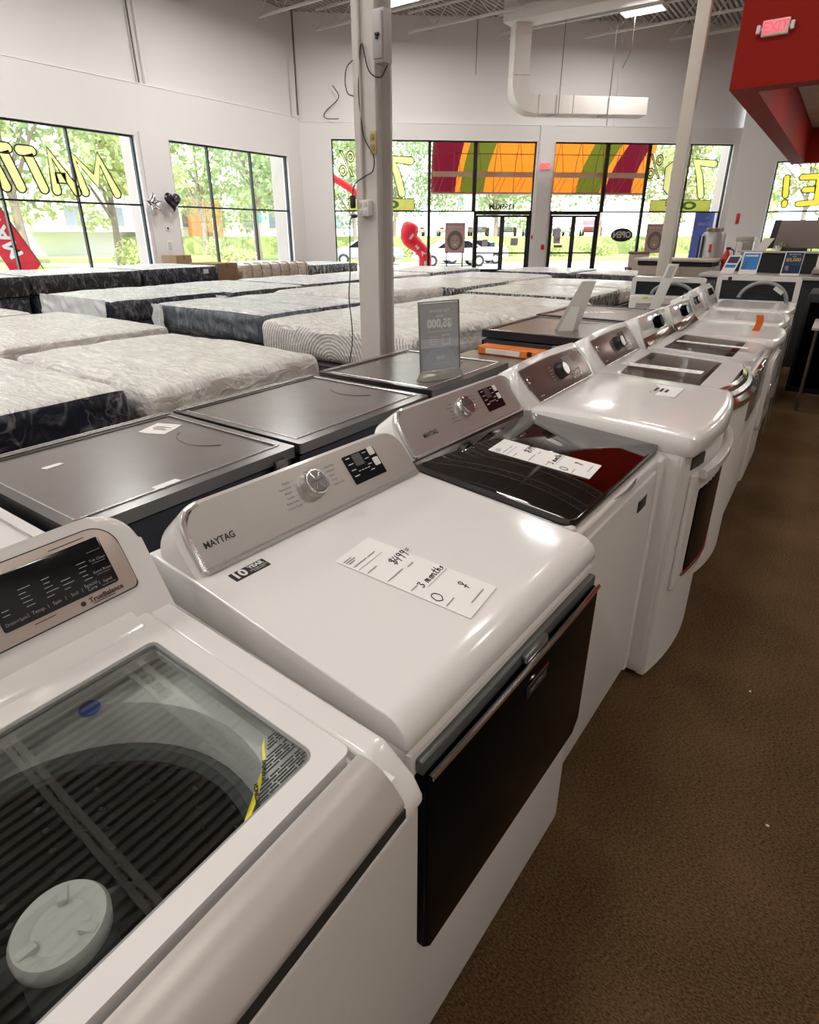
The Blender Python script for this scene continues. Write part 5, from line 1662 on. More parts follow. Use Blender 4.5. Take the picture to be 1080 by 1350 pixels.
def black_lid_washer():
    w = 0.70
    t = machine('washing_machine', 'white washer with steel console and smoked black glass lid, third in front row', 'washing machine', -0.352, 1.560, -2.6)
    bm = bmesh.new()
    add_box(bm, -0.655, 0.0, -w / 2, w / 2, 0.03, 0.45, 0.02, 3)
    add_box(bm, -0.03, 0.0, -w / 2, w / 2, 0.43, 0.872, 0.014, 3)
    add_box(bm, -0.655, -0.54, -w / 2, w / 2, 0.43, 0.90, 0.01, 2)
    add_box(bm, -0.64, -0.01, -w / 2, -w / 2 + 0.03, 0.43, 0.885, 0.012, 2)
    add_box(bm, -0.64, -0.01, w / 2 - 0.03, w / 2, 0.43, 0.885, 0.012, 2)
    new_obj('cabinet', bm, WHITE_FRONT, t)
    for sy in (-w / 2 + 0.07, w / 2 - 0.07):
        bm = bmesh.new(); add_lathe(bm, [(0.0, 0.0), (0.022, 0.0), (0.018, 0.035), (0.0, 0.035)], Matrix.Translation((-0.07, sy, 0)), 12); new_obj('leveling_foot', bm, BLACK, t)
    # rounded front corner column and inset front panel, badge
    F = frame((0, 0, 0), (0, 1, 0), (0, 0, 1))
    new_obj('front_panel', plate_bm(round_outline(-w / 2 + 0.02, w / 2 - 0.075, 0.06, 0.835, (0.01,) * 4, 4), F, -0.002, 0.007, 0.004), WHITE_FRONT, t)
    bm = bmesh.new()
    add_box(bm, -0.03, 0.012, w / 2 - 0.07, w / 2 - 0.004, 0.04, 0.868, 0.012, 3)
    new_obj('corner_strip', bm, WHITE, t)
    new_obj('badge', plate_bm(round_outline(0.11, 0.185, 0.752, 0.790, (0.003,) * 4, 2), F, 0.0065, 0.010, 0.001), BLACK, t)
    new_obj('badge_bar', plate_bm(round_outline(0.11, 0.185, 0.791, 0.795, (0.001,) * 4, 2), F, 0.0065, 0.010), CHROME, t)
    bm = bmesh.new()
    add_ring_plate(bm, round_outline(-w / 2, w / 2, -0.445, 0.03, (0.02,) * 4, 4), round_outline(-w / 2 + 0.05, w / 2 - 0.05, -0.41, -0.03, (0.04,) * 4, 4),
                   frame((-0.50, 0, 0.918), (0, 1, 0), (-1, 0, 0.075)), -0.05, 0.0)
    new_obj('top_deck', bm, WHITE, t)
    steel_console(t, w, base=(-0.497, 0.941), top=(-0.585, 1.052), knob_y=0.0, logo_y=-0.215)
    # lid
    M = frame((-0.492, 0, 0.934), (0, 1, 0), (-1, 0, 0.078))
    ln = 0.478
    lid = new_obj('lid', plate_bm(round_outline(-w / 2 + 0.004, w / 2 - 0.004, -ln, 0.0, (0.03, 0.03, 0.006, 0.006), 5), M, -0.012, 0.004, 0.003), DARK_GLASS, t)
    bm = bmesh.new()
    add_ring_plate(bm, round_outline(-w / 2 + 0.004, w / 2 - 0.004, -ln, 0.0, (0.03, 0.03, 0.006, 0.006), 5), round_outline(-w / 2 + 0.055, w / 2 - 0.055, -ln + 0.065, -0.055, (0.03, 0.03, 0.01, 0.01), 5), M, -0.016, -0.010)
    new_obj('lid_border', bm, BLACK, lid)
    text_obj('lid_mark', [('i', 0.02, -w / 2 + 0.10, -0.045, {'shear': 0.3})], M @ Matrix.Translation((0, 0, 0.004)), WHITE_PRINT, lid)
    bm = bmesh.new()
    add_lathe(bm, [(0.0, 0.46), (0.22, 0.47), (0.26, 0.52), (0.26, 0.80), (0.27, 0.86), (0.30, 0.87)], Matrix.Translation((-0.29, 0, 0)), 44, cap=False)
    new_obj('drum', bm, mat('steel drum', (0.42, 0.40, 0.41), 0.3, metal=0.8, var=0.3, scale=60), t)
    bm = bmesh.new()
    add_lathe(bm, [(0.0, 0.47), (0.16, 0.475), (0.06, 0.52), (0.05, 0.62), (0.0, 0.63)], Matrix.Translation((-0.29, 0, 0)), 30)
    new_obj('impeller', bm, TUB_RING, t)
    return t
black_lid_washer()
world_slope_tag('white paper price tag lying on the smoked black washer lid', -0.352, 1.560, -2.6, (-0.235, -0.045, 0.934 - 0.078 * -0.257 * -1 + 0.0058), 0.078, 0.115, 0.305, '$599.', '3 months', -0.08)

# ---------- older brown-panel pair
def brown_console(t, w, x0=-0.52, z0=0.945, x1=-0.60, z1=1.075, knob=True, panel_m=BROWN_PANEL):
    M, L = slant(x0, z0, x1, z1)
    n = 24
    top = lambda u, h, sag: h - sag * (2 * u) ** 2
    out = [(-w / 2 + 0.004, -0.05), (w / 2 - 0.004, -0.05)]
    for k in range(n + 1):
        u = 0.5 - k / n
        e = 1 - max(0, (abs(u) - 0.40) / 0.10) ** 2.2 * 0.42
        out.append((u * (w - 0.008), (L + 0.016 - 0.012 * (2 * u) ** 2) * e))
    bm = bmesh.new()
    add_plate(bm, out, M, -0.085, 0.0, 0.018, 3)
    con = new_obj('console', bm, WHITE, t)
    p = [(-w / 2 + 0.115, 0.004), (w / 2 - 0.05, 0.004)]
    tl, tr = -w / 2 + 0.055, w / 2 - 0.095
    for k in range(9):
        u = k / 8
        p.append((w / 2 - 0.05 + (tr - w / 2 + 0.05) * u - 0.014 * math.sin(math.pi * u) * -1, 0.004 + (L - 0.022) * u))
    for k in range(1, 9):
        u = k / 9
        p.append((tr + (tl - tr) * u, L - 0.018 + 0.008 * math.sin(math.pi * u)))
    for k in range(9):
        u = 1 - k / 9
        p.append((-w / 2 + 0.115 + (tl + w / 2 - 0.115) * u - 0.012 * math.sin(math.pi * u), 0.004 + (L - 0.022) * u))
    pan = new_obj('control_panel', plate_bm(p, M, -0.001, 0.003, 0.001), panel_m, con)
    rim = bmesh.new()
    pts = [M @ Vector((a, b2, 0.002)) for a, b2 in p] 
    add_tube(rim, pts + [pts[0]], 0.0022, 5)
    new_obj('panel_trim', rim, SILVER, con)
    knob_lathe(con, M @ Matrix.Translation((0.01, L * 0.50, 0.003)), 0.033, 0.036, SILVER, BLACK)
    T = M @ Matrix.Translation((0, 0, 0.0035))
    new_obj('display', plate_bm(round_outline(0.075, 0.165, L * 0.30, L * 0.80, (0.003,) * 4, 2), M, 0.003, 0.005), mat('dark red display', (0.05, 0.012, 0.014), 0.12), con)
    for i in range(3):
        for j in range(4):
            new_obj('button', plate_bm(round_outline(0.112 + j * 0.026, 0.130 + j * 0.026, 0.022 + i * 0.016, 0.033 + i * 0.016, (0.003,) * 4, 2), M, 0.005, 0.0075, 0.001), SILVER, con)
    bm = bmesh.new()
    rng = random.Random(9)
    for i in range(5):
        dashes(bm, T, [(-0.075, -0.045 + rng.uniform(-0.006, 0.006), L * 0.35 + i * 0.013), (0.055, 0.068, L * 0.35 + i * 0.013)], 0.0016)
    dashes(bm, T, [(-w / 2 + 0.135, -w / 2 + 0.17, 0.022)], 0.004)
    new_obj('panel_print', bm, mat('pale panel print', (0.45, 0.40, 0.38), 0.6), con, smooth=False)
    bm = bmesh.new()
    ring = [(-w / 2 + 0.105 + 0.017 * math.cos(a), L * 0.60 + 0.013 * math.sin(a)) for a in [2 * math.pi * i / 24 for i in range(25)]]
    add_tube(bm, [M @ Vector((a, b2, 0.005)) for a, b2 in ring], 0.0025, 5)
    new_obj('round_badge', bm, CHROME, con)
    return con, M, L

def dome_dryer():
    w = 0.735
    t = machine('clothes_dryer', 'white dryer with brown console and domed white top, fourth in the front row', 'clothes dryer', -0.272, 2.258, 0.0)
    cabinet(t, w, 0.885, 0.70)
    # domed rounded top
    bm = grid_box(26, 26, 4, 0.56, w, 0.08, 0.026)
    for v in bm.verts:
        if v.co.z > 0:
            u = max(0, 1 - (v.co.x / 0.27) ** 2) * max(0, 1 - (v.co.y / (w / 2)) ** 4)
            v.co.z += 0.014 * u
        v.co.x += 0.038 * max(0, v.co.x / 0.28) * (1 - (v.co.y / (w / 2)) ** 2)
        v.co.x -= 0.255
        v.co.z += 0.912 - max(0, (v.co.x + 0.30)) * 0.02
    new_obj('top_panel', bm, WHITE, t)
    brown_console(t, w, -0.535, 0.94, -0.62, 1.075)
    # bowed front with handle recess and glazed door
    F = frame((0, 0, 0), (0, 1, 0), (0, 0, 1))
    def bow(name, y0, y1, z0, z1, d0, d1, m, par, n=14, rr=0.0):
        bm = bmesh.new()
        rows = []
        for side in (0, 1):
            rows.append([[bm.verts.new((d0 * 1.0 + (d1 - d0) * side + 0.052 * (1 - ((y0 + (y1 - y0) * k / n) / (w / 2)) ** 2), y0 + (y1 - y0) * k / n, z)) for k in range(n + 1)] for z in (z0, z1)])
        for k in range(n):
            for side in (0, 1):
                a, b2 = rows[side]
                f = (a[k], a[k + 1], b2[k + 1], b2[k])
                bm.faces.new(f if side else tuple(reversed(f)))
            for j in (0, 1):
                bm.faces.new((rows[0][j][k], rows[0][j][k + 1], rows[1][j][k + 1], rows[1][j][k]))
        for k in (0, n):
            bm.faces.new((rows[0][0][k], rows[0][1][k], rows[1][1][k], rows[1][0][k]))
        bmesh.ops.recalc_face_normals(bm, faces=bm.faces)
        bmesh.ops.bevel(bm, geom=[e for e in bm.edges if e.calc_face_angle(0) > 0.7], offset=0.004, segments=2, affect='EDGES')
        return new_obj(name, bm, m, par)
    bow('front_shell', -w / 2 + 0.004, w / 2 - 0.004, 0.012, 0.875, -0.03, 0.0, WHITE_FRONT, t)
    door = bow('door', -w / 2 + 0.065, w / 2 - 0.05, 0.36, 0.80, 0.0, 0.016, WHITE, t)
    bow('door_glass', -w / 2 + 0.12, w / 2 - 0.12, 0.42, 0.735, 0.012, 0.019, BLACK_GLOSS, door)
    bow('door_rim', -w / 2 + 0.105, w / 2 - 0.105, 0.405, 0.42, 0.012, 0.024, CHROME, door)
    bow('handle_lip', -w / 2 + 0.10, w / 2 - 0.06, 0.780, 0.812, 0.01, 0.035, WHITE, door)
    bow('handle_recess', -w / 2 + 0.055, -w / 2 + 0.16, 0.815, 0.862, -0.004, 0.003, BLACK, t)
    st = new_obj('top_sticker', box_bm(-0.26, -0.13, 0.03, 0.20, 0.9625, 0.9635), PAPER, t, smooth=False)
    bm = bmesh.new()
    T = frame((-0.195, 0.115, 0.9636), (0, 1, 0), (-1, 0, 0))
    dashes(bm, T, [(-0.03, 0.03, 0.02), (-0.03, 0.03, 0.0), (-0.03, 0.02, -0.02), (-0.06, -0.05, 0.03)], 0.010)
    new_obj('sticker_print', bm, INK, st, smooth=False)
    return t
dome_dryer()

def window_lid_washer(label, x, y, w, kind, rot=0.0):
    """older washer: lid with a large window over a beige or brown tub"""
    t = machine('washing_machine', label, 'washing machine', x, y, rot)
    bm = bmesh.new()
    add_box(bm, -0.68, 0.0, -w / 2, w / 2, 0.03, 0.5, 0.02, 3)
    add_box(bm, -0.04, 0.0, -w / 2, w / 2, 0.48, 0.87, 0.016, 3)
    add_box(bm, -0.68, -0.54, -w / 2, w / 2, 0.48, 0.90, 0.01, 2)
    add_box(bm, -0.66, -0.02, -w / 2, -w / 2 + 0.03, 0.48, 0.89, 0.012, 2)
    add_box(bm, -0.66, -0.02, w / 2 - 0.03, w / 2, 0.48, 0.89, 0.012, 2)
    new_obj('cabinet', bm, WHITE_FRONT, t)
    M = frame((-0.525, 0, 0.940), (0, 1, 0), (-1, 0, 0.045))
    ln = 0.50
    bm = bmesh.new()
    wi, wo = (0.055, 0.10) if kind == 'chrome' else (0.06, 0.10)
    add_ring_plate(bm, round_outline(-w / 2, w / 2, -ln, 0.02, (0.05, 0.05, 0.008, 0.008), 5), round_outline(-w / 2 + wi, w / 2 - wi, -ln + wo, -0.05, (0.02,) * 4, 5), M, -0.045, 0.0)
    lid = new_obj('lid', bm, WHITE, t)
    new_obj('lid_glass', plate_bm(round_outline(-w / 2 + wi, w / 2 - wi, -ln + wo, -0.05, (0.02,) * 4, 5), M, -0.008, -0.002), BROWN_GLASS, lid)
    bm = bmesh.new()
    add_box(bm, -0.50, -0.08, -w / 2 + 0.04, w / 2 - 0.04, 0.60, 0.605)
    add_box(bm, -0.50, -0.495, -w / 2 + 0.04, w / 2 - 0.04, 0.60, 0.89)
    add_box(bm, -0.085, -0.08, -w / 2 + 0.04, w / 2 - 0.04, 0.60, 0.88)
    add_box(bm, -0.50, -0.08, -w / 2 + 0.035, -w / 2 + 0.04, 0.60, 0.89)
    add_box(bm, -0.50, -0.08, w / 2 - 0.04, w / 2 - 0.035, 0.60, 0.89)
    tub = new_obj('tub', bm, BEIGE if kind == 'chrome' else mat('brown red tub liner', (0.19, 0.085, 0.055), 0.4, var=0.5, scale=4), t, smooth=False)
    bm = bmesh.new()
    add_lathe(bm, [(0.0, 0.61), (0.11, 0.61), (0.06, 0.66), (0.05, 0.80), (0.0, 0.81)], Matrix.Translation((-0.29, 0, 0)), 28)
    new_obj('agitator', bm, TUB_RING, t)
    if kind == 'chrome':
        for k, m in enumerate((CHROME, SILVER, CHROME)):
            bm = bmesh.new()
            n = 16
            def ed(off):
                return [(0.05 * (1 - (2 * (i / n - 0.5)) ** 2) + off, (i / n - 0.5) * (w - 0.03)) for i in range(n + 1)]
            a, b2 = ed(-0.055 + 0.026 * k), ed(-0.055 + 0.026 * k + 0.017)
            za, zb = 0.926 - k * 0.020, 0.918 - k * 0.024
            va = [bm.verts.new((x_, y_, za)) for x_, y_ in a]
            vb = [bm.verts.new((x_, y_, zb)) for x_, y_ in b2]
            vc = [bm.verts.new((x_ - 0.004, y_, zb - 0.03)) for x_, y_ in b2]
            vd = [bm.verts.new((x_, y_, za - 0.05)) for x_, y_ in a]
            for i in range(n):
                bm.faces.new((va[i], vb[i], vb[i + 1], va[i + 1]))
                bm.faces.new((vb[i], vc[i], vc[i + 1], vb[i + 1]))
                bm.faces.new((vd[i], va[i], va[i + 1], vd[i + 1]))
            bmesh.ops.recalc_face_normals(bm, faces=bm.faces)
            new_obj('curved_trim', bm, m, t)
        bm = bmesh.new()
        n = 16
        rows = []
        for z, off in ((0.05, -0.004), (0.84, -0.004), (0.86, -0.012)):
            rows.append([bm.verts.new((0.05 * (1 - (2 * (i / n - 0.5)) ** 2) + off, (i / n - 0.5) * (w - 0.01), z)) for i in range(n + 1)])
        for r0, r1 in zip(rows, rows[1:]):
            for i in range(n):
                bm.faces.new((r0[i], r0[i + 1], r1[i + 1], r1[i]))
        new_obj('front_shell', bm, WHITE_FRONT, t)
    else:
        bm = bmesh.new()
        add_box(bm, -0.004, 0.016, -w / 2 + 0.02, w / 2 - 0.02, 0.868, 0.882, 0.004, 2)
        add_box(bm, -0.004, 0.012, -w / 2 + 0.02, w / 2 - 0.02, 0.845, 0.854, 0.003, 2)
        new_obj('front_trim', bm, CHROME, t)
        new_obj('front_panel', box_bm(-0.004, 0.010, -w / 2 + 0.02, w / 2 - 0.02, 0.60, 0.84, 0.004, 2), mat('grey reflective front', (0.30, 0.26, 0.24), 0.2, metal=0.4), t)
    return t, M, ln

def label_strip(label, x, y, lx, ly, z, ex, length, width):
    c, s = ex
    M = frame((x + lx, y + ly, z), (c, s, 0), (-s, c, 0))
    o = new_obj('paper_strip', plate_bm(round_outline(-length / 2, length / 2, -width / 2, width / 2, (0.004,) * 4, 2), M, 0, 0.0015), PAPER, smooth=False)
    bm = bmesh.new()
    dashes(bm, M @ Matrix.Translation((0, 0, 0.0017)), [(-length * 0.44 + i * length * 0.13, -length * 0.40 + i * length * 0.13, width * (0.15 if i % 2 else -0.12)) for i in range(7)], 0.006)
    new_obj('printed_marks', bm, INK, o, smooth=False)
    return tag(o, label, 'paper strip', 'paper strips on washer lids')

t5, M5, l5 = window_lid_washer('white washer with brown console and bowed chrome front trim, fifth in the front row', -0.262, 3.015, 0.73, 'chrome')
brown_console(t5, 0.73, -0.545, 0.945, -0.625, 1.08)
label_strip('long white paper strip lying on the lid with bowed chrome trim', -0.262, 3.015, -0.33, -0.10, 0.9405, (0.99, -0.03), 0.36, 0.07)

# ---------- mirror-console pair
def mirror_console(t, w, x0=-0.55, z0=0.945):
    M, L = slant(x0 - 0.03, z0 + 0.035, x0 - 0.085, z0 + 0.15)
    bm = bmesh.new()
    add_plate(bm, round_outline(-w / 2 + 0.006, w / 2 - 0.006, -0.06, L, (0.01, 0.01, 0.05, 0.05), 6), M, -0.08, 0.0, 0.014, 3)
    con = new_obj('console', bm, WHITE, t)
    new_obj('control_panel', plate_bm(round_outline(-w / 2 + 0.03, w / 2 - 0.03, 0.0, L - 0.008, (0.01, 0.01, 0.04, 0.04), 6), M, -0.001, 0.004, 0.002), mat('pale mirror panel', (0.86, 0.86, 0.88), 0.12, metal=0.35, coat=0.6), con)
    M2, L2 = slant(x0 + 0.01, z0 - 0.004, x0 - 0.028, z0 + 0.035)
    new_obj('lower_panel', plate_bm(round_outline(-w / 2 + 0.02, w / 2 - 0.02, 0.0, L2, (0.004,) * 4, 3), M2, -0.001, 0.004, 0.001), mat('brown gloss strip', (0.16, 0.09, 0.06), 0.15, metal=0.3), con)
    knob_lathe(con, M @ Matrix.Translation((0.02, L * 0.42, 0.004)), 0.036, 0.035, BLACK_GLOSS, BLACK_GLOSS)
    new_obj('display', plate_bm(round_outline(-0.05, -0.005, L * 0.2, L * 0.62, (0.003,) * 4, 2), M, 0.004, 0.006), BLACK_GLASS, con)
    for i in range(4):
        new_obj('button', plate_bm(round_outline(0.075 + i * 0.034, 0.095 + i * 0.034, L * 0.28, L * 0.72, (0.006,) * 4, 2), M, 0.004, 0.008, 0.002), CHROME if i % 2 else GREY_INK, con)
    return con

t6, M6, l6 = window_lid_washer('white washer with mirror-bright console and brown windowed lid, sixth in the front row', -0.245, 3.79, 0.69, 'plain')
mirror_console(t6, 0.69)
label_strip('long white paper strip lying on the brown windowed lid of the sixth machine', -0.245, 3.79, -0.27, -0.03, 0.9375, (0.99, -0.10), 0.38, 0.05)

def plain_dryer(label, x, y, w, top=0.935, depth=0.68, console=None, film=False):
    t = machine('clothes_dryer', label, 'clothes dryer', x, y)
    cabinet(t, w, top - 0.05, depth)
    bm = grid_box(16, 16, 4, 0.58, w, 0.065, 0.028)
    for v in bm.verts:
        v.co.x += 0.03 * max(0, v.co.x / 0.29) * (1 - (v.co.y / (w / 2)) ** 2) - 0.28
        v.co.z += top - 0.0325
    new_obj('top_panel', bm, WHITE, t)
    F = frame((0, 0, 0), (0, 1, 0), (0, 0, 1))
    door = new_obj('door', plate_bm(round_outline(-w / 2 + 0.05, w / 2 - 0.05, 0.35, 0.80, (0.06,) * 4, 6), F, 0.0, 0.022, 0.008, 2), WHITE, t)
    new_obj('door_handle', plate_bm(round_outline(-w / 2 + 0.07, -w / 2 + 0.10, 0.50, 0.66, (0.01,) * 4, 3), F, 0.02, 0.035, 0.004), SILVER, door)
    return t
t7 = plain_dryer('white dryer with mirror-bright console and plain top, seventh in the front row', -0.235, 4.475, 0.68)
mirror_console(t7, 0.68)

def wrapped_console(t, w, x0, z0, z1, shade):
    M, L = slant(x0, z0, x0 - 0.075, z1)
    n = 20
    out = [(-w / 2 + 0.004, -0.05), (w / 2 - 0.004, -0.05)]
    for k in range(n + 1):
        u = 0.5 - k / n
        out.append((u * (w - 0.008), (L - 0.012 * (2 * u) ** 2) * (1 - max(0, (abs(u) - 0.36) / 0.14) ** 2.2 * 0.5)))
    bm = bmesh.new()
    add_plate(bm, out, M, -0.085, 0.0, 0.018, 3)
    con = new_obj('console', bm, WHITE, t)
    new_obj('control_panel', plate_bm(round_outline(-0.06, w / 2 - 0.04, 0.015, L - 0.03, (0.01, 0.01, 0.03, 0.02), 4), M, 0, 0.003, 0.001), shade, con)
    knob_lathe(con, M @ Matrix.Translation((0.06, L * 0.5, 0.003)), 0.03, 0.032, BLACK_GLOSS, BLACK_GLOSS)
    # loose clear film over the console
    bm = bmesh.new()
    N = 12
    rows = []
    for j in range(7):
        v = j / 6
        rows.append([bm.verts.new(M @ Vector(((i / N - 0.5) * (w + 0.01), -0.02 + v * (L + 0.03), 0.030 + 0.014 * noise.noise(Vector((i * 0.7, j * 0.9, w * 10)))))) for i in range(N + 1)])
    for r0, r1 in zip(rows, rows[1:]):
        for i in range(N):
            bm.faces.new((r0[i], r0[i + 1], r1[i + 1], r1[i]))
    new_obj('film', bm, FILM, con)
    return con
t8 = plain_dryer('white dryer with film-wrapped console and a lifted paper tag, eighth in the front row', -0.265, 5.185, 0.70, 0.95, 0.73)
wrapped_console(t8, 0.70, -0.60, 0.96, 1.10, mat('faded pink panel', (0.52, 0.43, 0.40), 0.4))
t9 = plain_dryer('white film-wrapped dryer with bare white console, ninth and last in the front row', -0.275, 5.90, 0.70, 0.965, 0.74)
wrapped_console(t9, 0.70, -0.61, 0.975, 1.115, mat('pale grey panel', (0.62, 0.59, 0.57), 0.4))

# loose film skirt hanging down the fronts of the last two
for tt, ph, lab in ((t8, 0.0, 'front_film'), (t9, 2.0, 'front_film')):
    bm = bmesh.new()
    N, K = 14, 10
    rows = []
    for j in range(K + 1):
        v = j / K
        rows.append([bm.verts.new((0.032 + 0.018 * noise.noise(Vector((i * 0.45 + ph, v * 2.0, 0))) + 0.02 * v, (i / N - 0.5) * 0.69, 0.90 - 0.80 * v)) for i in range(N + 1)])
    for r0, r1 in zip(rows, rows[1:]):
        for i in range(N):
            bm.faces.new((r0[i], r1[i], r1[i + 1], r0[i + 1]))
    new_obj(lab, bm, FILM, tt)

# paper tag arched over the eighth machine, orange tape end
bm = bmesh.new()
N = 12
prof = [(0.16 * math.cos(math.pi * k / N), 0.075 * math.sin(math.pi * k / N)) for k in range(N + 1)]
rows = [[bm.verts.new((-0.40 + u, 4.87 + dy + 0.05 * k / N, 0.953 + z)) for k, (u, z) in enumerate(prof)] for dy in (0.0, 0.09)]
for k in range(N):
    bm.faces.new((rows[0][k], rows[0][k + 1], rows[1][k + 1], rows[1][k]))
arch = tag(new_obj('paper_tag', bm, mat('pale arched tag', (0.72, 0.70, 0.66), 0.5, translucent=0.3)), 'pale paper tag arched over the lid of the eighth machine', 'paper tag')
bm = bmesh.new()
N = 8
rows = [[bm.verts.new((-0.395 + dx + 0.012 * math.sin(2.6 * k / N), 4.50 + 0.02 * math.sin(2.6 * k / N), 0.936 + 0.10 * k / N)) for k in range(N + 1)] for dx in (0.0, 0.042)]
for k in range(N):
    bm.faces.new((rows[0][k], rows[0][k + 1], rows[1][k + 1], rows[1][k]))
bmesh.ops.solidify(bm, geom=list(bm.faces), thickness=0.003)
tag(new_obj('orange_tape', bm, ORANGE), 'curled orange tape standing on the top of the seventh machine', 'tape')

# ---------- two machines with their backs to the camera at the end of the row
def back_machine(label, x, y, w, top, rot, holes):
    """front faces away: local +x points away from the camera"""
    t = machine('washing_machine', label, 'washing machine', x, y, rot)
    # local: y = 0 plane is the back panel facing -y (towards the camera), x across
    bm = bmesh.new()
    add_box(bm, -w / 2, w / 2, 0.0, 0.70, 0.03, 0.93, 0.02, 3)
    new_obj('cabinet', bm, WHITE_FRONT, t)
    bm = bmesh.new()
    Fb = frame((0, 0.02, 0), (1, 0, 0), (0, 0, 1))
    add_ring_plate(bm, round_outline(-w / 2, w / 2, 0.90, top, (0.005, 0.005, 0.03, 0.03), 5), round_outline(-w / 2 + 0.045, w / 2 - 0.045, 0.94, top - 0.045, (0.004,) * 4, 5), Fb, -0.14, 0.0)
    con = new_obj('console_back', bm, WHITE, t)
    new_obj('rear_recess', box_bm(-w / 2 + 0.04, w / 2 - 0.04, 0.05, 0.06, 0.93, top - 0.04), mat('dark rear recess', (0.03, 0.04, 0.042), 0.35, var=0.5, scale=20), con, smooth=False)
    bm = bmesh.new()
    for k in range(7):
        z = 0.955 + k * (top - 0.07 - 0.955) / 6
        add_box(bm, -w / 2 + 0.05, w / 2 - 0.05, 0.040, 0.050, z, z + 0.006)
    new_obj('recess_rib', bm, BLACK, con, smooth=False)
    bm = bmesh.new()
    path = [(-0.05 + 0.20 * math.cos(math.radians(a)), -0.015, 0.93 + (top - 0.985) * math.sin(math.radians(a))) for a in range(170, -1, -10)]
    path = [(0.06 + (px + 0.05) , py, pz) for px, py, pz in path]
    add_tube(bm, path + [(path[-1][0], -0.02, 0.4)], 0.017, 8)
    new_obj('drain_hose', bm, mat('grey drain hose', (0.30, 0.32, 0.32), 0.45), t)
    for hx, hz, r in holes:
        bm = bmesh.new()
        add_lathe(bm, [(0.0, 0.0), (r, 0.0), (r, 0.006), (0.0, 0.008)], Matrix.Translation((hx, 0.019, hz)) @ Matrix.Rotation(math.pi / 2, 4, 'X'), 16)
        new_obj('port_cap', bm, BLACK, con)
    return t
tb = back_machine('white washer seen from behind with arched grey hose, at the end of the front row', -0.615, 6.60, 0.70, 1.16, 6, [(-0.24, 1.13, 0.018), (-0.12, 1.105, 0.010), (0.10, 1.105, 0.012)])
new_obj('rear_panel', box_bm(-0.28, 0.28, -0.004, 0.002, 0.10, 0.86, 0.003, 1), SILVER_PAINT, tb)
new_obj('hose_tag', box_bm(0.07, 0.16, -0.040, -0.034, 1.05, 1.085, 0.002, 1, Matrix.Translation((0.1, 0, 0.95)) @ Matrix.Rotation(0.6, 4, 'Y') @ Matrix.Translation((-0.1, 0, -0.95))), WHITE_PLASTIC, tb)
new_obj('lime_label', box_bm(-0.02, 0.05, -0.006, -0.004, 0.895, 0.915), LIME, tb, smooth=False)
ta = back_machine('white washer seen from behind with black recess and hose, left of the last one', -1.42, 6.62, 0.70, 1.115, 6, [])
new_obj('rear_panel', box_bm(-0.28, 0.28, -0.004, 0.002, 0.10, 0.86, 0.003, 1), SILVER_PAINT, ta)
new_obj('lime_label', box_bm(-0.22, -0.16, -0.006, -0.004, 0.90, 0.92), LIME, ta, smooth=False)
# leaning clear-wrapped label board in front of it
M = frame((-1.68, 6.36, 0.0), (0.97, 0.1, 0), (0.20, 0.10, 0.80))
o = new_obj('label_board', plate_bm(round_outline(-0.05, 0.05, 0.0, 1.30, (0.004,) * 4, 2), M, 0, 0.008, 0.002), mat('pale label board', (0.66, 0.65, 0.63), 0.3, coat=0.4))
tag(o, 'tall narrow grey white label board leaning on the hose-backed washer behind the cooktops', 'label')
new_obj('label_print', plate_bm(round_outline(-0.03, 0.03, 1.16, 1.28, (0.002,) * 4, 2), M, 0.008, 0.009), mat('grey label print', (0.42, 0.42, 0.41), 0.6), o, smooth=False)

for k, (cx, cy, lab) in enumerate(((0.066, 2.047, 'tiny white crumb on the carpet, further of the two'), (0.173, 1.492, 'tiny pale crumb on the carpet, nearer of the two'))):
    bm = bmesh.new()
    bmesh.ops.create_icosphere(bm, subdivisions=1, radius=0.004)
    for v in bm.verts:
        v.co = Vector((v.co.x * (1.4 if k else 1), v.co.y, v.co.z * 0.6 + 0.0022)) + Vector((cx, cy, 0))
    tag(new_obj('crumb', bm, PAPER), lab, 'crumb')

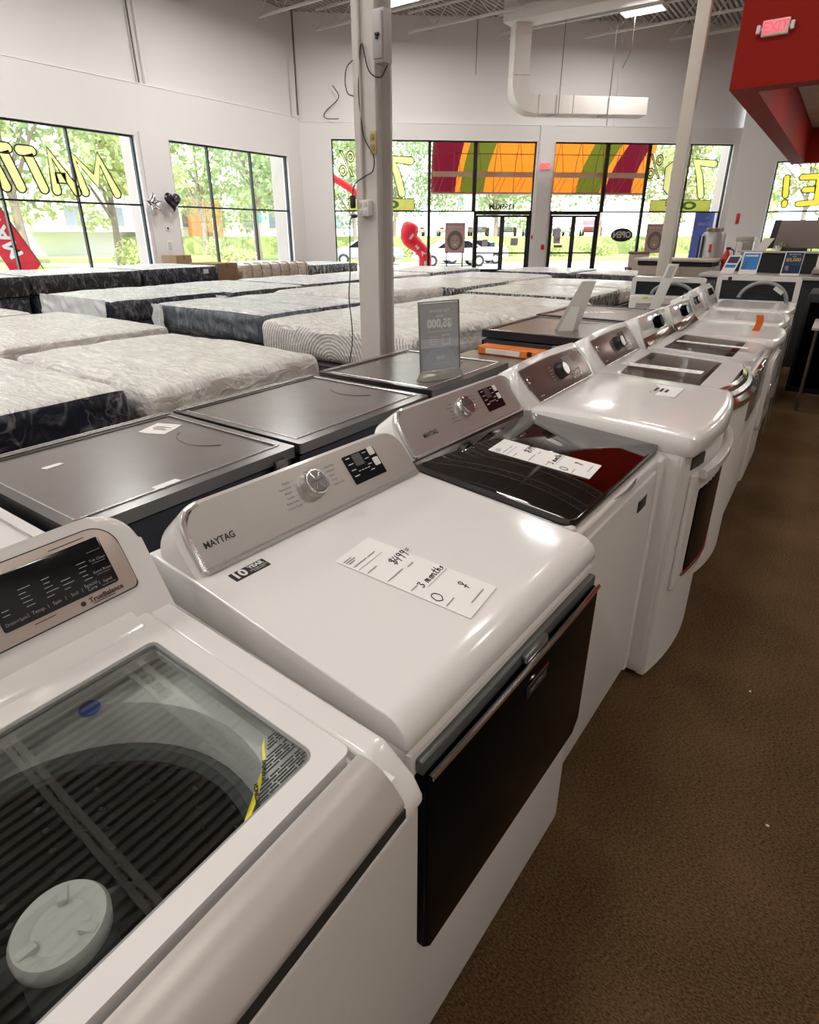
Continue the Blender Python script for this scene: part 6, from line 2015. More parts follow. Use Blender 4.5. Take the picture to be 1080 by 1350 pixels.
# ------------------------------------------------------------------ second row: ranges with dark glass cooktops, backs to the washers
def cooktop_range(label, x0, x1, y0, y1, top, glass, frame_m, thick=0.035, hinge=False, side=RANGE_SIDE):
    xc, yc = (x0 + x1) / 2, (y0 + y1) / 2
    hx, hy = (x1 - x0) / 2, (y1 - y0) / 2
    t = thing('electric_range', label, 'electric range', (xc, yc, 0))
    new_obj('body', box_bm(-hx + 0.015, hx - 0.015, -hy + 0.008, hy - 0.008, 0.04, top - thick - 0.01, 0.006, 2), side, t)
    for sx in (-1, 1):
        for sy in (-1, 1):
            bm = bmesh.new()
            add_lathe(bm, [(0, 0), (0.02, 0), (0.02, 0.045), (0, 0.045)], Matrix.Translation((sx * (hx - 0.06), sy * (hy - 0.06), 0)), 12)
            new_obj('leveling_foot', bm, BLACK, t)
    bm = bmesh.new()
    I = Matrix.Identity(4)
    add_ring_plate(bm, round_outline(-hx, hx, -hy, hy, (0.012,) * 4, 3), round_outline(-hx + 0.052, hx - 0.045, -hy + 0.028, hy - 0.028, (0.008,) * 4, 3), I, top - thick, top)
    rimo = new_obj('cooktop_frame', bm, frame_m, t)
    bm = bmesh.new()
    for k in range(2):
        add_box(bm, -hx + 0.010 + k * 0.018, -hx + 0.020 + k * 0.018, -hy + 0.01, hy - 0.01, top, top + 0.005, 0.002, 1)
    new_obj('rear_rail', bm, SILVER, rimo)
    bm = bmesh.new()
    add_tube(bm, [(hx - 0.047, -hy + 0.03, top + 0.001), (hx - 0.047, hy - 0.03, top + 0.001)], 0.0028, 6)
    add_tube(bm, [(hx - 0.004, -hy + 0.01, top - 0.012), (hx - 0.004, hy - 0.01, top - 0.012)], 0.003, 6)
    add_tube(bm, [(-hx + 0.05, -hy + 0.029, top + 0.001), (hx - 0.047, -hy + 0.029, top + 0.001)], 0.0022, 6)
    add_tube(bm, [(-hx + 0.05, hy - 0.029, top + 0.001), (hx - 0.047, hy - 0.029, top + 0.001)], 0.0022, 6)
    new_obj('edge_bead', bm, SILVER, rimo)
    new_obj('cooktop_glass', box_bm(-hx + 0.05, hx - 0.043, -hy + 0.026, hy - 0.026, top - 0.02, top - 0.004), glass, t, smooth=False)
    bm = bmesh.new()
    pts = [(0.06 + 0.02 * math.sin(a * 1.7), hy * 0.62 + 0.05 * math.sin(a), top - 0.0037) for a in [-1.2 + 2.4 * i / 14 for i in range(15)]]
    pts = [(0.02 + 0.12 * math.sin(a), hy * 0.78 - 0.10 * math.cos(a), top - 0.0037) for a in [-1.1 + 2.2 * i / 16 for i in range(17)]]
    add_tube(bm, pts, 0.0022, 4)
    new_obj('reflection_arc', bm, mat('painted reflection arc', (0.055, 0.046, 0.046), 0.4), t)  # dark arc paints the reflection of a cable on the glass
    bm = bmesh.new()
    add_box(bm, -hx - 0.005, -hx + 0.015, -hy + 0.02, hy - 0.02, 0.15, top - thick - 0.02, 0.006, 2)
    door = new_obj('oven_door', bm, BLACK_GLOSS, t)
    bm = bmesh.new()
    add_tube(bm, [(-hx, -hy + 0.08, 0.74), (-hx - 0.04, -hy + 0.08, 0.74), (-hx - 0.04, hy - 0.08, 0.74), (-hx, hy - 0.08, 0.74)], 0.010, 8)
    new_obj('door_handle', bm, SILVER, door)
    if hinge:
        bm = bmesh.new()
        add_box(bm, hx - 0.006, hx + 0.012, hy - 0.095, hy - 0.045, top - 0.075, top - 0.022, 0.006, 2)
        add_box(bm, hx + 0.0, hx + 0.018, hy - 0.088, hy - 0.052, top - 0.062, top - 0.036, 0.006, 2)
        hg = new_obj('bracket', bm, STEEL_DARK, t)
        bm = bmesh.new()
        add_lathe(bm, [(0, 0), (0.006, 0), (0.005, 0.004), (0, 0.005)], Matrix.Translation((hx + 0.018, hy - 0.07, top - 0.05)) @ Matrix.Rotation(math.pi / 2, 4, 'Y'), 12)
        new_obj('screw', bm, CHROME, hg)
    return t

RT = 0.91
cooktop_range('dark glass cooktop range with a torn label, nearest whole one behind the washers', -1.945, -1.275, 0.515, 1.205, RT, COOKTOP, STEEL_DARK, hinge=True)
cooktop_range('second dark glass cooktop range, in front of the steel column', -1.945, -1.275, 1.225, 1.965, RT, COOKTOP, STEEL_DARK)
cooktop_range('dark glass cooktop range carrying the clear upright sign holder', -1.96, -1.300, 2.035, 2.760, RT, COOKTOP, STEEL_DARK)
cooktop_range('white topped range cut off by the left edge, beside the nearest dark cooktop', -1.93, -1.28, -0.22, 0.485, RT - 0.01, WHITE, WHITE)
cooktop_range('brown reflecting cooktop range with navy edge carrying the grey paper stand', -1.93, -1.07, 3.62, 4.52, RT + 0.01, COOKTOP_BROWN_REFLECTION, RANGE_SIDE, 0.05)
cooktop_range('brown reflecting cooktop range furthest back, just before the hose-backed washers', -1.96, -1.12, 4.60, 5.52, RT + 0.01, COOKTOP_BROWN_REFLECTION, RANGE_SIDE, 0.05)

def flat_paper(name, label, cat, cx, cy, z, w, h, rot, m=PAPER, marks=True):
    M = Matrix.Translation((cx, cy, z)) @ Matrix.Rotation(rot, 4, 'Z')
    rng = random.Random(int(cx * 1000))
    o = new_obj(name, plate_bm([(-w / 2, -h / 2), (-w * 0.1, -h / 2 - 0.002), (w / 2, -h / 2 + 0.004), (w / 2, h * 0.1), (w / 2 - 0.006, h / 2), (-w / 2, h / 2 - 0.005)], M, 0, 0.0008), m, smooth=False)
    if marks:
        bm = bmesh.new()
        dashes(bm, M @ Matrix.Translation((0, 0, 0.001)), [(-w * 0.3, w * 0.3, h * 0.12), (-w * 0.3, w * 0.15, 0), (-w * 0.2, w * 0.3, -h * 0.12)], h * 0.05)
        new_obj('printed_lines', bm, GREY_INK, o, smooth=False)
    return tag(o, label, cat)
flat_paper('torn_label', 'torn white printed label on the far corner of the nearest cooktop', 'label', -1.79, 1.075, RT - 0.0035, 0.10, 0.11, 0.35)
flat_paper('tape_scrap', 'small white tape scrap in the middle of the nearest cooktop', 'tape', -1.73, 0.69, RT - 0.0035, 0.022, 0.055, 0.0, marks=False)
flat_paper('tape_scrap', 'small white tape scrap at the near edge of the nearest cooktop', 'tape', -1.345, 0.80, RT - 0.0035, 0.028, 0.075, 0.0, marks=False)
flat_paper('paper_sheet', 'white paper lying on the furthest brown cooktop', 'paper', -1.62, 5.02, RT + 0.0065, 0.12, 0.34, -0.9)
# low grey unit with an orange case between the sign holder and the brown cooktops
t = thing('low_cabinet', 'low grey brown metal cabinet under the orange case', 'cabinet', (-1.56, 3.17, 0))
new_obj('cabinet_body', box_bm(-0.38, 0.36, -0.33, 0.36, 0.02, 0.80, 0.02, 3), mat('grey brown metal', (0.30, 0.25, 0.22), 0.35, metal=0.4, var=0.15), t)
new_obj('top_trim', box_bm(-0.385, 0.365, -0.335, -0.30, 0.80, 0.812, 0.003, 1), SILVER, t)
bm = bmesh.new()
add_box(bm, 0.28, 0.33, 0.10, 0.13, 0.812, 0.92, 0.004, 1)
new_obj('corner_post', bm, STEEL_DARK, t)
t = thing('storage_case', 'orange plastic case with a white label below the brown cooktop edge', 'case', (-1.53, 3.44, 0.80))
new_obj('case_body', box_bm(-0.30, 0.30, -0.05, 0.07, 0.0, 0.056, 0.012, 3), ORANGE, t)
new_obj('case_label', box_bm(-0.24, 0.0, -0.053, -0.049, 0.012, 0.044, 0.001, 1), PAPER, t, smooth=False)
new_obj('case_latch', box_bm(0.05, 0.08, -0.058, -0.048, 0.02, 0.05, 0.003, 1), BLACK, t)
t = tag(new_obj('green_crate', box_bm(-2.12, -1.96, 2.98, 3.35, 0.0, 0.86, 0.02, 2), mat('dark green plastic', (0.03, 0.05, 0.02), 0.5, var=0.4, scale=8)), 'dark green crate beside the low cabinet, right of the sign holder', 'crate')
bm = bmesh.new()
for k in range(4):
    add_box(bm, -1.962, -1.952, 3.0 + 0.09 * k, 3.05 + 0.09 * k, 0.70, 0.83)
new_obj('crate_slot', bm, BLACK, t, smooth=False)
# white box at the very left edge
# clear upright sign holder with the reversed sheet
def sign_holder():
    c = Vector((-1.405, 2.262, RT - 0.003))
    dirv = Vector((0.095, 0.255, 0)).normalized()
    t = thing('sign_holder', 'clear upright sign holder with a reversed printed sheet on the dark cooktop', 'sign holder', c, math.atan2(dirv.y, dirv.x))
    F = frame((0, 0, 0), (1, 0, 0), (0.02, 0.10, 0.99))
    hw = 0.108
    new_obj('sheet', plate_bm(round_outline(-hw, hw, 0.042, 0.335, (0.002,) * 4, 2), F, -0.0008, 0.0008), mat('grey backlit sheet', (0.62, 0.61, 0.63), 0.6, var=0.03, translucent=0.6), t, smooth=False)
    sheet = t.children[0]
    new_obj('holder_front', plate_bm(round_outline(-hw - 0.004, hw + 0.004, 0.030, 0.340, (0.003,) * 4, 2), F, 0.002, 0.004), ACRYLIC, t, smooth=False)
    bm = bmesh.new()
    add_ring_plate(bm, round_outline(-hw - 0.006, hw + 0.006, 0.030, 0.343, (0.003,) * 4, 2), round_outline(-hw - 0.002, hw + 0.002, 0.034, 0.338, (0.002,) * 4, 2), F, -0.003, 0.004)
    new_obj('holder_edge', bm, mat('acrylic edge', (0.20, 0.20, 0.19), 0.2), t)
    bm = bmesh.new()
    add_prism(bm, [(-0.035, 0.0), (0.03, 0.0), (0.012, 0.035), (-0.006, 0.038)], -hw - 0.006, hw + 0.006, 0.002, 1)
    bmesh.ops.transform(bm, matrix=Matrix.Rotation(math.pi / 2, 4, 'Z') @ Matrix.Rotation(math.pi, 4, 'Z'), verts=bm.verts)
    new_obj('holder_foot', bm, mat('frosted acrylic foot', (0.42, 0.40, 0.36), 0.2, spec=0.7, translucent=0.3), t)
    T = F @ Matrix.Translation((0, 0, 0.001))
    P = mat('pale sheet print', (0.98, 0.97, 0.95), 0.6)
    new_obj('sheet_disc', plate_bm([(0.10 * math.cos(a), 0.048 + 0.098 * math.sin(a)) for a in [math.pi * i / 24 for i in range(25)]], T, 0, 0.0003), mat('pale blue sheet disc', (0.72, 0.73, 0.80), 0.6), sheet, smooth=False)
    text_obj('sheet_words', [('Aprobamos', 0.024, 0.0, 0.302), ('hasta', 0.020, 0.0, 0.279), ('$5,000', 0.050, 0.0, 0.245, {'fat': 0.0022}), ('snap', 0.026, 0.0, 0.098, {'fat': 0.0006})], T @ Matrix.Translation((0, 0, 0.0004)), P, sheet, mirror=True)
    bm = bmesh.new()
    add_ring_plate(bm, round_outline(0.014, 0.058, 0.150, 0.195, (0.001,) * 4, 1), round_outline(0.018, 0.054, 0.154, 0.191, (0.001,) * 4, 1), T, 0, 0.0004)
    dashes(bm, T, [(-0.07, 0.07, 0.213), (-0.06, -0.005, 0.188), (-0.06, -0.012, 0.178), (-0.06, -0.005, 0.168), (-0.06, -0.02, 0.158), (-0.05, 0.05, 0.072), (-0.045, 0.045, 0.064)], 0.003, 0.0004)
    new_obj('sheet_lines', bm, P, sheet, smooth=False)
sign_holder()
# folded grey paper stand seen from behind
t = thing('paper_stand', 'grey white folded paper stand leaning back on the brown cooktop', 'paper stand', (-1.455, 3.965, RT + 0.006), math.radians(35))
F = frame((0, 0, 0), (1, 0, 0), (0.30, 0.10, 0.95))
new_obj('stand_sheet', plate_bm([(-0.085, 0), (0.075, 0), (0.075, 0.33), (-0.02, 0.33)], F, 0, 0.003), mat('grey white card', (0.60, 0.58, 0.55), 0.6), t, smooth=False)
F2 = frame((0.0, -0.055, 0), (1, 0.1, 0), (0.16, 0.20, 0.95))
new_obj('stand_strut', plate_bm([(-0.075, 0), (0.03, 0), (0.04, 0.16), (-0.02, 0.16)], F2, 0, 0.003), mat('white card', (0.72, 0.70, 0.67), 0.6), t, smooth=False)

# ------------------------------------------------------------------ mattresses in plastic film
MSEED = [0]
BOXSPRING = mat('dark box spring cloth', (0.035, 0.035, 0.045), 0.8, var=0.2)
def mattress(x0, x1, y0, y1, top, top_m, side_m, phrase, short, thick=0.30, group='film-wrapped mattresses', wave=0.014, puff=0.02, r=0.05, straps=0, base=True, label_patch=False):
    MSEED[0] += 1
    sd = MSEED[0] * 7.31
    t = thing('mattress', phrase, 'mattress', ((x0 + x1) / 2, (y0 + y1) / 2, top - thick), 0, group)
    X, Y = x1 - x0, y1 - y0
    far = math.hypot((x0 + x1) / 2, (y0 + y1) / 2) > 9.5
    n = 22 if far else 44
    bm = grid_box(n, n, 6, X, Y, thick, r)
    for v in bm.verts:
        c = v.co.copy()
        u = max(0, 1 - (2 * c.x / X) ** 4) * max(0, 1 - (2 * c.y / Y) ** 4)
        if c.z > 0:
            c.z += puff * u
            w_ = noise.noise(Vector((c.x * 1.6 + sd, c.y * 5.0, sd))) + 0.5 * noise.noise(Vector((c.x * 7 + sd, c.y * 3.0 - sd, 1.0)))
            c.z += wave * w_ * min(1, 0.35 + u)
        side = 0.010 * noise.noise(Vector((c.x * 5 + sd, c.y * 5, c.z * 9)))
        d = Vector((c.x / X, c.y / Y, 0))
        if max(abs(c.x) / X, abs(c.y) / Y) > 0.47:
            c += d.normalized() * side * 1.6 if d.length > 0 else Vector()
        c.z += thick / 2
        v.co = c
    bm.normal_update()
    side_faces = [f for f in bm.faces if f.normal.z < 0.55]
    bs = bm.copy()
    bs.faces.ensure_lookup_table(); bm.faces.ensure_lookup_table()
    idx = {f.index for f in side_faces}
    bm.faces.index_update()
    idx = {f.index for f in side_faces}
    bs.faces.index_update()
    bmesh.ops.delete(bs, geom=[f for f in bs.faces if f.index not in idx], context='FACES')
    bmesh.ops.delete(bm, geom=[f for f in bm.faces if f.index in idx], context='FACES')
    new_obj('top_panel', bm, top_m, t)
    sp = new_obj('side_panel', bs, side_m, t)
    if label_patch:
        new_obj('law_label', box_bm(X / 2 + 0.006, X / 2 + 0.012, Y * 0.28, Y * 0.28 + 0.14, thick * 0.55, thick * 0.82), PAPER, sp, smooth=False)
    for k in range(straps):
        yy = -Y / 2 + Y * (k + 0.6) / straps
        bm2 = bmesh.new()
        add_tube(bm2, smooth_path([(X / 2 + 0.012, yy, 0.0), (X / 2 + 0.02, yy + 0.03, thick * 0.5), (X / 2 - 0.005, yy, thick), (X / 2 - 0.25, yy - 0.02, thick + 0.025)], 4), 0.012, 5)
        new_obj('strap', bm2, BROWN_CARD, t)
    if base:
        bx = thing('box_spring', 'box spring under the ' + short, 'box spring', ((x0 + x1) / 2, (y0 + y1) / 2, 0), 0, 'box spring bases')
        new_obj('base_frame', box_bm(-X / 2 + 0.03, X / 2 - 0.03, -Y / 2 + 0.03, Y / 2 - 0.03, 0.0, top - thick - 0.004, 0.03, 2), base if not isinstance(base, bool) else BOXSPRING, bx)
        bm2 = bmesh.new()
        for z in (0.04, top - thick - 0.03):
            add_tube(bm2, [(sx * (X / 2 - 0.028), sy * (Y / 2 - 0.028), z) for sx, sy in ((-1, -1), (1, -1), (1, 1), (-1, 1), (-1, -1))], 0.010, 5)
        new_obj('piping', bm2, BLACK, bx)
    return t

mattress(-5.25, -3.40, 0.35, 1.875, 0.665, TOP_WHITE, SIDE_NAVY, 'white topped mattress with navy side, nearest one at the left edge', 'nearest navy-sided mattress at the left edge', wave=0.012)
mattress(-5.12, -3.18, 1.93, 3.37, 0.660, TOP_WHITE, SIDE_WHITE, 'plain white mattress right of the navy-sided one, behind the cooktops', 'plain white mattress behind the cooktops', wave=0.020, puff=0.03, r=0.09)
mattress(-7.65, -5.48, 2.02, 3.58, 0.66, TOP_WHITE, SIDE_WHITE, 'white mattress at the left edge, behind the plain white one', 'white left-edge mattress behind the plain white one')
mattress(-9.95, -7.92, 1.85, 3.36, 0.65, TOP_WHITE, SIDE_WHITE, 'pinkish white mattress tip at the left edge, third bed back', 'pinkish white left-edge mattress tip')
mattress(-5.02, -2.95, 4.33, 6.12, 0.675, TOP_GREY, SIDE_STRIPE, 'white mattress with zigzag striped side left of the steel column', 'zigzag-sided mattress', thick=0.36, r=0.10)
mattress(-4.85, -2.72, 6.30, 8.38, 0.66, TOP_GREY, SIDE_WHITE, 'big white mattress right of the steel column behind the sign holder', 'big white mattress behind the sign holder', r=0.08, puff=0.03, wave=0.018)
mattress(-5.10, -3.00, 8.85, 10.62, 0.66, TOP_GREY, SIDE_BLACK, 'white mattress with black side behind the grey paper stand', 'black-sided mattress behind the paper stand', thick=0.26)
mattress(-5.25, -3.05, 10.75, 12.55, 0.66, TOP_GREY, SIDE_BEIGE, 'white mattress with beige side left of the hose-backed washer', 'beige-sided mattress by the hose-backed washer', thick=0.28)
mattress(-7.28, -5.22, 4.58, 5.56, 0.69, TOP_COOL, SIDE_QUILT, 'narrow mattress with blue quilted side in the middle of the beds', 'narrow blue quilted mattress', thick=0.34, r=0.06)
mattress(-7.25, -5.28, 5.62, 6.60, 0.675, TOP_COOL, SIDE_DARK, 'narrow white mattress with dark piping just behind the blue quilted one', 'narrow white mattress with dark piping')
mattress(-7.45, -5.55, 6.75, 9.05, 0.69, TOP_GREY, SIDE_WHITE, 'thick white mattress left of the column, behind the dark-piped one', 'thick white mattress left of the column', r=0.09)
mattress(-7.65, -5.42, 9.25, 11.3, 0.665, TOP_GREY, SIDE_BLACK, 'white mattress with black side right of the column, far middle', 'black-sided mattress right of the column')
mattress(-7.60, -5.45, 11.45, 13.6, 0.66, TOP_COOL, SIDE_WHITE, 'white mattress far middle, in front of the left entrance doors', 'white far-middle mattress before the left doors')
mattress(-10.05, -8.12, 4.45, 6.40, 0.675, TOP_COOL, SIDE_NAVY, 'white topped mattress with navy side and loose film corner, left middle', 'navy-sided mattress with loose film corner', wave=0.018)
mattress(-10.25, -8.00, 6.46, 8.12, 0.665, TOP_COOL, SIDE_DARK, 'white mattress with dark green-black side, behind the navy-sided one in the left middle', 'green-black sided mattress')
mattress(-10.2, -8.15, 8.30, 10.25, 0.665, TOP_COOL, SIDE_DARK, 'pale mattress in front of the beige strapped one', 'pale mattress before the strapped beige one')
mattress(-10.1, -8.15, 10.4, 12.6, 0.66, TOP_GREY, SIDE_WHITE, 'pale mattress just left of the column, far back', 'pale far-back mattress left of the column')
mattress(-10.1, -8.15, 12.8, 15.1, 0.67, TOP_GREY, SIDE_BLACK, 'grey white mattress right of the column in front of the red inflatable', 'grey white mattress before the red inflatable')
mattress(-7.35, -5.40, 14.4, 16.6, 0.665, TOP_COOL, SIDE_DARK, 'white mattress nearest the left entrance doors', 'mattress nearest the left doors')
mattress(-5.20, -3.35, 14.4, 16.3, 0.665, TOP_GREY, SIDE_DARK, 'white mattress nearest the right entrance doors', 'mattress nearest the right doors')
mattress(-14.1, -12.05, 2.6, 5.15, 0.83, TOP_COOL, SIDE_DARK, 'dark-sided mattress on a stack at the left edge by the far-left window', 'dark-sided mattress at the far-left window edge', base=SIDE_NAVY, thick=0.36)
mattress(-14.1, -12.10, 5.22, 7.42, 0.83, TOP_COOL, SIDE_DARK, 'dark brown-sided mattress on a stack below the far-left window', 'dark brown-sided mattress below the far-left window', base=SIDE_NAVY, thick=0.36)
mattress(-14.1, -12.15, 7.48, 9.45, 0.84, TOP_COOL, SIDE_NAVY, 'navy-sided mattress with a white label on a stack beside the boxes', 'navy-sided mattress with a white label', base=SIDE_NAVY, thick=0.36, label_patch=True)
mattress(-14.3, -12.5, 10.55, 12.85, 0.80, TOP_COOL, SIDE_BEIGE, 'beige mattress tied with brown straps below the second window', 'strapped beige mattress', thick=0.42, straps=7, base=True)
mattress(-13.9, -12.4, 13.0, 14.95, 0.72, TOP_COOL, SIDE_BLACK, 'white mattress with black streaked side in the far corner', 'black streaked mattress in the far corner', thick=0.32)

def film_curtain(t, x0, x1, y, z0, z1, seed, along='x'):
    """crumpled film hanging over one side of a bed"""
    bm = bmesh.new()
    N, K = 40, 10
    rows = []
    for j in range(K + 1):
        v = j / K
        row = []
        for i in range(N + 1):
            u = i / N
            pleat = noise.noise(Vector((u * 9 + seed, v * 2.2, seed))) * 0.05 + noise.noise(Vector((u * 22, v * 5, seed))) * 0.022
            a = x0 + (x1 - x0) * u
            b_ = y - 0.03 - abs(pleat) - 0.02 * v
            z = z1 + (z0 - z1) * v + 0.012 * noise.noise(Vector((u * 12, seed, v)))
            row.append(bm.verts.new((a, b_, z) if along == 'x' else (-b_, a, z)))
        rows.append(row)
    for r0, r1 in zip(rows, rows[1:]):
        for i in range(N):
            bm.faces.new((r0[i], r0[i + 1], r1[i + 1], r1[i]))
    new_obj('loose_film', bm, mat('creased pale film', (0.80, 0.82, 0.84), 0.25, coat=0.5, var=0.1) if seed % 2 else MILKY, t)

for m_ in [o for o in bpy.data.objects if o.name.startswith('mattress') and o.type == 'EMPTY']:
    if 'loose film corner' in m_['label']:
        film_curtain(m_, -0.95, 0.90, -0.975, -0.05, 0.31, 3)
        film_curtain(m_, -0.95, -0.35, -0.97, -0.05, 0.30, 2, 'y')
    if 'blue quilted' in m_['label']:
        film_curtain(m_, -1.02, -0.80, -0.49, 0.02, 0.34, 5)
        film_curtain(m_, -0.80, 0.98, -0.485, 0.02, 0.33, 4)
    if 'nearest one at the left edge' in m_['label']:
        film_curtain(m_, 0.50, 0.74, -0.925, 0.0, 0.28, 4, 'y')

def carton(label, x0, x1, y0, y1, h, m=BROWN_CARD, z=0.0):
    t = thing('cardboard_box', label, 'box', ((x0 + x1) / 2, (y0 + y1) / 2, z))
    X, Y = (x1 - x0) / 2, (y1 - y0) / 2
    new_obj('box_body', box_bm(-X, X, -Y, Y, 0, h, 0.006, 1), m, t)
    new_obj('packing_tape', box_bm(X * 0.2, X + 0.002, -0.03, 0.03, h - 0.12, h + 0.002), mat('brown packing tape', (0.20, 0.12, 0.06), 0.3), t, smooth=False)
    return t
carton('brown cardboard box between the navy stack and the strapped beige mattress', -13.6, -12.6, 9.72, 10.40, 0.86)
carton('brown cardboard box with white papers below the wall pillar', -15.9, -15.2, 10.45, 10.95, 0.98)
t = tag(new_obj('wall_plate', box_bm(-16.15, -16.13, 10.90, 11.02, 1.62, 1.74, 0.004, 1), WHITE_PLASTIC), 'small white wall plate on the pillar below the balloons', 'wall plate')
bm = bmesh.new(); add_lathe(bm, [(0, 0), (0.03, 0), (0.03, 0.01), (0, 0.012)], Matrix.Translation((-16.13, 10.96, 1.68)) @ Matrix.Rotation(math.pi / 2, 4, 'Y'), 14); new_obj('dial', bm, BLACK, t)
t = tag(new_obj('wall_notice', box_bm(-16.148, -16.14, 10.86, 11.05, 1.05, 1.35), PAPER, smooth=False), 'white printed notice low on the pillar between the two left windows', 'notice')
bm = bmesh.new(); dashes(bm, LEFT @ Matrix.Translation((0, 0, 0.062)), [(10.89, 11.02, 1.10 + 0.04 * k) for k in range(6)], 0.012); new_obj('printed_lines', bm, GREY_INK, t, smooth=False)

# foil balloons on the pillar
def foil(name, label, pts, centre, depth, m):
    n = len(pts)
    t = bmesh.new()
    K = 6
    front = []
    for j in range(K + 1):
        s = 1 - j / K
        z = depth * math.sqrt(max(0, 1 - s * s))
        front.append([t.verts.new((centre[0] + z, centre[1] + p[0] * s, centre[2] + p[1] * s)) for p in pts] if s > 1e-6 else [t.verts.new((centre[0] + depth, centre[1], centre[2]))])
    back = [[v for v in front[0]]]
    for j in range(1, K + 1):
        s = 1 - j / K
        z = -depth * math.sqrt(max(0, 1 - s * s))
        back.append([t.verts.new((centre[0] + z, centre[1] + p[0] * s, centre[2] + p[1] * s)) for p in pts] if s > 1e-6 else [t.verts.new((centre[0] - depth, centre[1], centre[2]))])
    for rows in (front, back):
        for a, b2 in zip(rows, rows[1:]):
            for i in range(n):
                k = (i + 1) % n
                t.faces.new((a[i], a[k], b2[k], b2[i]) if len(b2) > 1 else (a[i], a[k], b2[0]))
    bmesh.ops.recalc_face_normals(t, faces=t.faces)
    o = new_obj(name, t, m)
    bm = bmesh.new()
    add_tube(bm, [(centre[0], centre[1], centre[2] - 0.28), (-16.14, centre[1] + 0.0, centre[2] - 0.28)], 0.006, 5)
    add_tube(bm, [(centre[0], centre[1], centre[2] - 0.2), (centre[0], centre[1], centre[2] - 0.29)], 0.008, 5)
    new_obj('tie', bm, BLACK, o)
    return tag(o, label, 'balloon')
heart = []
for i in range(40):
    a = 2 * math.pi * i / 40
    heart.append((0.0165 * 16 * math.sin(a) ** 3, 0.017 * (13 * math.cos(a) - 5 * math.cos(2 * a) - 2 * math.cos(3 * a) - math.cos(4 * a))))
foil('heart_balloon', 'black heart foil balloon on the pillar between the left windows', heart, (-15.95, 11.13, 2.40), 0.12, BLACK_FOIL)
star = [((0.30 if i % 2 == 0 else 0.15) * math.cos(math.pi / 2 + math.pi * i / 5), (0.30 if i % 2 == 0 else 0.15) * math.sin(math.pi / 2 + math.pi * i / 5)) for i in range(10)]
foil('star_balloon', 'silver star foil balloon left of the black heart balloon', star, (-15.95, 10.52, 2.30), 0.10, SILVER_FOIL)

# ------------------------------------------------------------------ counter end of the shop, right
t = thing('sales_counter', 'long dark counter carrying the acrylic cards behind the last washers', 'counter', (-0.55, 8.95, 0))
new_obj('counter_front', box_bm(-0.90, 1.6, -0.35, 0.35, 0.0, 1.02, 0.01, 2), BLACK_MATT, t)
new_obj('counter_top', box_bm(-0.93, 1.65, -0.38, 0.40, 1.02, 1.06, 0.006, 2), mat('grey counter top', (0.45, 0.43, 0.41), 0.4), t)
new_obj('upper_panel', box_bm(-0.50, 1.5, 0.25, 0.30, 1.06, 1.30, 0.004, 1), BLACK_MATT, t)
new_obj('upper_shelf', box_bm(-0.62, 1.55, 0.22, 0.42, 1.30, 1.325, 0.004, 1), mat('grey counter top', (0.45, 0.43, 0.41), 0.4), t)
def card(label, x, y, z, w, h, lean, parts, skew=0.25):
    t = thing('card_holder', label, 'card holder', (x, y, z), skew)
    F = frame((0, 0, 0), (1, 0, 0), (lean, 0.25, 0.96))
    new_obj('holder', plate_bm(round_outline(-w / 2, w / 2, 0, h, (0.002,) * 4, 2), F, -0.002, 0.002), PAPER, t, smooth=False)
    for nm, (a, b2, c, d), m in parts:
        new_obj(nm, plate_bm(round_outline(-w / 2 + w * a, -w / 2 + w * b2, h * c, h * d, (0.001,) * 4, 1), F, 0.002, 0.003), m, t, smooth=False)
    bm = bmesh.new(); add_box(bm, -w / 2, w / 2, -0.03, 0.06, 0.0, 0.006); new_obj('foot', bm, ACRYLIC, t, smooth=False)
    return t, F
PURPLE = mat('dark purple print', (0.05, 0.03, 0.10), 0.5)
MIDBLUE = mat('mid blue print', (0.03, 0.22, 0.60), 0.5)
NAVYP = mat('navy print', (0.008, 0.02, 0.09), 0.4)
GOLD = mat('gold print', (0.60, 0.42, 0.10), 0.5)
card('small white card with purple and blue bands, leftmost card on the counter', -1.18, 8.66, 1.06, 0.15, 0.24, 0.35, [('purple_band', (0.12, 0.88, 0.58, 0.92), PURPLE), ('blue_band', (0.12, 0.88, 0.34, 0.50), MIDBLUE)])
t, F = card('blue printed card in an acrylic holder beside the purple card', -0.95, 8.66, 1.06, 0.20, 0.27, 0.12, [('blue_area', (0.08, 0.94, 0.22, 0.94), MIDBLUE), ('white_phone', (0.12, 0.42, 0.16, 0.56), PAPER)])
new_obj('heading', plate_bm(round_outline(-0.07, 0.07, 0.215, 0.235, (0.001,) * 4, 1), F, 0.003, 0.004), WHITE_PRINT, t, smooth=False)
t, F = card('navy card with gold $5,000 lettering on the counter', -0.50, 8.66, 1.06, 0.20, 0.28, 0.10, [('navy_area', (0.05, 0.97, 0.10, 0.97), NAVYP), ('blue_area', (0.08, 0.92, 0.16, 0.46), MIDBLUE), ('white_frame', (0.14, 0.36, 0.22, 0.42), PAPER)])
text_obj('card_words', [('$5,000', 0.055, 0.0, 0.185, {'fat': 0.0012})], F @ Matrix.Translation((0, 0, 0.0035)), GOLD, t)
text_obj('card_words', [('Aprobamos', 0.026, 0.0, 0.25), ('hasta', 0.02, 0.0, 0.225)], F @ Matrix.Translation((0, 0, 0.0035)), WHITE_PRINT, t)
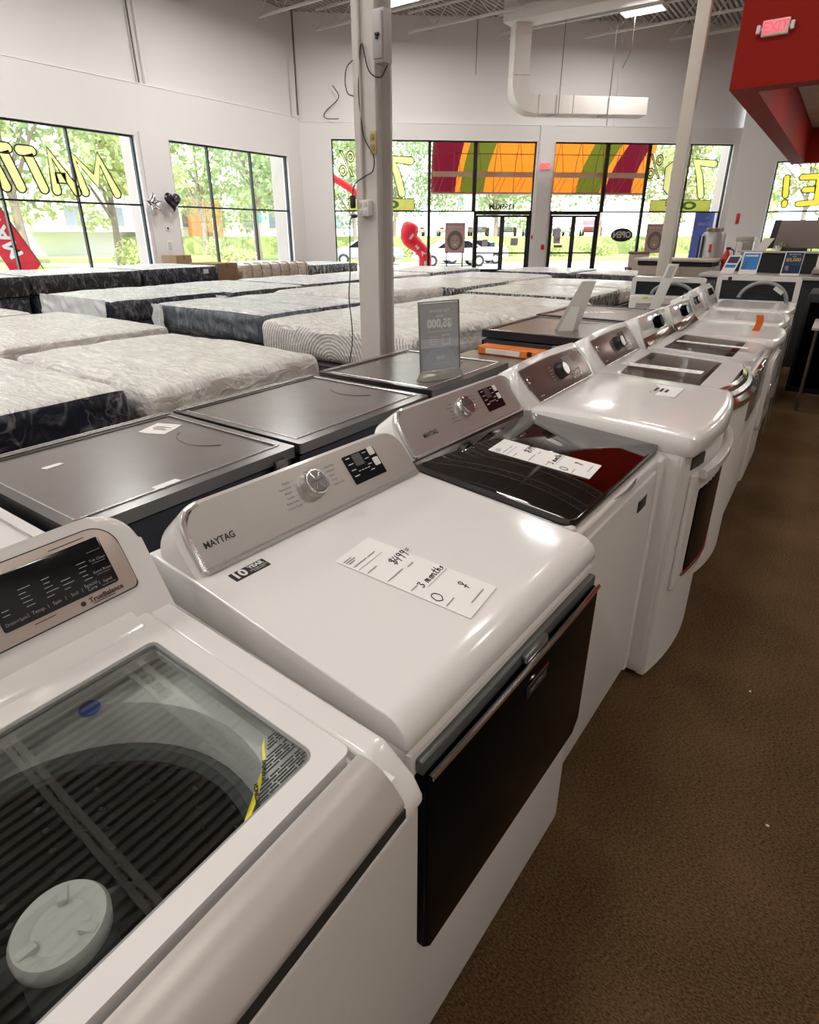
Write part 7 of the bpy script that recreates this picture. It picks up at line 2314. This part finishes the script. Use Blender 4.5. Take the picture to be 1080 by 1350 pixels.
# big dark television seen from behind
t = thing('television', 'big dark grey brown flat panel leaning on the counter shelf', 'television', (-0.55, 9.30, 1.325), 0.12)
F = frame((0, 0, 0), (1, 0, 0), (0.10, 0.10, 0.98))
new_obj('screen_back', plate_bm(round_outline(-0.24, 0.27, 0.03, 0.36, (0.01,) * 4, 3), F, 0.0, 0.03, 0.006), mat('grey brown panel', (0.20, 0.15, 0.14), 0.4, var=0.08, scale=60), t)
new_obj('side_housing', plate_bm(round_outline(-0.31, -0.235, 0.03, 0.365, (0.005,) * 4, 3), F, -0.02, 0.028, 0.004), BLACK, t)
new_obj('stand', box_bm(-0.20, 0.14, -0.06, 0.10, 0.0, 0.03, 0.006, 2), BLACK, t)
# papers and plant in front of the television
t = thing('potted_plant', 'small leafy plant in a white pot before the dark panel', 'plant', (-0.72, 9.22, 1.325))
bm = bmesh.new(); add_lathe(bm, [(0, 0), (0.030, 0), (0.040, 0.06), (0.036, 0.065), (0, 0.06)], None, 16); new_obj('pot', bm, WHITE_PLASTIC, t)
bm = bmesh.new(); leaf_cloud(bm, Vector((0.02, 0, 0.075)), 0.055, 60, 0.022, random.Random(5), 0.6); new_obj('leaves', bm, LEAF_A, t, smooth=False)
M = frame((-0.92, 9.22, 1.325), (1, 0.2, 0), (0.45, 0.15, 0.88))
o = tag(new_obj('paper_card', plate_bm(round_outline(-0.06, 0.06, 0, 0.17, (0.003,) * 4, 2), M, 0, 0.003), mat('white card', (0.72, 0.70, 0.67), 0.6)), 'white tilted card leaning left of the plant on the counter shelf', 'card')
new_obj('paper_back', plate_bm(round_outline(-0.02, 0.07, 0, 0.10, (0.003,) * 4, 2), M, -0.02, -0.017), PAPER, o)
# second desk and printer at the counter's right end
t = thing('printer', 'grey brown desktop printer at the right edge of the counter', 'printer', (-0.16, 8.78, 1.06))
new_obj('printer_body', box_bm(-0.12, 0.24, -0.12, 0.16, 0.0, 0.075, 0.012, 2), mat('grey brown plastic', (0.26, 0.20, 0.18), 0.45), t)
new_obj('paper_slot', box_bm(-0.10, 0.22, -0.126, -0.11, 0.02, 0.035, 0.002, 1), BLACK, t)
new_obj('top_cover', box_bm(-0.11, 0.23, -0.11, 0.15, 0.075, 0.10, 0.01, 2), mat('pale plastic cover', (0.55, 0.50, 0.46), 0.4), t)
new_obj('back_stand', box_bm(-0.10, 0.06, 0.08, 0.12, 0.10, 0.24, 0.004, 1), WHITE_PLASTIC, t)
new_obj('cable', box_bm(-0.05, -0.02, 0.06, 0.08, 0.10, 0.17, 0.004, 1), BLACK, t)
# black shelving beside the aisle and the pale table in front of it
t = thing('black_display_stand', 'tall black display cabinet at the end of the aisle', 'cabinet', (0.62, 7.62, 0))
new_obj('stand_body', box_bm(-0.83, 0.9, -0.42, 0.4, 0.0, 0.98, 0.01, 2), BLACK_MATT, t)
new_obj('stand_door', box_bm(-0.80, 0.0, -0.432, -0.42, 0.06, 0.90, 0.004, 1), BLACK_GLOSS, t)
new_obj('stand_door', box_bm(0.04, 0.86, -0.432, -0.42, 0.06, 0.90, 0.004, 1), BLACK_GLOSS, t)
t = thing('side_table', 'pale table top with thin metal leg at the right edge', 'table', (0.28, 6.72, 0))
new_obj('table_top', box_bm(-0.38, 0.5, -0.36, 0.36, 0.735, 0.76, 0.006, 2), mat('pale table laminate', (0.62, 0.58, 0.54), 0.4), t)
for sx, sy in ((-0.34, -0.30), (-0.34, 0.30), (0.45, -0.30), (0.45, 0.30)):
    bm = bmesh.new(); add_tube(bm, [(sx, sy, 0.0), (sx, sy, 0.737)], 0.012, 8); new_obj('leg', bm, STEEL_DARK, t)

# reception desk, water cooler and fittings further back
t = thing('reception_desk', 'brown grey desk with a dark top behind the thin post', 'desk', (-2.22, 10.9, 0))
new_obj('desk_body', box_bm(-0.55, 0.55, -0.3, 0.3, 0.0, 1.05, 0.01, 2), mat('grey brown desk', (0.36, 0.29, 0.25), 0.45), t)
new_obj('desk_shadow_gap', box_bm(-0.57, 0.56, -0.31, 0.31, 1.05, 1.12, 0.004, 1), BLACK_MATT, t)
new_obj('desk_top', box_bm(-0.62, 0.60, -0.36, 0.36, 1.12, 1.16, 0.006, 2), mat('tan desk top', (0.52, 0.45, 0.38), 0.4), t)
dr = new_obj('drawer', box_bm(-0.45, 0.10, -0.315, -0.30, 0.90, 1.04, 0.004, 1), mat('tan drawer', (0.44, 0.37, 0.31), 0.45), t)
new_obj('drawer_handle', box_bm(-0.24, -0.08, -0.335, -0.312, 0.985, 1.0, 0.003, 1), BLACK, dr)
t = thing('water_dispenser', 'grey cylindrical dispenser with black rails beside the front wall', 'dispenser', (-1.86, 11.55, 0))
bm = bmesh.new(); add_lathe(bm, [(0, 0), (0.19, 0), (0.19, 1.50), (0.16, 1.56), (0, 1.56)], None, 28); new_obj('dispenser_body', bm, mat('grey dispenser', (0.36, 0.35, 0.34), 0.35, metal=0.5), t)
for sx in (-0.14, -0.19):
    new_obj('side_rail', box_bm(sx - 0.012, sx + 0.012, -0.17, -0.14, 0.9, 1.5, 0.004, 1), BLACK, t)
new_obj('tap', box_bm(-0.02, 0.02, -0.22, -0.18, 1.25, 1.37, 0.008, 2), RED, t)
bm = bmesh.new()
for k in range(5):
    add_lathe(bm, [(0, 0), (0.03, 0), (0.035, 0.05), (0, 0.07)], Matrix.Translation((-0.10 + 0.05 * k, -0.05 + 0.03 * (k % 2), 1.56)), 10)
new_obj('cup_stack', bm, mat('mixed brown cups', (0.30, 0.24, 0.18), 0.5, var=0.6, scale=30), t)
t = thing('towel_dispenser', 'grey paper towel dispenser standing beside the pier', 'dispenser', (-1.35, 11.2, 0))
bm = bmesh.new(); add_box(bm, -0.11, 0.13, -0.1, 0.1, 1.12, 1.46, 0.02, 2); new_obj('dispenser_body', bm, mat('grey dispenser', (0.36, 0.35, 0.34), 0.35, metal=0.5), t)
new_obj('dispenser_lid', box_bm(-0.12, 0.14, -0.11, 0.11, 1.42, 1.49, 0.015, 2), mat('pale plastic cover', (0.55, 0.50, 0.46), 0.4), t)
new_obj('paper_strip', box_bm(-0.09, -0.01, -0.112, -0.10, 1.14, 1.40, 0.002, 1), PAPER, t)
new_obj('pedestal', box_bm(-0.06, 0.08, -0.05, 0.05, 0.0, 1.12, 0.006, 1), BLACK, t)
t = thing('fire_extinguisher', 'red fire extinguisher beside the grey towel dispenser', 'fire extinguisher', (-1.58, 11.25, 0.0))
bm = bmesh.new(); add_lathe(bm, [(0, 0.95), (0.055, 0.95), (0.06, 0.97), (0.06, 1.20), (0.03, 1.26), (0.02, 1.29), (0, 1.29)], None, 20); new_obj('cylinder', bm, RED, t)
new_obj('valve', box_bm(-0.02, 0.05, -0.02, 0.02, 1.29, 1.33, 0.004, 1), BLACK, t)
bm = bmesh.new(); add_tube(bm, smooth_path([(0.03, 0, 1.31), (0.10, 0, 1.26), (0.09, 0, 1.1)], 5), 0.012, 6); new_obj('hose', bm, BLACK, t)
new_obj('floor_stand', box_bm(-0.06, 0.06, -0.06, 0.06, 0.0, 0.95, 0.006, 1), STEEL_DARK, t)

# armchair by the oval sign
t = thing('armchair', 'beige and brown wooden armchair below the oval OPEN sign', 'chair', (-4.72, 18.2, 0), 0.5)
new_obj('seat', box_bm(-0.28, 0.28, -0.28, 0.28, 0.38, 0.50, 0.04, 3), mat('beige upholstery', (0.50, 0.42, 0.36), 0.8), t)
new_obj('backrest', box_bm(-0.28, 0.28, 0.22, 0.32, 0.45, 1.02, 0.04, 3), mat('beige upholstery', (0.50, 0.42, 0.36), 0.8), t)
for sx in (-1, 1):
    new_obj('arm', box_bm(sx * 0.32 - 0.035, sx * 0.32 + 0.035, -0.30, 0.32, 0.60, 0.66, 0.012, 2), mat('dark chair wood', (0.08, 0.045, 0.03), 0.4), t)
    for sy in (-0.27, 0.28):
        new_obj('leg', box_bm(sx * 0.32 - 0.025, sx * 0.32 + 0.025, sy - 0.025, sy + 0.025, 0.0, 0.62, 0.006, 1), mat('dark chair wood', (0.08, 0.045, 0.03), 0.4), t)
new_obj('folded_cloth', box_bm(-0.30, 0.28, 0.19, 0.35, 1.0, 1.07, 0.03, 3), mat('brown folded cloth', (0.24, 0.17, 0.11), 0.85, var=0.3), t)
